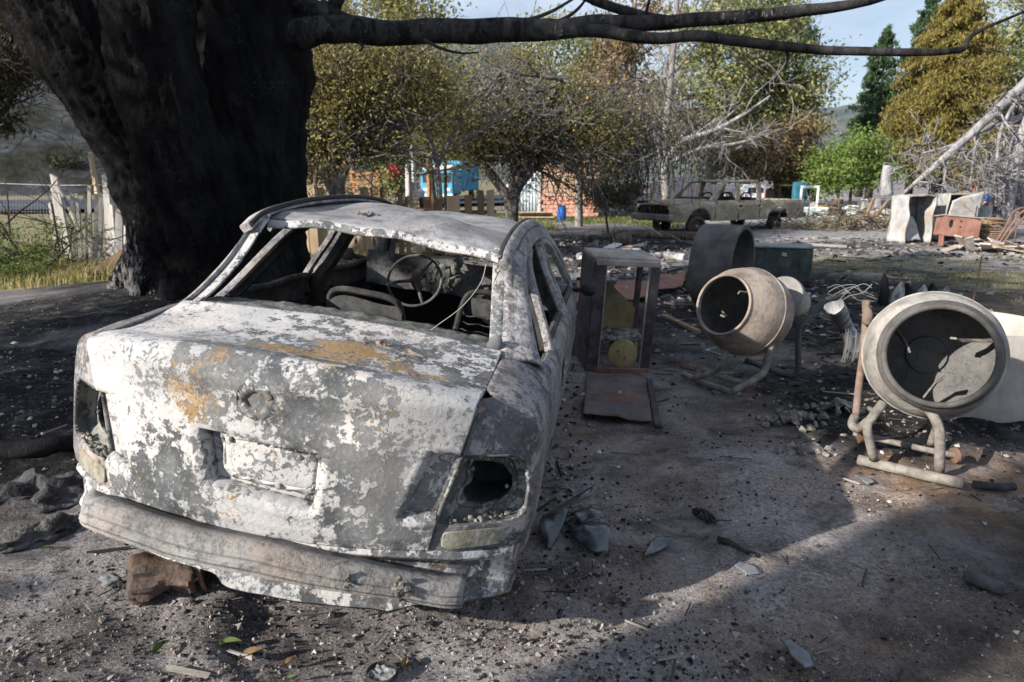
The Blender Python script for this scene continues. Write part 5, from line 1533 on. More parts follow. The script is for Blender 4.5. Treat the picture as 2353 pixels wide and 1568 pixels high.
# centre picket fence
def zoomC(x, y): return 660.6 + x * .3174, 287.2 + y * .3174
CF = [(75, 115, 430), (118, 190, 430), (210, 278, 428), (290, 350, 430), (425, 468, 425), (480, 520, 432), (525, 595, 440), (600, 655, 445), (665, 715, 445), (738, 770, 478), (793, 832, 493), (850, 885, 515), (910, 950, 515), (980, 1030, 520), (1060, 1125, 535), (1147, 1250, 512), (1278, 1335, 505), (1367, 1420, 470), (1440, 1495, 470)]
cf_o = thing('picket_fence', 'fence of uneven brown boards between the orchard and the burnt saloon car', 'fence', tuple(G(900, 560)))
for k, (x0, x1, y) in enumerate(CF):
    d = 14.6 + .9 * k / 18 + random.uniform(-.05, .05)
    px, py = zoomC((x0 + x1) / 2, y); tp = A(px, py, d); w = (x1 - x0) * .3174 * PS / FPX * d
    bt = Vector((tp.x + random.uniform(-.05, .05), tp.y, gz(tp.x, tp.y) - .05))
    mb = MB(); slat(mb, bt - cf_o.location, tp - cf_o.location, w, .035, random.uniform(-.15, .15), random.uniform(-.02, .02), random.uniform(-.02, .03), .95)
    build('picket', mb, wood_o if k < 6 else (wood_d if k % 3 else wood_o), cf_o, False)  # sunlight on the leftmost pickets is put into their paler wood
for zf in (.35, .95):
    mb = MB(); a = A(690, 470, 14.75); b = A(1140, 480, 15.65); a.z = gz(a.x, a.y) + zf; b.z = gz(b.x, b.y) + zf
    mb.box(((a + b) / 2 - cf_o.location), ((b - a).length, .05, .09), (0, 0, math.atan2(b.y - a.y, b.x - a.x))); build('fence_rail', mb, wood_d, cf_o)

# orange field gate and its neighbours
gate = thing('orange_gate', 'orange varnished wooden field gate with a diagonal brace', 'gate', tuple(G(840, 470)))
og = plain('orange_varnish', (.36, .165, .065), (.46, .22, .09), 6, .7, .2)
def bar(mb, px0, py0, px1, py1, d, w, t=.05, o=gate):
    a, b = A(px0, py0, d) - o.location, A(px1, py1, d) - o.location
    m_ = (b - a); q = m_.to_track_quat('X', 'Z').to_matrix(); mb.box((a + b) / 2, (m_.length, t, w), q)
for (x0, y0, x1, y1, w) in ((808, 402, 869, 396, .060), (808, 411, 869, 406, .045), (808, 420, 869, 416, .045), (808, 429, 869, 427, .045), (812, 429, 866, 400, .045)):
    mb = MB(); bar(mb, x0, y0, x1, y1, 21 + .002 * w, w, .045); build('gate_bar', mb, og, gate)
for x in (810, 868):
    mb = MB(); bar(mb, x, 392, x, 466, 21.06, .13, .12); build('gate_post', mb, og, gate)
roses = tree_px('rose_bush', 'bush with bright crimson flowers beside the orange gate', 905, 21, [(905, 420, 0, 30, 28, 30), (900, 400, 0, 22, 14, 22)], 2600, .06, lm_euc, bk_brown, None, None, clumps=30, spread=.15, r0=.03, cat='bush')
P = crown_points([crown_at(905, 396, 20.8, roses.location, 21, 15, 18)], 130, 40, .06); V, F = cards(P, .075, 1.0, 0)
mesh_np('blossom', V, F, leafmat('crimson_petals', [(.45, .02, .07), (.60, .05, .12)], .3), roses)
for (px, py0, py1, d, r, m_, lab) in ((984, 370, 478, 20, .07, og, 'slim reddish wooden post in front of the blue truck'), (937, 378, 476, 19.5, .10, wood_w, 'pale weathered gate post beside the crimson flowers'), (947, 330, 450, 40, .16, plain('pale_pole', (.40, .42, .40)), 'tall pale green utility pole behind the crimson flowers'), (1022, 370, 480, 19, .05, wood_c, 'dark thin post right of the reddish post'), (1332, 395, 478, 24, .14, bk_grey, 'grey tree stump post in front of the brick base of the shed')):
    a = A(px, py0, d); mb = MB(); zb = gz(a.x, a.y) - .05
    mb.tube([(a.x + .02, a.y, zb), (a.x, a.y, (a.z + zb) / 2), (a.x + .01, a.y, a.z)], [r, r * .95, r * .9], 9, rough=.08)
    tag(build('post', mb, m_), lab, 'post')

# blue truck far behind, with cab, screen, box body and wheels
def box_part(name, mat, par, c, s, bev=.04, rot=None, smooth=True):
    mb = MB(); mb.box(c, s, rot); return build(name, mb, mat, par, smooth, 30, bevel=bev)
glass = NT('dark_window_glass', rough=.08, spec=.6); glass.color((.03, .04, .05)); glass = glass.m
tyre = plain('tyre_rubber', (.018, .018, .018), bump=.2)
bl = plain('sky_blue_paint', (.06, .28, .42), rough=.45, bump=0)
wh = plain('white_paint', (.62, .62, .62), (.72, .72, .71), 2, .5, 0)
tk = thing('blue_truck', 'sky blue and white truck parked beyond the orchard, seen from the front', 'truck', tuple(G(1005, 445)), R(-12))
tk.location = A(1005, 440, 46); tk.location.z = gz(tk.location.x, 46)
box_part('cab', bl, tk, (0, .9, 1.35), (2.3, 1.9, 1.5), .12)
box_part('cab_roof', wh, tk, (0, .95, 2.30), (2.1, 1.6, .38), .12)
box_part('windscreen', glass, tk, (0, -.07, 1.72), (1.95, .04, .62), .02)
box_part('bumper', wh, tk, (0, -.14, .58), (2.3, .22, .22), .05)
box_part('cargo_box', plain('cargo_box_blue', (.07, .30, .46), bump=0), tk, (0, 4.2, 1.85), (2.3, 4.4, 2.0), .06)
for s in (-1, 1):
    box_part('headlight', wh, tk, (s * .8, -.08, .95), (.28, .06, .2), .03)
    for y in (.7, 4.8):
        mb = MB(); mb.lathe([(.0, .14), (.3, .14), (.45, .10), (.46, -.1), (.3, -.12), (0, -.12)], 18, Matrix.Translation((s * 1.0, y, .46)) @ Matrix.Rotation(R(90), 4, 'Y')); build('wheel', mb, tyre, tk)
cr = thing('parked_car', 'pale grey car with a roof rack parked left of the utility pole beyond the roses', 'car', (0, 0, 0), R(80))
cr.location = A(922, 430, 40); cr.location.z = gz(cr.location.x, 40)
gp = plain('pale_grey_paint', (.35, .37, .42), rough=.35, bump=0)
box_part('body', gp, cr, (0, 0, .75), (4.0, 1.6, .6), .12); box_part('cabin', gp, cr, (.2, 0, 1.28), (2.1, 1.45, .52), .12)
for s in (-1, 1): box_part('side_window', glass, cr, (.2, s * .73, 1.28), (1.8, .03, .34), .01)
box_part('rear_window', glass, cr, (-.86, 0, 1.28), (.03, 1.2, .32), .01)
mb = MB(); mb.tube([(-.7, -.6, 1.66), (.9, -.6, 1.66), (.9, .6, 1.66), (-.7, .6, 1.66), (-.7, -.6, 1.66)], .03, 5); build('roof_rack', mb, wh, cr)
for x in (-1.25, 1.25):
    for s in (-1, 1):
        mb = MB(); mb.lathe([(0, .1), (.2, .1), (.31, .08), (.31, -.08), (0, -.08)], 16, Matrix.Translation((x, s * .72, .31)) @ Matrix.Rotation(R(90), 4, 'X')); build('wheel', mb, tyre, cr)

# plank shed with its brick base and sheet metal side
shed = thing('plank_shed', 'small plank shed on a reddish block base behind the forked fruit tree', 'shed', tuple(A(1300, 480, 30)), R(-8))
shed.location.z = gz(shed.location.x, shed.location.y)
plank_m = plain('reddish_planks', (.34, .22, .16), (.48, .34, .25), 5, .85, .4, 20, stretch=(.12, 1, 1))
block_m = plain('reddish_blocks', (.40, .20, .15), (.52, .29, .22), 4, .9, .5, 30)
for k in range(9):
    box_part('plank', plank_m, shed, (.15, .02 * (k % 2), .98 + .165 * k), (2.5, .06, .155), .012)
for r_ in range(5):
    for c_ in range(6):
        x = -.95 + c_ * .43 + (.2 if r_ % 2 else 0)
        if x > 1.3: continue
        box_part('block', block_m, shed, (x, .01 * random.random(), .12 + r_ * .17), (.42, .12, .16), .012)
box_part('wall', plank_m, shed, (.15, 1.1, 1.2), (2.4, 2.0, 2.3), .02)
box_part('corner_post', wood_w, shed, (-1.15, -.02, 1.2), (.14, .14, 2.45), .01)
box_part('roof', plain('shed_roof_sheet', (.20, .16, .14), (.32, .28, .26), 6), shed, (.15, 1.0, 2.52), (2.9, 2.7, .07), .01, (R(-5), 0, 0))
mb = MB(); rows = []
for k in range(41):
    x = -1.25 - 1.35 * k / 40; yv = .05 + .025 * math.sin(k * 1.55)
    rows.append([(x, yv, .15), (x, yv, 1.2), (x, yv, 2.1 - .55 * (k / 40) ** 2)])
mb.grid(rows); build('corrugated_sheet', mb, plain('zinc_sheet', (.48, .55, .60), (.60, .66, .70), 3, .5, .1), shed, True, 180, solid=.01)
bd = thing('blue_barrel', 'small blue plastic barrel at the foot of the shed', 'barrel', tuple(A(1291, 481, 27.5)))
bd.location.z = gz(bd.location.x, bd.location.y)
mb = MB(); mb.lathe([(0, 0), (.15, 0), (.175, .05), (.18, .25), (.185, .3), (.18, .36), (.17, .52), (.14, .55), (.0, .55)], 18); build('body', mb, plain('blue_plastic', (.02, .10, .35), rough=.4, bump=0), bd)
mb = MB(); mb.lathe([(.0, .60), (.15, .60), (.155, .55), (.15, .54)], 18); build('lid', mb, plain('blue_plastic_lid', (.02, .06, .22), rough=.4, bump=0), bd)
pp = thing('plank_pile', 'pile of sawn planks lying left of the shed wall', 'wood pile', tuple(A(1222, 474, 28.5)))
pp.location.z = gz(pp.location.x, pp.location.y)
for k in range(11):
    box_part('plank', wood_o, pp, (random.uniform(-.12, .12), random.uniform(-.3, .3), .05 + .05 * (k // 2)), (1.7, .18, .045), .006, (0, 0, random.uniform(-.12, .12)))

# white palisade behind the pickup
pf = thing('white_palisade', 'pale palisade fence of thin upright boards behind the burnt pickup', 'fence', tuple(A(1660, 468, 40)))
for k in range(62):
    f = k / 61; px = 1498 + 320 * f; d = 36 + 7 * f
    tpy = np.interp(px, [1498, 1560, 1600, 1750, 1816], [418, 408, 420, 432, 436]) + random.uniform(-3, 3)
    tp = A(px, tpy, d); bt = Vector((tp.x + random.uniform(-.08, .08), tp.y, gz(tp.x, tp.y) - .05))
    mb = MB(); slat(mb, bt - pf.location, tp - pf.location, random.uniform(.16, .26), .03, .3, 0, random.uniform(-.03, .03), .9)
    build('board', mb, wood_w if k % 5 else wood_o, pf, False)
# pale van seen from behind, over the pickup bed
vn = thing('white_van', 'white van seen from behind over the burnt pickup bed', 'van', tuple(A(1731, 470, 37)), R(8))
vn.scale = (.72, .72, .74)
vn.location.z = gz(vn.location.x, vn.location.y)
box_part('body', wh, vn, (0, 1.6, 1.05), (1.7, 3.6, 1.3), .14); box_part('roof', wh, vn, (0, 1.7, 1.74), (1.5, 3.2, .14), .06)
box_part('rear_window', glass, vn, (0, -.21, 1.42), (1.2, .04, .40), .02); box_part('rear_bumper', wh, vn, (0, -.26, .55), (1.7, .14, .18), .04)
for s in (-1, 1):
    box_part('tail_light', plain('red_lens', (.4, .02, .02), rough=.3, bump=0), vn, (s * .76, -.21, 1.0), (.12, .04, .3), .02)
    for y in (.5, 2.7):
        mb = MB(); mb.lathe([(0, .1), (.2, .1), (.33, .08), (.33, -.08), (0, -.08)], 16, Matrix.Translation((s * .78, y, .33)) @ Matrix.Rotation(R(90), 4, 'Y')); build('wheel', mb, tyre, vn)
# ------------------------------------------------------------------ burnt pickup
pk_paint = burnt('burnt_pickup_paint', thr=.47, sc=5, white=(.52, .46, .36), dark=(.17, .145, .095), tint=(.40, .32, .18), crisp=.10, seed=31, rough=.85)
pk = thing('burnt_pickup', 'burnt-out double cab pickup, yellowish grey, windowless, parked in front of the palisade', 'pickup')
fa, ra = Vector((5.1, 21.7, 0)), Vector((8.35, 23.5, 0)); pk.scale = (1.14, 1.1, .96)
fx = (fa - ra).normalized(); mid = (fa + ra) / 2
pk.location = (mid.x, mid.y, gz(mid.x, mid.y)); pk.rotation_euler = (0, 0, math.atan2(fx.y, fx.x))
W2 = .83
def side_profile(x):      # top of the body side along the pickup
    return float(np.interp(x, [-2.6, -.78, -.76, 1.0, 1.5, 2.3, 2.42], [.98, 1.0, .98, 1.0, .97, .88, .80]))
for s in (1, -1):
    rows = []; xs = np.linspace(-2.6, 2.42, 110); zf = np.linspace(0, 1, 22); mk = np.ones((109, 21), bool)
    for x in xs:
        zt = side_profile(x); row = []
        for f in zf:
            z = .36 + (zt - .36) * f
            y = W2 - .06 * (1 - f) ** 2 - .10 * smooth1((f - .82) / .18) * (1 if x > -.8 else .25) - .18 * smooth1((x - 1.9) / .6) ** 2
            y += .03 * math.exp(-((math.hypot(x - 1.5, z - .36) - .44) / .05) ** 2) + .03 * math.exp(-((math.hypot(x + 1.52, z - .36) - .44) / .05) ** 2) + dent(x, z, s, 1.5)
            row.append((x, s * y, z))
        rows.append(row)
    for i in range(109):
        for j in range(21):
            c = [(a + b) / 2 for a, b in zip(rows[i][j], rows[i + 1][j + 1])]
            for wx in (1.5, -1.52):
                if math.hypot(c[0] - wx, c[2] - .36) < .41: mk[i, j] = False
            for (hx, hz) in ((.02, .80), (-.72, .80)):
                if abs(c[0] - hx) < .07 and abs(c[2] - hz) < .035: mk[i, j] = False
    mb = MB(); mb.grid(rows, mask=mk, flip=(s < 0)); build('body_side', mb, pk_paint, pk, True, 50, solid=.02)
    for (x0, z0, x1, z1, w, nm) in ((1.08, 1.0, .50, 1.58, .10, 'windscreen_pillar'), (.50, 1.58, -.76, 1.60, .09, 'roof_rail'), (-.78, .98, -.80, 1.58, .16, 'rear_pillar'), (.06, .98, .02, 1.58, .15, 'door_pillar'), (.92, .98, .80, 1.28, .05, 'vent_post')):
        mb = MB(); a, b = Vector((x0, s * .76, z0)), Vector((x1, s * .66, z1))
        if nm == 'roof_rail': a.y = s * .66
        mb.ribbon([a, a.lerp(b, .5) + Vector((0, s * .015, .02 if nm == 'roof_rail' else 0)), b], (0, s, .2), w, .05)
        build(nm, mb, pk_paint, pk, True, 50)
    for x in (.92, .06, -.76):                                     # door gaps
        mb = MB(); mb.box((x, s * (W2 + .002), .70), (.012, .02, .55)); build('door_gap', mb, M['soot'], pk)
    for wx in (1.5, -1.52):
        mb = MB(); mb.lathe([(.03, .05), (.12, .06), (.16, .02), (.19, .03), (.20, .09), (.22, .10), (.215, .05), (.19, -.08), (.21, -.1)], 22, Matrix.Translation((wx, s * .70, .22)) @ Matrix.Rotation(R(-90 * s), 4, 'X'))
        if wx > 0: mb.lathe([(.20, .09), (.27, .085), (.31, .05), (.315, -.05), (.28, -.09), (.20, -.09)], 22, Matrix.Translation((wx, s * .70, .24)) @ Matrix.Rotation(R(-90 * s), 4, 'X'))
        build('wheel', mb, plain('dark_burnt_rim_%d_%d' % (s, wx * 10), (.03, .024, .02), (.10, .065, .05), 9), pk)
    mb = MB(); mb.lathe([(.0, .0), (.08, .0), (.10, .03), (.105, .05)], 14, Matrix.Translation((2.36, s * .56, .74)) @ Matrix.Rotation(R(90), 4, 'Y')); build('headlight_socket', mb, M['soot'], pk)
mb = MB(); P = []
for i in range(21):
    u = -1 + i / 10
    P.append([(lerp(1.12, 2.38, v) - .08 * u * u * v, u * lerp(.74, .68, v), 1.03 - .03 * u * u - .16 * v ** 1.5 + .03 * mn.noise(Vector((u * 2, v * 3, 4)))) for v in np.linspace(0, 1, 14)])
mb.grid(P); build('bonnet', mb, pk_paint, pk, True, 50, solid=.02)
mb = MB(); P = []
for i in range(19):
    u = -1 + i / 9
    P.append([(lerp(.52, -.82, v), u * .66, 1.64 - .04 * u * u - .03 * (2 * v - 1) ** 2 + .02 * mn.noise(Vector((u * 2, v * 3, 9)))) for v in np.linspace(0, 1, 12)])
mb.grid(P); build('roof_panel', mb, pk_paint, pk, True, 50, solid=.025)
box_part('cab_rear_wall', pk_paint, pk, (-.84, 0, .82), (.05, 1.5, .5), .01)
box_part('floor_pan', M['soot'], pk, (.1, 0, .42), (4.6, 1.4, .08), .01)
box_part('bed_floor', M['ash_rubble'], pk, (-1.7, 0, .62), (1.75, 1.5, .06), .01)
box_part('tailgate', pk_paint, pk, (-2.60, 0, .76), (.06, 1.62, .46), .015)
box_part('rear_bumper', M['beam'], pk, (-2.72, 0, .46), (.14, 1.6, .16), .03)
box_part('front_bumper', M['beam'], pk, (2.46, 0, .50), (.18, 1.66, .20), .04)
for k in range(7): box_part('grille_bar', M['inside'], pk, (2.40, -.45 + .15 * k, .72), (.04, .05, .24), .008, (0, 0, random.uniform(-.2, .2)))
box_part('radiator', M['soot'], pk, (2.22, 0, .70), (.08, 1.1, .40), .02)
box_part('dashboard', M['soot'], pk, (.92, 0, .98), (.24, 1.36, .22), .04, (0, R(8), 0))
for (x, y) in ((.25, .36), (.25, -.36), (-.55, .36), (-.55, -.36)):
    mb = MB(); mb.tube(catmull([(x, y - .2, .55), (x - .12, y - .19, 1.12), (x - .14, y, 1.22), (x - .12, y + .19, 1.12), (x, y + .2, .55)], 4), .025, 6); box = build('seat_frame', mb, M['soot'], pk)
    box_part('seat_back', M['soot'], box, (x - .10, y, .88), (.04, .36, .42), .02, (0, R(-8), 0))

# ------------------------------------------------------------------ concrete mixers
mix_a = plain('dusty_beige_drum', (.12, .098, .082), (.30, .25, .21), 7, .9, .7, 22, bd=.01, lo=.32, hi=.60)
mix_b = plain('dusty_grey_drum', (.125, .118, .108), (.33, .31, .285), 6, .85, .7, 22, bd=.01, lo=.32, hi=.60)
rim_d = plain('sooted_rim', (.045, .043, .042), (.10, .095, .09), 8, .7)
inn_d = burnt('mixer_inside', thr=.50, sc=4, white=(.19, .185, .175), dark=(.07, .068, .068), crisp=.25, seed=41)
tube_m = plain('dusty_pipe', (.11, .10, .09), (.25, .228, .205), 14, .85, .6, 45)
def axis_matrix(c, ax):
    return Matrix.Translation(c) @ Vector(ax).to_track_quat('Z', 'Y').to_matrix().to_4x4()
def drum(name, parent, c, ax, Rm, ro, L, mat, lip=.03):
    """open drum: rear dish, belly, cone to the mouth"""
    Mx = Matrix.Translation(-parent.location) @ axis_matrix(c, ax)
    out = [(.0, -.52 * L), (.35 * Rm, -.52 * L), (.62 * Rm, -.46 * L), (.84 * Rm, -.36 * L), (.96 * Rm, -.22 * L), (.995 * Rm, -.08 * L), (1.0 * Rm, -.005 * L), (1.012 * Rm, .0), (1.012 * Rm, .022 * L), (.995 * Rm, .03 * L), (.965 * Rm, .14 * L), (.90 * Rm, .28 * L), (lerp(.90 * Rm, ro, .6), .40 * L), (ro * 1.02, .48 * L), (ro, .50 * L)]
    mb = MB(); mb.lathe(out, 64, Mx, rough=.015, seed=Rm * 9)
    d = build(name, mb, mat, parent, True, 35)
    inn = [(ro - .004, .50 * L), (ro - .012, .47 * L)] + [(r - .012, z) for r, z in out[-3:0:-1]] + [(0, -.505 * L)]
    mb = MB(); mb.lathe(inn, 64, Mx); build('drum_inside', mb, inn_d, d, True, 40)
    mb = MB()
    ring = [Mx @ Vector((ro * math.cos(a), ro * math.sin(a), .505 * L)) for a in np.linspace(0, 2 * math.pi, 65)]
    mb.tube(ring, lip, 8, cap=False); build('mouth_rim', mb, rim_d if lip > .012 else mat, d, True, 180)
    if lip > .012:
        mb = MB(); mb.lathe([(ro * 1.135, .435 * L), (ro * 1.10, .470 * L), (ro * 1.05, .495 * L), (ro * 1.01, .507 * L)], 64, Mx, rough=.006); build('mouth_band', mb, rim_d, d, True, 60)
    mb = MB(); mb.lathe([(0, -.47 * L), (.3 * Rm, -.47 * L), (.31 * Rm, -.50 * L)], 24, Mx); build('base_plate', mb, inn_d, d)
    return d, Mx
def blade(d, Mx, a, Rm, L, z0=-.35, z1=.25, mat=None):
    ca, sa = math.cos(a), math.sin(a); ta, tb = -sa, ca
    pts = [(ca * Rm * .93, sa * Rm * .93, z0 * L * .5), (ca * Rm * .70 + ta * .02, sa * Rm * .70 + tb * .02, z0 * L * .2), (ca * Rm * .40 + ta * .05, sa * Rm * .40 + tb * .05, z1 * L * .2), (ca * Rm * .30 + ta * .07, sa * Rm * .30 + tb * .07, z1 * L * .7)]
    mb = MB(); mb.ribbon([Mx @ Vector(p) for p in pts], (Mx.to_3x3() @ Vector((ta, tb, .6))), .034, .012)
    build('mixing_blade', mb, mat or tube_m, d, True, 50)

# mixer nearer the right edge, its mouth towards the camera
c2 = A(2143, 816, 3.72)
m2 = thing('concrete_mixer', 'grey concrete mixer near the right edge, its wide dark mouth facing the camera', 'concrete mixer', tuple(G(2095, 1010)))
to_cam = (Vector((0, 0, CAMH)) - c2).normalized()
ax2 = (to_cam + Vector((.16, .03, -.02))).normalized()
d2, Mx2 = drum('drum', m2, c2, ax2, .355, .262, .50, mix_b, .017)
for a in (20, 140, 262): blade(d2, Mx2, R(a), .355, .50)
mb = MB(); q = Mx2 @ Vector((-.20, .235, .13)); mb.blob(q, (.022, .022, .022), 2, 10, .05); build('drum_bolt', mb, mix_b, d2)
def pipes(name, parent, pts, r, mat, n=10, seg=4):
    mb = MB(); c = catmull([Vector(p) for p in pts], seg)
    mb.tube([p - parent.location for p in c], r, n, rough=.06); return build(name, mb, mat, parent, True, 180)
def gp(px, py, d, lift=None):
    p = A(px, py, d)
    return p
pipes('foot_bar', m2, [G(1973, 1056, .04), G(2095, 1085, .04), G(2215, 1112, .04)], .030, tube_m)
pipes('leg', m2, [A(2030, 925, 3.62), A(2000, 965, 3.60), A(1993, 985, 3.58), A(2008, 1055, 3.60)], .025, tube_m)
pipes('leg', m2, [A(2125, 930, 3.55), A(2150, 965, 3.52), A(2160, 1010, 3.48), A(2158, 1085, 3.50)], .027, tube_m)
pipes('leg', m2, [A(2140, 945, 3.9), A(2142, 990, 3.9), A(2137, 1020, 3.9)], .027, tube_m)
pipes('axle', m2, [A(1960, 995, 3.95), A(2060, 1018, 3.85), A(2160, 1040, 3.75), A(2215, 1050, 3.7)], .018, tube_m)
mb = MB(); mb.lathe([(0, -.01), (.05, -.01), (.05, .01), (0, .01)], 16, Matrix.Translation(A(1972, 1000, 3.93) - m2.location) @ Matrix.Rotation(R(80), 4, 'Y')); build('axle_flange', mb, M['rust'], m2)
mb = MB(); mb.lathe([(0, -.01), (.045, -.01), (.045, .01), (0, .01)], 16, Matrix.Translation(A(2195, 1046, 3.72) - m2.location) @ Matrix.Rotation(R(80), 4, 'Y')); build('axle_flange', mb, M['rust'], m2)
rust_pipe = plain('rust_red_pipe', (.11, .075, .062), (.215, .16, .135), 9, .85)
pipes('tilt_lever', m2, [A(1990, 690, 4.0), A(1990, 730, 4.0), A(1985, 800, 3.98), A(1975, 880, 3.95), A(1966, 962, 3.92)], .022, rust_pipe)
pipes('lever_fork', m2, [A(1990, 712, 4.0), A(1996, 724, 3.95), A(1990, 745, 3.95)], .025, rust_pipe)
pipes('lever_foot', m2, [A(1966, 955, 3.92), A(1958, 975, 3.88), A(1972, 985, 3.8), A(1995, 968, 3.7)], .026, tube_m)
# mixer further back, mouth to the left
c1 = A(1712, 716, 4.95)
m1 = thing('concrete_mixer', 'beige concrete mixer with its mouth turned left, before the standing concrete ring', 'concrete mixer', tuple(G(1660, 880)))
v1 = (Vector((0, 0, CAMH)) - c1).normalized()
ax1 = (Matrix.Rotation(R(-34), 3, 'Z') @ v1 + Vector((0, 0, .12))).normalized()
d1_, Mx1 = drum('drum', m1, c1, ax1, .325, .215, .56, mix_a, .010)
for a in (60, 180, 300): blade(d1_, Mx1, R(a), .325, .56, -.3, .3)
pipes('foot_bar', m1, [G(1570, 860, .035), G(1630, 885, .035), G(1697, 906, .035)], .026, tube_m)
pipes('foot_bar', m1, [A(1612, 848, 5.25), A(1670, 870, 5.15), A(1735, 885, 5.1)], .022, tube_m)
pipes('leg', m1, [A(1668, 800, 4.85), A(1662, 835, 4.85), A(1640, 855, 4.95), A(1592, 870, 5.12)], .024, tube_m)
pipes('leg', m1, [A(1772, 790, 4.75), A(1762, 830, 4.75), A(1748, 862, 4.75), A(1684, 900, 4.72)], .026, tube_m)
pipes('rubber_grip', m1, [A(1566, 838, 5.3), A(1600, 848, 5.25)], .026, M['rust'])
dk_tube = plain('dark_green_pipe', (.025, .032, .032), (.06, .07, .07), 8, .6)
pipes('handle_frame', m1, [A(1925, 683, 5.5), A(1895, 692, 5.45), A(1862, 725, 5.4), A(1838, 752, 5.35), A(1834, 800, 5.3), A(1833, 850, 5.28), A(1812, 863, 5.3), A(1760, 845, 5.35), A(1712, 826, 5.4)], .024, dk_tube)
mb = MB(); Mc = axis_matrix(A(1800, 685, 5.25), (Mx1.to_3x3() @ Vector((0, 0, -1)))); mb.lathe([(.0, .26), (.09, .26), (.11, .22), (.125, .10), (.17, .02), (.17, -.02), (.0, -.02)], 24, Matrix.Translation(-m1.location) @ Mc); build('motor_cover', mb, plain('grey_motor_cover', (.16, .15, .14), (.26, .25, .24), 8), m1)
mb = MB(); mb.box(A(1717, 888, 4.8) - m1.location, (.07, .07, .07), (.2, .3, .4)); build('foot_clamp', mb, M['rust'], m1, bevel=.008)

# concrete rings
conc = plain('concrete', (.055, .052, .053), (.115, .105, .10), 4, .9, .5, 50)
conc_p = plain('pale_concrete', (.30, .275, .25), (.42, .39, .36), 5, .9, .5, 50)
rg_c = A(1660, 610, 9.4); rg = thing('standing_concrete_ring', 'big dark concrete pipe ring standing on edge behind the beige mixer', 'concrete ring', (rg_c.x, rg_c.y, gz(rg_c.x, rg_c.y)))
vv = Vector((rg_c.x, rg_c.y, 0)).normalized(); pp_ = Vector((vv.y, -vv.x, 0)); axr = (pp_ * .955 - vv * .30)
rr_ = .57; Mr = Matrix.Translation((0, 0, rr_ - .03)) @ axr.to_track_quat('Z', 'Y').to_matrix().to_4x4()
mb = MB(); mb.lathe([(rr_, -.27), (rr_, .27), (rr_ - .006, .28), (rr_ - .055, .28), (rr_ - .06, .27), (rr_ - .06, -.27), (rr_ - .055, -.28), (rr_ - .006, -.28), (rr_, -.27)], 72, Mr, rough=.008); build('ring', mb, conc, rg, True, 50)
q = A(2215, 740, 5.05); r2 = thing('concrete_ring', 'pale concrete well ring standing upright behind the grey mixer at the right edge', 'concrete ring', (q.x + .02, q.y, gz(q.x, q.y)))
mb = MB(); mb.lathe([(.53, -.02), (.55, .05), (.585, .60), (.58, .635), (.535, .64), (.53, .62), (.50, .1), (.0, .1)], 72, None, rough=.006); build('ring', mb, conc_p, r2, True, 50)
mb = MB(); mb.tube([(.16, -.48, .63), (.16, -.475, .45), (.15, -.47, .3)], [.008, .006, .003], 5); build('crack', mb, M['soot'], r2)

# burnt cabinet shell with the tank inside and its loose sheets
cab = thing('burnt_cabinet', 'burnt metal appliance shell, open at the front, between the saloon car and the beige mixer', 'appliance')
cb = (G(1345, 852) + G(1490, 862)) / 2; cab.location = (cb.x, cb.y, gz(cb.x, cb.y)); cab.rotation_euler = (R(3), R(3), R(6))
cab_m = burnt('burnt_cabinet_paint', thr=.60, sc=6, white=(.17, .15, .165), dark=(.03, .024, .028), tint=(.10, .07, .07), crisp=.06, seed=51)
cab_t = burnt('burnt_cabinet_top', thr=.45, sc=13, white=(.40, .375, .34), dark=(.13, .095, .075), crisp=.10, seed=53)
ochre = plain('ochre_scorched_sheet', (.11, .09, .05), (.23, .19, .10), 5, .85, .4)
Hc, Wc, Dc = 1.02, .56, .52
box_part('top_panel', cab_t, cab, (0, Dc / 2, Hc), (Wc, Dc, .035), .006)
box_part('side_panel', cab_m, cab, (-Wc / 2, Dc / 2, Hc / 2), (.03, Dc - .01, Hc - .04), .006)
box_part('front_post', cab_m, cab, (-Wc / 2 + .042, -.012, Hc / 2), (.10, .035, Hc - .05), .006)
box_part('front_post', cab_m, cab, (Wc / 2 - .04, -.012, Hc / 2), (.09, .035, Hc - .05), .006)
box_part('rear_post', cab_m, cab, (Wc / 2 - .02, Dc - .03, Hc / 2), (.05, .05, Hc - .05), .006)
for x_ in (-Wc / 2 + .095, Wc / 2 - .088): box_part('edge_highlight', cab_t, cab, (x_, -.016, Hc / 2), (.008, .040, Hc - .08), .002)  # pale strips stand in for highlights along the inner post edges
box_part('head_rail', cab_t, cab, (0, -.015, Hc - .03), (Wc, .035, .05), .006)
box_part('base_rail', M['rust'], cab, (.03, -.02, .03), (Wc - .06, .04, .06), .006)
mb = MB(); mb.add([(-.25, .40, .30), (.24, .44, .30), (.24, .44, .50), (-.25, .40, .92), (-.25, .415, .30), (.24, .455, .30), (.24, .455, .50), (-.25, .415, .92)], [(0, 1, 2, 3), (7, 6, 5, 4), (0, 4, 5, 1), (1, 5, 6, 2), (2, 6, 7, 3), (3, 7, 4, 0)]); build('back_sheet', mb, ochre, cab, False)
mb = MB(); P = [[(-.25 + .5 * i / 24, .05 + .36 * j / 14, .31 + .03 * mn.noise(Vector((i * .5, j * .6, 1)))) for j in range(15)] for i in range(25)]; mb.grid(P); build('ash_shelf', mb, M['ash_rubble'], cab, True, 180, solid=.03)
tank = thing('metal_tank', 'small ochre metal drum lying on its side in the bottom of the burnt appliance shell', 'tank', tuple(Vector(cab.location) + Vector((.05, .02, .02))), R(-10))
mb = MB(); Mt = Matrix.Translation((.0, 0, .15)) @ Matrix.Rotation(R(90), 4, 'X')
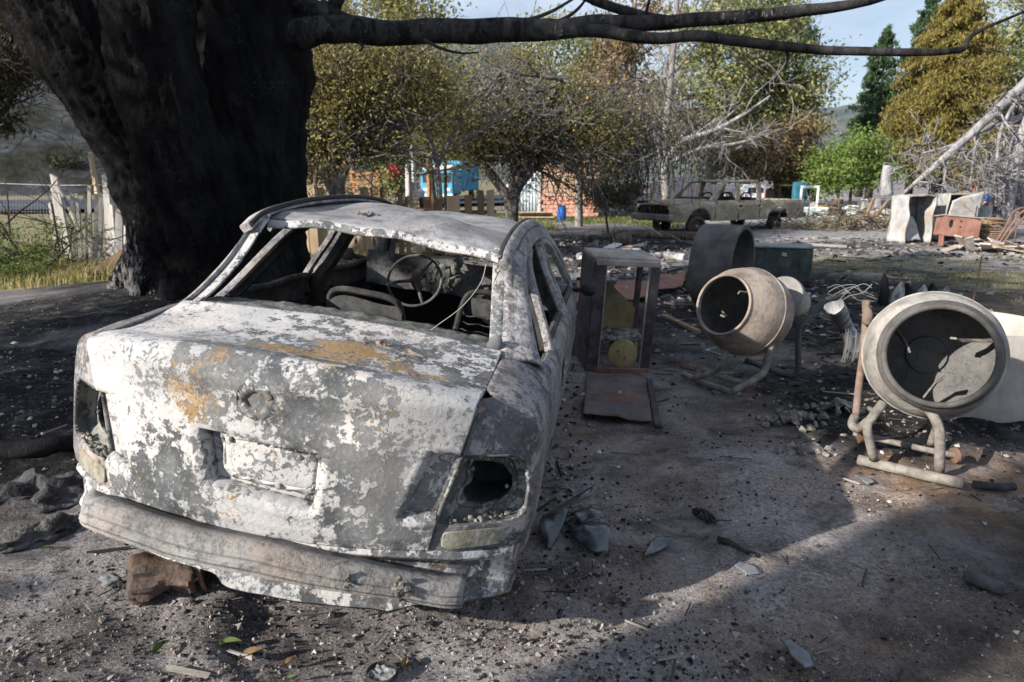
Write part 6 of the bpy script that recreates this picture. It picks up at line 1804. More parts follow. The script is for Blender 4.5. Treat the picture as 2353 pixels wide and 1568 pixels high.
mb.lathe([(.0, .012), (.115, .012), (.128, .006), (.132, -.006), (.130, -.33), (0, -.34)], 40, Mt); build('shell', mb, plain('ochre_tank', (.20, .16, .075), (.33, .28, .15), 5, .8), tank, True, 40)
mb = MB(); mb.lathe([(.0, .02), (.012, .02), (.014, .008)], 12, Mt @ Matrix.Translation((.02, -.03, .0))); mb.lathe([(.0, .02), (.010, .02), (.012, .008)], 12, Mt @ Matrix.Translation((-.04, .03, .0))); build('fitting', mb, M['rust'], tank)
def sheet(name, label, cat, corners, mat, amp=.02, thick=.006, n=24, seed=0, lift=.03):
    """thin crumpled sheet with the four ground corners a,b,c,d"""
    a, b, c, d = [Vector(p) for p in corners]; o = a.copy(); P = []
    for i in range(n + 1):
        u = i / n; row = []
        for j in range(n + 1):
            v = j / n
            p = a.lerp(b, u).lerp(d.lerp(c, u), v)
            p.z = p.z + lift + amp * mn.noise(Vector((u * 2.3 + seed, v * 2.3, seed * 1.3))) + .3 * amp * mn.noise(Vector((u * 7 + seed, v * 7, 2)))
            row.append(p - o)
        P.append(row)
    mb = MB(); mb.grid(P); x = build(name, mb, mat, None, True, 180, solid=thick); x.location = o
    return tag(x, label, cat)
door_m = burnt('burnt_door_sheet', thr=.50, sc=3.5, white=(.20, .17, .16), dark=(.06, .045, .045), tint=(.22, .09, .05), crisp=.15, seed=55)
sheet('metal_sheet', 'scorched metal door sheet lying flat on the ground before the burnt appliance shell', 'metal sheet', [G(1348, 862), G(1488, 872), G(1497, 980), G(1340, 962)], door_m, .03, .008, seed=3)
mb = MB(); a, b = G(1492, 872, .05), G(1512, 982, .04); mb.box((a + b) / 2, ((b - a).length, .045, .03), (b - a).to_track_quat('X', 'Z').to_matrix()); tag(build('metal_strip', mb, cab_m, bevel=.004), 'narrow bent metal strip lying along the right side of the door sheet', 'metal strip')
red_m = burnt('red_scorched_sheet', thr=.48, sc=4, white=(.27, .13, .09), dark=(.15, .075, .055), crisp=.15, seed=57)
sheet('roof_sheet', 'reddish brown sheet piece nearest the mixer, tilted, behind the burnt appliance shell', 'metal sheet', [G(1490, 690), G(1568, 672), G(1575, 640), G(1515, 648)], red_m, .04, .012, seed=7, lift=.12)
sheet('roof_sheet', 'flat reddish sheet seen through the burnt appliance shell', 'metal sheet', [G(1395, 695), G(1490, 692), G(1500, 655), G(1420, 650)], red_m, .05, .012, seed=9, lift=.06)
sheet('roof_sheet', 'dull red ribbed sheet between the saloon car and the burnt appliance shell', 'metal sheet', [G(1325, 700), G(1375, 700), G(1378, 660), G(1325, 655)], red_m, .03, .012, seed=12, lift=.04)
mb = MB(); a, b = G(1525, 725, .03), G(1605, 762, .03); mb.box((a + b) / 2, ((b - a).length, .07, .04), (b - a).to_track_quat('X', 'Z').to_matrix()); tag(build('plank', mb, wood_d, bevel=.004), 'narrow brown batten on the ground behind the beige mixer', 'board')

# dark green metal chest
ch = thing('metal_chest', 'dark green metal chest with a pale lid edge behind the beige mixer', 'chest', (0, 0, 0), R(-16))
ch.scale = (1.3, 1.3, 1.22); q = A(1795, 620, 11.2); ch.location = (q.x, q.y, gz(q.x, q.y) + .1)
ch_m = plain('dark_green_chest', (.018, .026, .027), (.055, .068, .068), 7, .7)
box_part('body', ch_m, ch, (0, 0, .22), (.66, .42, .44), .012)
box_part('lid', plain('pale_lid_edge', (.12, .14, .145), (.22, .25, .25), 9, .6), ch, (0, 0, .455), (.70, .46, .03), .008)
for x in (-.2, .2): box_part('rib', ch_m, ch, (x, -.215, .22), (.03, .014, .38), .003)
box_part('latch', M['lampm'], ch, (0, -.222, .36), (.06, .014, .05), .003)
box_part('end_panel', M['lampm'], ch, (-.337, 0, .22), (.012, .36, .38), .003)
# ------------------------------------------------------------------ junk along the right-hand edge
fr_w = burnt('scorched_white_enamel', thr=.40, sc=3, white=(.46, .45, .44), dark=(.20, .20, .20), tint=(.34, .28, .22), crisp=.10, seed=61)
fr_in = plain('scorched_liner', (.05, .05, .055), (.22, .24, .25), 4, .8)
def shell(name, label, px, py, d, w, h, dep, yaw, mat, warp=.08, seed=0, cat='fridge'):
    q = A(px, py, d); o = thing(name, label, cat, (q.x, q.y, gz(q.x, q.y) + .02), yaw)
    def panel(nm, f, m_=mat, n=14):
        mb = MB(); P = []
        for i in range(n + 1):
            row = []
            for j in range(n + 1):
                p = Vector(f(i / n, j / n)); k = p.z / h
                p += Vector((warp * mn.noise(Vector((p.x * 2 + seed, p.z * 2.2, p.y))) + .10 * warp * math.sin(7 * k + seed) * 1.3, warp * mn.noise(Vector((p.x * 2, p.z * 2.2 + seed, 5))), warp * .8 * mn.noise(Vector((p.x * 3, p.y * 3, seed + 2)))))
                row.append(p)
            P.append(row)
        mb.grid(P); return build(nm, mb, m_, o, True, 180, solid=.03)
    panel('left_panel', lambda u, v: (-w / 2, dep * u, h * v)); panel('right_panel', lambda u, v: (w / 2, dep * u, h * v))
    panel('top_panel', lambda u, v: (-w / 2 + w * u, dep * v, h)); panel('rear_panel', lambda u, v: (-w / 2 + w * u, dep, h * v), fr_in)
    return o, panel
f1, pn = shell('burnt_fridge', 'buckled white fridge shell with bulging sides, left of the two by the ashen tree', 2112, 540, 18.0, .80, 1.22, .62, R(12), fr_w, .07, 1)
pn('loose_panel', lambda u, v: (-.26 + .5 * u * (1 - .4 * v), .12 + .2 * v, .05 + .62 * v), plain('pale_zinc', (.26, .28, .29), (.42, .44, .45), 3, .6))
f2, pn = shell('burnt_fridge', 'burnt white fridge shell with its door hanging askew, behind the rusty stove', 2204, 536, 18.3, .72, 1.25, .6, R(-6), fr_w, .06, 4)
pn('hanging_door', lambda u, v: (-.38 + .74 * u, -.10 - .06 * v, .42 + .66 * v + .22 * u * v - .05 * (1 - v)), fr_w)
mb = MB(); mb.tube([(-.28, -.20, .50), (.22, -.22, .56), (.24, -.2, .95)], .018, 6); build('door_handle', mb, M['soot'], f2)
st = thing('rusty_stove', 'rust red stove front with an oval hole, tilted on broken legs before the fridges', 'stove')
q = A(2203, 548, 17.2); st.location = (q.x, q.y, gz(q.x, q.y)); st.rotation_euler = (R(-6), R(5), R(-10))
rs = plain('rust_red_enamel', (.18, .085, .062), (.28, .15, .115), 4, .7, .3)
mb = MB(); rows = []
oval = [(-.24 + .055 * math.copysign(abs(math.cos(a)) ** .7, math.cos(a)), .56 + .10 * math.copysign(abs(math.sin(a)) ** .7, math.sin(a))) for a in np.linspace(0, 2 * math.pi, 32, endpoint=False)]
for k, a in enumerate(np.linspace(0, 2 * math.pi, 32, endpoint=False)):
    dx, dz = math.cos(a), math.sin(a); t = min((.43 + .24 if dx < 0 else .43 + .24) / max(1e-6, abs(dx)) if dx > 0 else (.43 - .24) / max(1e-6, abs(dx)), (.74 - .56 if dz > 0 else .56 - .26) / max(1e-6, abs(dz)))
    rows.append([(oval[k][0], .03, oval[k][1]), (oval[k][0], 0, oval[k][1]), (-.24 + dx * t, 0, .56 + dz * t), (-.24 + dx * t, .05, .56 + dz * t)])
mb.grid(rows, loop=True); build('front_plate', mb, rs, st, False, solid=.004)
box_part('body', rs, st, (0, .30, .50), (.84, .42, .46), .02); box_part('top_plate', plain('grey_stove_top', (.20, .19, .18), (.33, .32, .31), 5), st, (0, .24, .76), (.94, .56, .03), .006)
box_part('oven_hollow', M['soot'], st, (-.24, .055, .56), (.2, .04, .3), .01)
for x in (-.02, -.02 + .0):
    pass
for (x, z) in ((-.03, .64), (-.03, .50)):
    mb = MB(); mb.lathe([(.0, .01), (.02, .01), (.024, 0)], 12, Matrix.Translation((x, -.006, z)) @ Matrix.Rotation(R(90), 4, 'X')); build('knob_hole', mb, M['soot'], st)
for (x, r_) in ((-.36, -.12), (.36, .12)): box_part('leg', rs, st, (x, .1, .13), (.05, .2, .28), .01, (0, r_, 0))
ts = thing('tile_stack', 'leaning stack of thin brown roof tiles right of the rusty stove', 'tile stack')
q = A(2264, 548, 17.6); ts.location = (q.x, q.y, gz(q.x, q.y))
tm_ = plain('brown_clay_tile', (.20, .13, .085), (.32, .23, .16), 6, .9)
mb = MB(); mb.box((0, 0, 0), (.40, .30, .022), jit=.006); tile0 = build('tile', mb, tm_, ts, bevel=.003)
for k in range(26):
    tl = tile0 if k == 0 else tile0.copy()
    if k: COL.objects.link(tl); tl.parent = ts
    tl.location = (random.uniform(-.05, .05) + .004 * k, random.uniform(-.03, .03), .02 + .027 * k); tl.rotation_euler = (random.uniform(-.04, .04), random.uniform(-.05, .05), random.uniform(-.3, .3))
dr = thing('grey_barrel', 'dull grey metal barrel standing in front of the man in the blue shirt', 'barrel'); q = A(2246, 520, 18.7); dr.location = (q.x, q.y, gz(q.x, q.y))
mb = MB(); mb.lathe([(0, .0), (.27, .0), (.285, .03), (.285, .3), (.295, .32), (.285, .34), (.283, .6), (.293, .62), (.283, .64), (.28, .9), (.27, .93), (.0, .92)], 28, None, rough=.02); build('shell', mb, plain('dull_zinc', (.16, .16, .155), (.34, .34, .33), 5, .6), dr)
fm = thing('side_table', 'bare low table of thin grey rails beside the grey barrel', 'table'); q = A(2248, 525, 18.6); fm.location = (q.x, q.y, gz(q.x, q.y))
for (a, b) in (((-.45, 0, .72), (.45, 0, .70)), ((.45, 0, .70), (.46, .02, .0)), ((-.45, 0, .72), (-.44, .02, 0)), ((-.45, .5, .72), (.45, .5, .70)), ((.45, .5, .7), (.45, .52, 0)), ((-.45, .5, .72), (-.45, .52, 0))):
    mb = MB(); mb.tube([a, b], .018, 6); build('rail', mb, fr_w, fm)
bp = thing('board_heap', 'heap of pale broken boards and tile pieces at the lower right of the junk row', 'board heap'); q = A(2300, 575, 16.3); bp.location = (q.x, q.y, gz(q.x, q.y))
for k in range(26):
    w_ = random.uniform(.12, .26); l_ = random.uniform(.25, 1.1)
    mb = MB(); mb.box((0, 0, 0), (l_, w_, .025), jit=.012); o_ = build('board', mb, random.choice([wood_w, wood_w, plain('pale_board_%d' % k, (.34, .27, .21), (.46, .40, .33), 6), tm_]), bp, False)
    o_.location = (random.gauss(0, .45), random.gauss(0, .25), random.uniform(.04, .34) * max(.2, 1 - abs(random.gauss(0, .4)))); o_.rotation_euler = (random.gauss(0, .25), random.gauss(0, .3), random.uniform(-.9, .9))
bf = thing('bed_frame', 'rusty bent iron bed frame with curved hoops at the right edge', 'bed frame'); q = A(2372, 550, 16.8); bf.location = (q.x, q.y, gz(q.x, q.y))
for k in range(3):
    y = .0 + .28 * k
    mb = MB(); mb.tube(catmull([(-.75 + .1 * k, y, 0), (-.5 + .1 * k, y, .50), (-.1, y, .92), (.5, y, 1.0), (1.2, y, .95)], 5), .028, 7); build('hoop', mb, M['rust'], bf)
for k in range(6):
    x = -.45 + .27 * k; mb = MB(); mb.tube([(x, 0, .0), (x + .03, .0, min(.9, .55 + .2 * k))], .012, 5); build('bar', mb, M['rust'], bf)

# the man behind the barrel
pq = A(2261, 520, 19.3); per = thing('person', 'man in a dark red flat cap and blue shirt bending over behind the grey barrel', 'person', (pq.x, pq.y, gz(pq.x, pq.y)), R(184))
def skin(name, verts, edges, radii, mat, parent, sub=2, root=0):
    me = bpy.data.meshes.new(name); me.from_pydata(verts, edges, []); o = bpy.data.objects.new(name, me); COL.objects.link(o)
    m = o.modifiers.new('skin', 'SKIN'); m.use_smooth_shade = True
    for i, r_ in enumerate(radii):
        d = me.skin_vertices[0].data[i]; d.radius = (r_, r_) if not hasattr(r_, '__len__') else r_
    me.skin_vertices[0].data[root].use_root = True
    s = o.modifiers.new('sub', 'SUBSURF'); s.levels = sub; s.render_levels = sub
    apply_mods(o); o.parent = parent; o.data.materials.clear(); o.data.materials.append(mat)
    o.data.polygons.foreach_set('use_smooth', [True] * len(o.data.polygons)); return o
skin_m = plain('tanned_skin', (.32, .18, .12), bump=0, rough=.6)
# local +x is forward; pelvis, spine, chest, neck, head; arms reaching down, legs slightly bent
Pv = [(0, 0, .84), (.10, 0, 1.02), (.24, 0, 1.18), (.33, 0, 1.25), (.42, 0, 1.33), (.46, 0, 1.42),
      (.24, .18, 1.17), (.32, .25, .95), (.50, .20, .80), (.56, .19, .74), (.24, -.18, 1.17), (.32, -.25, .95), (.50, -.20, .80), (.56, -.19, .74),
      (-.02, .10, .78), (.06, .11, .44), (-.04, .12, .08), (.10, .13, .03), (-.02, -.10, .78), (.04, -.11, .44), (-.06, -.12, .08), (.08, -.13, .03)]
Pe = [(0, 1), (1, 2), (2, 3), (3, 4), (4, 5), (2, 6), (6, 7), (7, 8), (8, 9), (2, 10), (10, 11), (11, 12), (12, 13), (0, 14), (14, 15), (15, 16), (16, 17), (0, 18), (18, 19), (19, 20), (20, 21)]
Pr = [.14, .145, .16, .07, .10, .085, .07, .05, .04, .03, .07, .05, .04, .03, .10, .07, .05, .04, .10, .07, .05, .04]
body = skin('body', Pv, Pe, Pr, skin_m, per)
mb = MB(); mb.tube([(.54, 0, 1.36), (.585, 0, 1.345)], [.018, .014], 6)
for s in (-1, 1): mb.blob((.43, s * .088, 1.36), (.03, .012, .035), 3, 8, .1)
for s in (-1, 1):
    for k in range(5): mb.tube([(.56, s * .19 + (k - 2) * .016, .74), (.60, s * .19 + (k - 2) * .020, .70), (.60, s * .19 + (k - 2) * .02, .66)], [.009, .008, .006], 5)
build('face_and_fingers', mb, skin_m, body)
shirt = skin('shirt', [Pv[0], Pv[1], Pv[2], (.30, 0, 1.225), Pv[6], (.29, .225, 1.03), Pv[10], (.29, -.225, 1.03)], [(0, 1), (1, 2), (2, 3), (2, 4), (4, 5), (2, 6), (6, 7)], [.155, .16, .178, .09, .088, .072, .088, .072], plain('blue_shirt', (.05, .13, .42), (.07, .17, .50), 5, .85, .1), per)
mb = MB()
for s in (-1, 1): mb.lathe([(.070, -.01), (.078, -.01), (.078, .01), (.070, .01)], 14, Matrix.Translation((.29, s * .225, 1.02)) @ Matrix.Rotation(R(10), 4, 'Y')); 
build('sleeve_band', mb, wh, shirt)
skin('trousers', [(0, 0, .84), Pv[14], Pv[15], Pv[16], Pv[18], Pv[19], Pv[20]], [(0, 1), (1, 2), (2, 3), (0, 4), (4, 5), (5, 6)], [.15, .115, .085, .07, .115, .085, .07], plain('dark_trousers', (.03, .035, .05), bump=0), per)
mb = MB(); mb.blob((.44, 0, 1.45), (.125, .115, .05), 2, 16, .05); mb.blob((.55, 0, 1.425), (.07, .08, .012), 3, 12, .03); build('flat_cap', mb, plain('dark_red_cap', (.13, .025, .025), (.18, .04, .04), 9, .9), per)

# brushwood and rubble left of the fridges, far scrap
bh = thing('rubble_heap', 'low heap of brushwood, sticks and grey rubble between the track and the fridges', 'rubble heap'); q = A(1985, 500, 22); bh.location = (q.x, q.y, gz(q.x, q.y))
mb = MB()
for k in range(300):
    p = Vector((random.gauss(0, 1.6), random.gauss(.6, .8), 0)); p.z = max(.02, random.uniform(.0, .75) * math.exp(-(p.x / 1.9) ** 2))
    grow(mb, p, (random.gauss(0, 1), random.gauss(0, .7), random.gauss(0, .3)), random.uniform(.3, 1.0), random.uniform(.008, .03), 0, .6, 0, 2, 4, .006)
STK = build('sticks', mb, plain('mixed_sticks', (.05, .04, .03), (.22, .18, .13), 1.5, .9), bh, True, 180); tag(STK, kind='stuff')
P = crown_points([((0, .6, .1), (2.2, .9, .55))], 5200, 120, .12); P[:, 2] = np.abs(P[:, 2]); V, F = cards(P, .045, .7, 0)
tag(mesh_np('litter', V, F, leafmat('litter', [(.03, .028, .02), (.12, .10, .05), (.22, .18, .11), (.34, .32, .30)], .1), bh), kind='stuff')
for (x0, y0, x1, y1, lab) in ((2008, 455, 1990, 498, 'charred post leaning left in the rubble heap'), (2042, 460, 2012, 497, 'second charred post leaning beside the first in the rubble heap')):
    a, b = A(x0, y0, 21.5), A(x1, y1, 21.3); mb = MB(); mb.tube([b, b.lerp(a, .5), a], [.06, .055, .05], 7, rough=.2); tag(build('post', mb, wood_d), lab, 'post')
tr_ = thing('teal_cupboard', 'teal cupboard behind a white window frame at the far end of the track', 'cupboard'); q = A(1848, 470, 34); tr_.location = (q.x, q.y, gz(q.x, q.y))
box_part('carcass', plain('teal_paint', (.03, .13, .18), bump=0), tr_, (-.1, .5, .85), (.55, .4, 1.25), .02)
for (c_, s_) in (((.25, .1, 1.25), (.9, .06, .12)), ((.25, .1, .25), (.9, .06, .12)), ((-.16, .1, .75), (.10, .06, .9)), ((.66, .1, .75), (.10, .06, .9))): box_part('window_frame', wh, tr_, c_, s_, .01)
pr_ = thing('plank_roof', 'brown plank lean-to roof on thin posts behind the teal cupboard', 'lean-to'); q = A(1860, 470, 40); pr_.location = (q.x, q.y, gz(q.x, q.y))
box_part('roof', wood_o, pr_, (0, 0, 1.30), (3.6, .7, .09), .02, (R(4), 0, 0))
for x in (-1.7, 1.7): box_part('post', wood_d, pr_, (x, .2, .62), (.12, .12, 1.26), .01)
tg = thing('white_trough', 'long pale enamel trough on the ground at the end of the track', 'trough'); q = A(1868, 473, 31.5); tg.location = (q.x, q.y, gz(q.x, q.y)); tg.rotation_euler = (0, 0, R(-6))
mb = MB(); mb.grid([[(x, -.35, .02), (x, -.42, .34), (x, -.36, .36), (x, 0, .12), (x, .36, .36), (x, .42, .34), (x, .35, .02)] for x in np.linspace(-1.5, 1.5, 8)]); build('shell', mb, plain('pale_teal_enamel', (.45, .58, .56), (.62, .68, .66), 3, .5), tg, True, 40)
sm = thing('tree_stump', 'short sawn stump beside the track, left of the rubble heap', 'stump'); q = A(1920, 474, 30); sm.location = (q.x, q.y, gz(q.x, q.y))
mb = MB(); mb.tube([(0, 0, -.05), (.02, 0, .4), (.05, 0, .78)], [.30, .26, .25], 12, rough=.15); build('wood', mb, bk_brown, sm)
mb = MB(); mb.tube([(.05, 0, .77), (.052, 0, .79)], [.235, .23], 12); build('cut_face', mb, wood_o, sm)
for k, (px, py, d, w, h, m_, lab) in enumerate(((1955, 470, 33, .5, .35, wh, 'small white broken block among the far scrap, nearest the stump'), (1990, 462, 36, .7, .55, fr_w, 'pale scorched box among the far scrap behind the rubble heap'), (2010, 450, 37, .6, .6, fr_w, 'upper pale box of the far scrap under the golden conifer'), (1895, 466, 34, .6, .3, plain('yellow_scrap', (.5, .33, .06), bump=0), 'small yellow crate among the far scrap'), (1880, 462, 36, .8, .4, wood_w, 'grey wooden crate among the far scrap'))):
    q = A(px, py, d); mb = MB(); mb.box((0, 0, h / 2), (w, w * .7, h), (0, 0, random.uniform(-.5, .5)), .06); mb.box((w * .1, -.05, h + .03), (w * .9, w * .6, .05), (0, .06, random.uniform(-.5, .5)), .02); o_ = build('scrap_box', mb, m_, None, False, bevel=.01); o_.location = (q.x, q.y, gz(q.x, q.y)); tag(o_, lab, 'box')
mb = MB()
for k in range(160):
    q = A(random.uniform(1900, 2070), random.uniform(458, 490), 1); t = random.uniform(24, 36); q = A(random.uniform(1890, 2080), 470, t)
    mb.blob((q.x, q.y, gz(q.x, q.y) + .05), (random.uniform(.05, .25), random.uniform(.05, .2), random.uniform(.04, .14)), seed=k, n=6, amp=.5)
tag(build('far_rubble', mb, plain('grey_rubble', (.16, .15, .14), (.45, .44, .43), 1.2, .95)), kind='stuff')

# ------------------------------------------------------------------ logs, stumps and rods in the middle distance
log_ash = bark('ashen_log', (.10, .098, .10), (.42, .41, .41), 7, .40, .58, .8, .02)
def log(name, label, pts, r, mat, cat='log', n=9):
    mb = MB(); c = catmull([Vector(p) for p in pts], 4); o = c[0].copy()
    mb.tube([p - o for p in c], [r * (1 + .15 * mn.noise(p * 3)) for p in c], n, rough=.18, seed=r * 50); x = build(name, mb, mat, None, True, 60); x.location = o; return tag(x, label, cat)
log('log', 'pale straight log lying in front of the pickup front wheel', [G(1475, 540, .1), G(1540, 541, .1), G(1600, 545, .1)], .13, bk_brown)
log('log', 'ash covered log, longest, lying left in the burnt patch behind the saloon car', [G(1330, 590, .06), G(1400, 583, .06), G(1470, 580, .06)], .10, log_ash)
log('log', 'short ash white log in the burnt patch, right of the longest', [G(1480, 592, .06), G(1530, 588, .06), G(1575, 592, .06)], .09, log_ash)
log('log', 'black charred log beside the right front wing of the saloon car', [G(1322, 608, .05), G(1370, 605, .06), G(1420, 612, .05)], .10, M['char'])
log('log', 'ash white burnt log leaning between the mixers', [G(1968, 795, .06), G(1945, 755, .10), A(1917, 702, 6.1)], .085, log_ash)
log('log', 'thick cut log with torn boards in the burnt patch behind the saloon car', [G(1408, 553, .16), G(1445, 552, .16)], .22, bk_brown)
for k, (x0, y0, x1, y1, lab) in enumerate(((1395, 570, 1420, 560, 'white board scrap left of the thick cut log'), (1425, 570, 1452, 566, 'orange edged board scrap before the thick cut log'), (1455, 566, 1480, 562, 'small pale board scrap right of the thick cut log'))):
    a, b = G(x0, y0, .08), G(x1, y1, .12); mb = MB(); mb.box((0, 0, 0), ((b - a).length, .22, .04), (b - a).to_track_quat('X', 'Z').to_matrix(), .015); o_ = build('board_scrap', mb, (wh, wood_o, wood_w)[k], None, False); o_.location = (a + b) / 2; tag(o_, lab, 'board')
for k, (px, h, r_) in enumerate(((2028, .34, .07), (2058, .22, .09), (2082, .20, .08), (2110, .18, .10), (2140, .20, .09), (2165, .16, .09))):
    q = G(px, 700); mb = MB(); mb.tube([q + Vector((0, 0, -.05)), q + Vector((.02, 0, h * .5)), q + Vector((.05 * (k % 2), .02, h)), q + Vector((.08 * (k % 2) - .02, .02, h + .10))], [r_, r_ * .95, r_ * .7, .012], 8, rough=.35, seed=k)
    tag(build('charred_stump', mb, log_ash if k % 2 else bk_char), ['tall pointed black charred stump, leftmost behind the pale concrete ring', 'ash grey jagged stump right beside the tall black one', 'squat black charred stump, third in the row behind the concrete ring', 'broad ash grey stump in the middle right of the stump row', 'black double pointed stump near the right end of the stump row', 'last low ash grey stump at the right end of the stump row'][k], 'stump', 'charred stumps behind the concrete ring')
log('metal_rod', 'thin rusty rod stuck upright behind the grey mixer', [G(2233, 705), A(2245, 650, G(2233, 705).y), A(2256, 588, G(2233, 705).y)], .010, M['rust'], 'rod', 5)
wb = thing('wire_bundle', 'bundle of thin upright wires between the lever and the burnt log', 'wire', tuple(G(1955, 830)))
mb = MB()
for k in range(22):
    x = 1938 + random.uniform(0, 48); a = G(x - 8, 828 + random.uniform(-8, 8)); b = A(x + random.uniform(-3, 8), 742 + random.uniform(0, 40), a.y + .05)
    mb.tube([a - wb.location, a.lerp(b, .5) - wb.location + Vector((.012, 0, 0)), b - wb.location], .0045, 4)
build('wires', mb, wire_m, wb)
wt2 = thing('wire_tangle', 'loose tangle of wire hooked over the dark pipe between the mixers', 'wire', tuple(A(1950, 665, 5.6)))
mb = MB()
for k in range(5):
    c = [A(1905 + 25 * t + random.gauss(0, 6), 672 + 18 * math.sin(t * 1.1 + k) + random.gauss(0, 4), 5.6 + .1 * k) - wt2.location for t in range(5)]
    mb.tube(catmull(c, 4), .0032, 4)
build('wires', mb, wire_m, wt2)
# ash heaps
for (px, py, s, lab) in ((1825, 970, .17, 'crumbly grey ash heap left of the rust red lever'), (1862, 1040, .09, 'small ash heap just below the larger ash heap'), (1930, 940, .14, 'ash heap at the foot of the rust red lever'), (1180, 1440, .0, '')):
    if not s: continue
    q = G(px, py); mb = MB()
    for k in range(70):
        rr = s * abs(random.gauss(0, .8)); a = random.uniform(0, 6.28); mb.blob((q.x + rr * math.cos(a), q.y + .6 * rr * math.sin(a), q.z + max(0, .35 * s - .3 * rr) + random.uniform(0, .012)), (random.uniform(.012, .035),) * 2 + (random.uniform(.010, .024),), seed=k, n=7, amp=.55, rot=(random.random(), random.random(), 0))
    tag(build('ash_heap', mb, M['ash_rubble']), lab, 'ash heap', kind='stuff')

# ------------------------------------------------------------------ foreground litter
q = G(370, 1365); can = thing('crumpled_can', 'rusty crumpled metal can full of ash under the hanging bumper bar', 'can', (q.x - .01, q.y + .02, q.z), R(20))
mb = MB(); rows = []
for i in range(33):
    a = 2 * math.pi * i / 32; row = []
    for j in range(12):
        t = j / 11; r_ = .084 * (1 + .40 * (mn.noise(Vector((math.cos(a) * 1.7, math.sin(a) * 1.7, t * 2.6)))) - .22 * abs(mn.noise(Vector((math.cos(a) * 2.6 + 4, math.sin(a) * 2.6, t * 4)))))
        row.append((-.08 + .20 * t, r_ * math.cos(a) * 1.25, .07 + r_ * math.sin(a) * (.85 - .25 * t)))
    rows.append(row)
mb.grid(rows); build('shell', mb, burnt('rusty_can', thr=.5, sc=12, white=(.17, .115, .085), dark=(.035, .03, .03), tint=(.14, .065, .04), crisp=.08, seed=71), can, True, 28, solid=.004)
mb = MB()
for k in range(40): mb.blob((-.05 + random.gauss(0, .03), random.gauss(0, .04), .035 + random.uniform(0, .05)), (.015, .013, .010), seed=k, n=6, amp=.5)
tag(build('ash_filling', mb, M['char'], can), kind='stuff')
mb = MB(); mb.lathe([(.0, .0), (.085, .0), (.09, .012), (.085, .014)], 24, Matrix.Translation((.13, 0, .065)) @ Matrix.Rotation(R(82), 4, 'Y')); build('bottom', mb, M['rust'], can)
glassy = NT('melted_blue_glass', rough=.22, spec=.6); glassy.color(glassy.mix(glassy.ramp(glassy.noise(9, 6, .6), .4, .6), (.016, .026, .030), (.085, .10, .108))); glassy.bump(glassy.noise(14, 3), .4, .01); glassy = glassy.m
def shard(name, label, outline, mat, h=.02, curl=.02, cat='shard', thick=.006):
    pts = [G(x, y) for x, y in outline]; c = sum(pts, Vector()) / len(pts); mb = MB(); vs = []; fs = []
    dense = []
    for a, b in zip(pts, pts[1:] + pts[:1]):
        dense += [a.lerp(b, q / 3) + Vector((random.uniform(-.004, .004), random.uniform(-.004, .004), 0)) for q in range(3)]
    pts = dense; n = len(pts); m = 4; axx = (pts[n // 2] - pts[0]); axx.z = 0; axx.normalize()
    def zz(v): return h + curl * (1 - ((v.x * axx.y - v.y * axx.x) / .09) ** 2 * .9) + .012 * mn.noise(Vector((v.x * 14, v.y * 14, h * 50))) + (.25 * curl / .06) * v.dot(axx) * .5
    vs.append(Vector((0, 0, zz(Vector()))))
    for j in range(1, m + 1):
        for p in pts:
            v = (p - c) * (j / m); v.z = zz(v); vs.append(v)
    fs = [(0, 1 + k, 1 + (k + 1) % n) for k in range(n)]
    for j in range(m - 1):
        fs += [(1 + j * n + k, 1 + (j + 1) * n + k, 1 + (j + 1) * n + (k + 1) % n, 1 + j * n + (k + 1) % n) for k in range(n)]
    mb.add(vs, fs); o_ = build(name, mb, mat, None, True, 35, solid=thick); o_.location = c; return tag(o_, label, cat)
shard('melted_glass', 'glossy dark curved piece of melted glass against the right rear wheel arch', [(1238, 1240), (1252, 1205), (1290, 1182), (1362, 1166), (1352, 1190), (1310, 1205), (1285, 1240), (1262, 1262)], glassy, .03, .06)
shard('melted_glass', 'broad flat grey blue glass piece next to the curved one', [(1298, 1225), (1330, 1200), (1375, 1205), (1400, 1235), (1398, 1275), (1365, 1275), (1320, 1250)], glassy, .03, .025)
shard('melted_glass', 'cracked upper flake of grey blue glass resting on the broad piece', [(1310, 1215), (1345, 1196), (1385, 1208), (1375, 1228), (1335, 1230)], glassy, .06, .015)
shard('melted_glass', 'small grey sliver of glass out on the bare ground', [(1478, 1290), (1490, 1258), (1515, 1246), (1546, 1250), (1528, 1268)], glassy, .012, .012)
slate = plain('grey_slate', (.09, .095, .105), (.20, .21, .22), 8, .8)
shard('slate_flake', 'thin pale slate flake near the charred twig', [(1688, 1308), (1700, 1300), (1738, 1312), (1745, 1324), (1715, 1326)], slate, .008, .008, 'stone')
shard('slate_flake', 'long curved slate flake near the bottom edge', [(1795, 1490), (1815, 1488), (1852, 1515), (1868, 1545), (1850, 1548), (1815, 1520)], slate, .008, .02, 'stone')
shard('slate_flake', 'pale slate flake below the grey mixer foot bar', [(1960, 1098), (1985, 1103), (2010, 1114), (1990, 1116)], slate, .008, .01, 'stone')
log('burnt_bottle', 'dark cylindrical burnt container lying at the lower right', [G(2222, 1322, .02), G(2265, 1340, .025), G(2308, 1356, .02)], .028, plain('dark_burnt_can', (.03, .033, .036), (.085, .088, .09), 12), 'container', 12)
log('charred_branch', 'dark charred stick end lying in the shade below the grey mixer', [G(2235, 1112, .02), G(2290, 1120, .02), G(2330, 1118, .02)], .022, M['char'], 'branch')
log('charred_twig', 'crooked charred twig crossing the edge of the sunlit strip', [G(1650, 1238, .015), G(1680, 1248, .02), G(1708, 1268, .02), G(1745, 1278, .02)], .013, bk_branch, 'twig', 7)
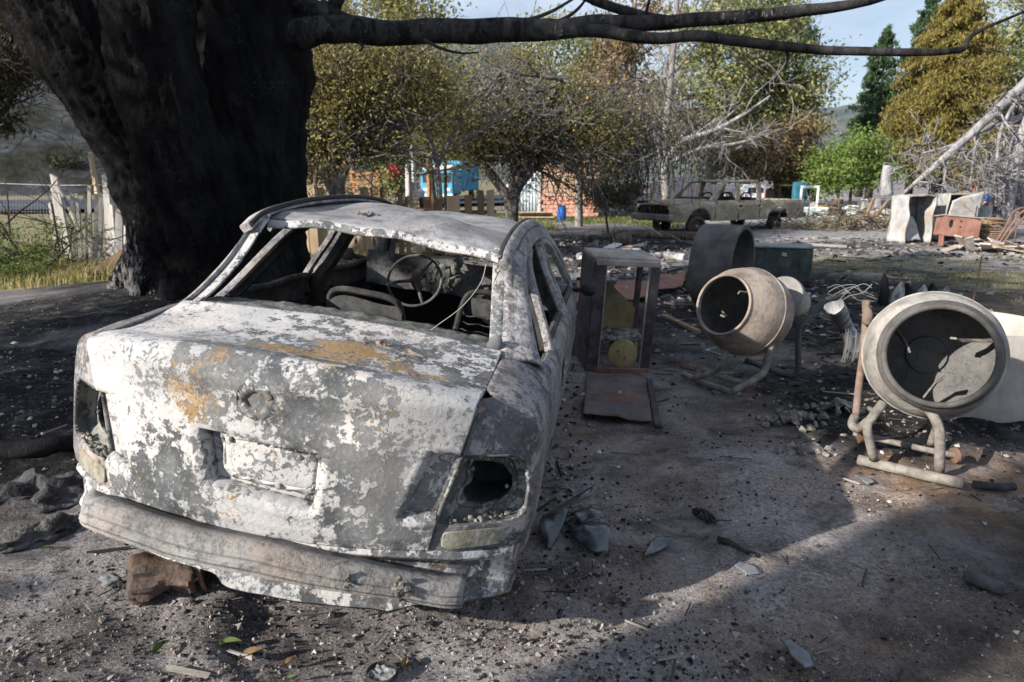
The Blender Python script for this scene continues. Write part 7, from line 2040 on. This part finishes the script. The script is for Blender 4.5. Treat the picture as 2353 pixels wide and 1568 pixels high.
cn = thing('charred_cone', 'black charred pine cone on the bare ground right of the glass pieces', 'pine cone', tuple(G(1617, 1195)), R(-55))
for k in range(40):
    t = k / 39; a = k * 2.4; r_ = .024 * math.sin(math.pi * (.12 + .80 * t)); mb = MB(); mb.blob((-.06 + .12 * t, r_ * math.cos(a), .024 + r_ * math.sin(a)), (.011, .009, .006), seed=k, n=6, amp=.2, rot=(a, .5, 0)); build('scale', mb, M['char'], cn)
lids = thing('burnt_tin', 'round shallow black tin with crumpled foil inside at the bottom edge', 'tin', tuple(G(878, 1552, .012)))
mb = MB(); mb.lathe([(.046, 0), (.050, .004), (.050, .014), (.046, .018), (.043, .010), (.046, 0)], 36, None, rough=.02); build('ring', mb, M['char'], lids)
mb = MB(); mb.grid([[(.041 * r_ * math.cos(a), .041 * r_ * math.sin(a), .006 + .010 * mn.noise(Vector((r_ * 3 * math.cos(a), r_ * 3 * math.sin(a), 1)))) for r_ in np.linspace(.01, 1, 8)] for a in np.linspace(0, 2 * math.pi, 25)]); build('foil', mb, plain('crumpled_foil', (.10, .10, .11), (.30, .30, .31), 40, .5), lids)
rg2 = thing('small_ring', 'small pale grey washer on the ground below the metal can', 'ring', tuple(G(550, 1315, .006)))
mb = MB(); mb.lathe([(.012, 0), (.020, 0), (.021, .006), (.012, .006), (.012, 0)], 20); build('washer', mb, slate, rg2)
for (x0, y0, x1, y1, w_, lab, m_) in ((385, 1535, 480, 1552, .022, 'pale splinter of board lying at the bottom edge', plain('pale_splinter', (.30, .26, .22), (.42, .38, .34), 20)), (525, 1495, 580, 1512, .010, 'thin grey splinter beside the curled tan leaf', wood_w)):
    a, b = G(x0, y0, .012), G(x1, y1, .016); mb = MB(); mb.box((0, 0, 0), ((b - a).length, w_, .007), (b - a).to_track_quat('X', 'Z').to_matrix(), .004); o_ = build('wood_splinter', mb, m_, None, False); o_.location = (a + b) / 2; tag(o_, lab, 'splinter')
lf_g = plain('green_leaf', (.055, .095, .022), (.11, .15, .045), 30, .5, 0); lf_t = plain('tan_leaf', (.20, .13, .06), (.28, .20, .10), 30, .7, 0)
for (px, py, s, yaw, m_, lab) in ((107, 1266, .020, .4, lf_g, 'small green leaf on the ground left of the bumper end'), (180, 1298, .016, 1.9, lf_g, 'tiny bright leaf under the left end of the bumper bar'), (366, 1500, .032, 1.4, lf_g, 'upright olive leaf on the ground below the metal can'), (530, 1488, .034, .2, lf_g, 'longest green leaf in front of the curled tan leaf'), (578, 1512, .036, .5, lf_t, 'curled tan leaf at the bottom, largest'), (665, 1530, .024, .9, lf_t, 'yellowish leaf right of the curled tan leaf'), (934, 1535, .030, 1.5, lf_t, 'brown upright leaf beside the round black lid'), (670, 1566, .02, .3, lf_g, 'green leaf half out of the bottom edge'), (2045, 1330, .018, .2, lf_g, 'green leaf on the dark ground at the lower right'), (1655, 1355, .016, 1, lf_g, 'tiny green leaf in the sunlit strip'), (1540, 1080, .02, .5, lf_g, 'small leaf on bare earth near the metal sheet')):
    q = G(px, py); mb = MB(); P = []
    for i in range(9):
        t = i / 8; w_ = .36 * math.sin(math.pi * t ** .8) * s
        P.append([(s * (2 * t - 1), w_ * v, .010 + s * (.35 * v * v + .25 * math.sin(t * 3) * (1 if s > .02 else .3))) for v in (-1, -.4, .0, .4, 1)])
    mb.grid(P); o_ = build('fallen_leaf', mb, m_, None, True, 180); o_.location = q; o_.rotation_euler = (random.uniform(-.2, .2), random.uniform(-.2, .2), yaw); tag(o_, lab, 'leaf', 'leaves fallen on the burnt ground')
# root and bank stones on the left
log('tree_root', 'charred root running over the bank at the left edge', [G(-120, 1040, .0), G(0, 1040, .02), G(90, 1030, .03), G(165, 1020, .02)], .045, bk_char, 'root', 10)
q = G(85, 1150); mb = MB(); mb.blob((0, 0, .0), (.24, .14, .085), 5, 40, .7, 2.4, (0, .1, .5)); o_ = build('charred_rock', mb, plain('grey_black_rock', (.014, .014, .015), (.085, .085, .09), 8, .95, 1.0, 22, bd=.03), None, True, 180); o_.location = q; tag(o_, 'grey black burnt slab of rock at the left edge by the bumper end', 'rock')
q = G(95, 1225); mb = MB(); mb.blob((0, 0, -.01), (.15, .065, .055), 8, 36, .7, 2.6, (0, .1, .9)); o_ = build('charred_rock', mb, plain('ashy_rock', (.03, .03, .03), (.13, .128, .125), 9, .95, 1.0, 22, bd=.03), None, True, 180); o_.location = q; tag(o_, 'smaller ashy rock between the burnt slab and the bumper bar', 'rock')
q = G(255, 1345); mb = MB(); mb.blob((0, 0, .02), (.035, .024, .018), 9, 20, .6); o_ = build('grey_stone', mb, slate, None, True, 180); o_.location = q; tag(o_, 'smooth grey stone left of the metal can', 'stone')
# ------------------------------------------------------------------ thin smoke haze over the valley
hm = bpy.data.materials.new('haze_air'); hm.use_nodes = True
ht = hm.node_tree; ht.nodes.clear()
ho_ = ht.nodes.new('ShaderNodeOutputMaterial'); hv = ht.nodes.new('ShaderNodeVolumePrincipled')
hv.inputs['Color'].default_value = (.72, .82, .95, 1); hv.inputs['Density'].default_value = 0.00006; hv.inputs['Anisotropy'].default_value = 0.2
ht.links.new(hv.outputs['Volume'], ho_.inputs['Volume'])
mb = MB(); mb.box((0, 2500, 620), (11200, 6400, 1250))
hz_o = build('haze', mb, hm, None, False); tag(hz_o, kind='stuff'); hz_o.display_type = 'WIRE'
SC.cycles.volume_bounces = 0
SC.cycles.volume_step_rate = 10
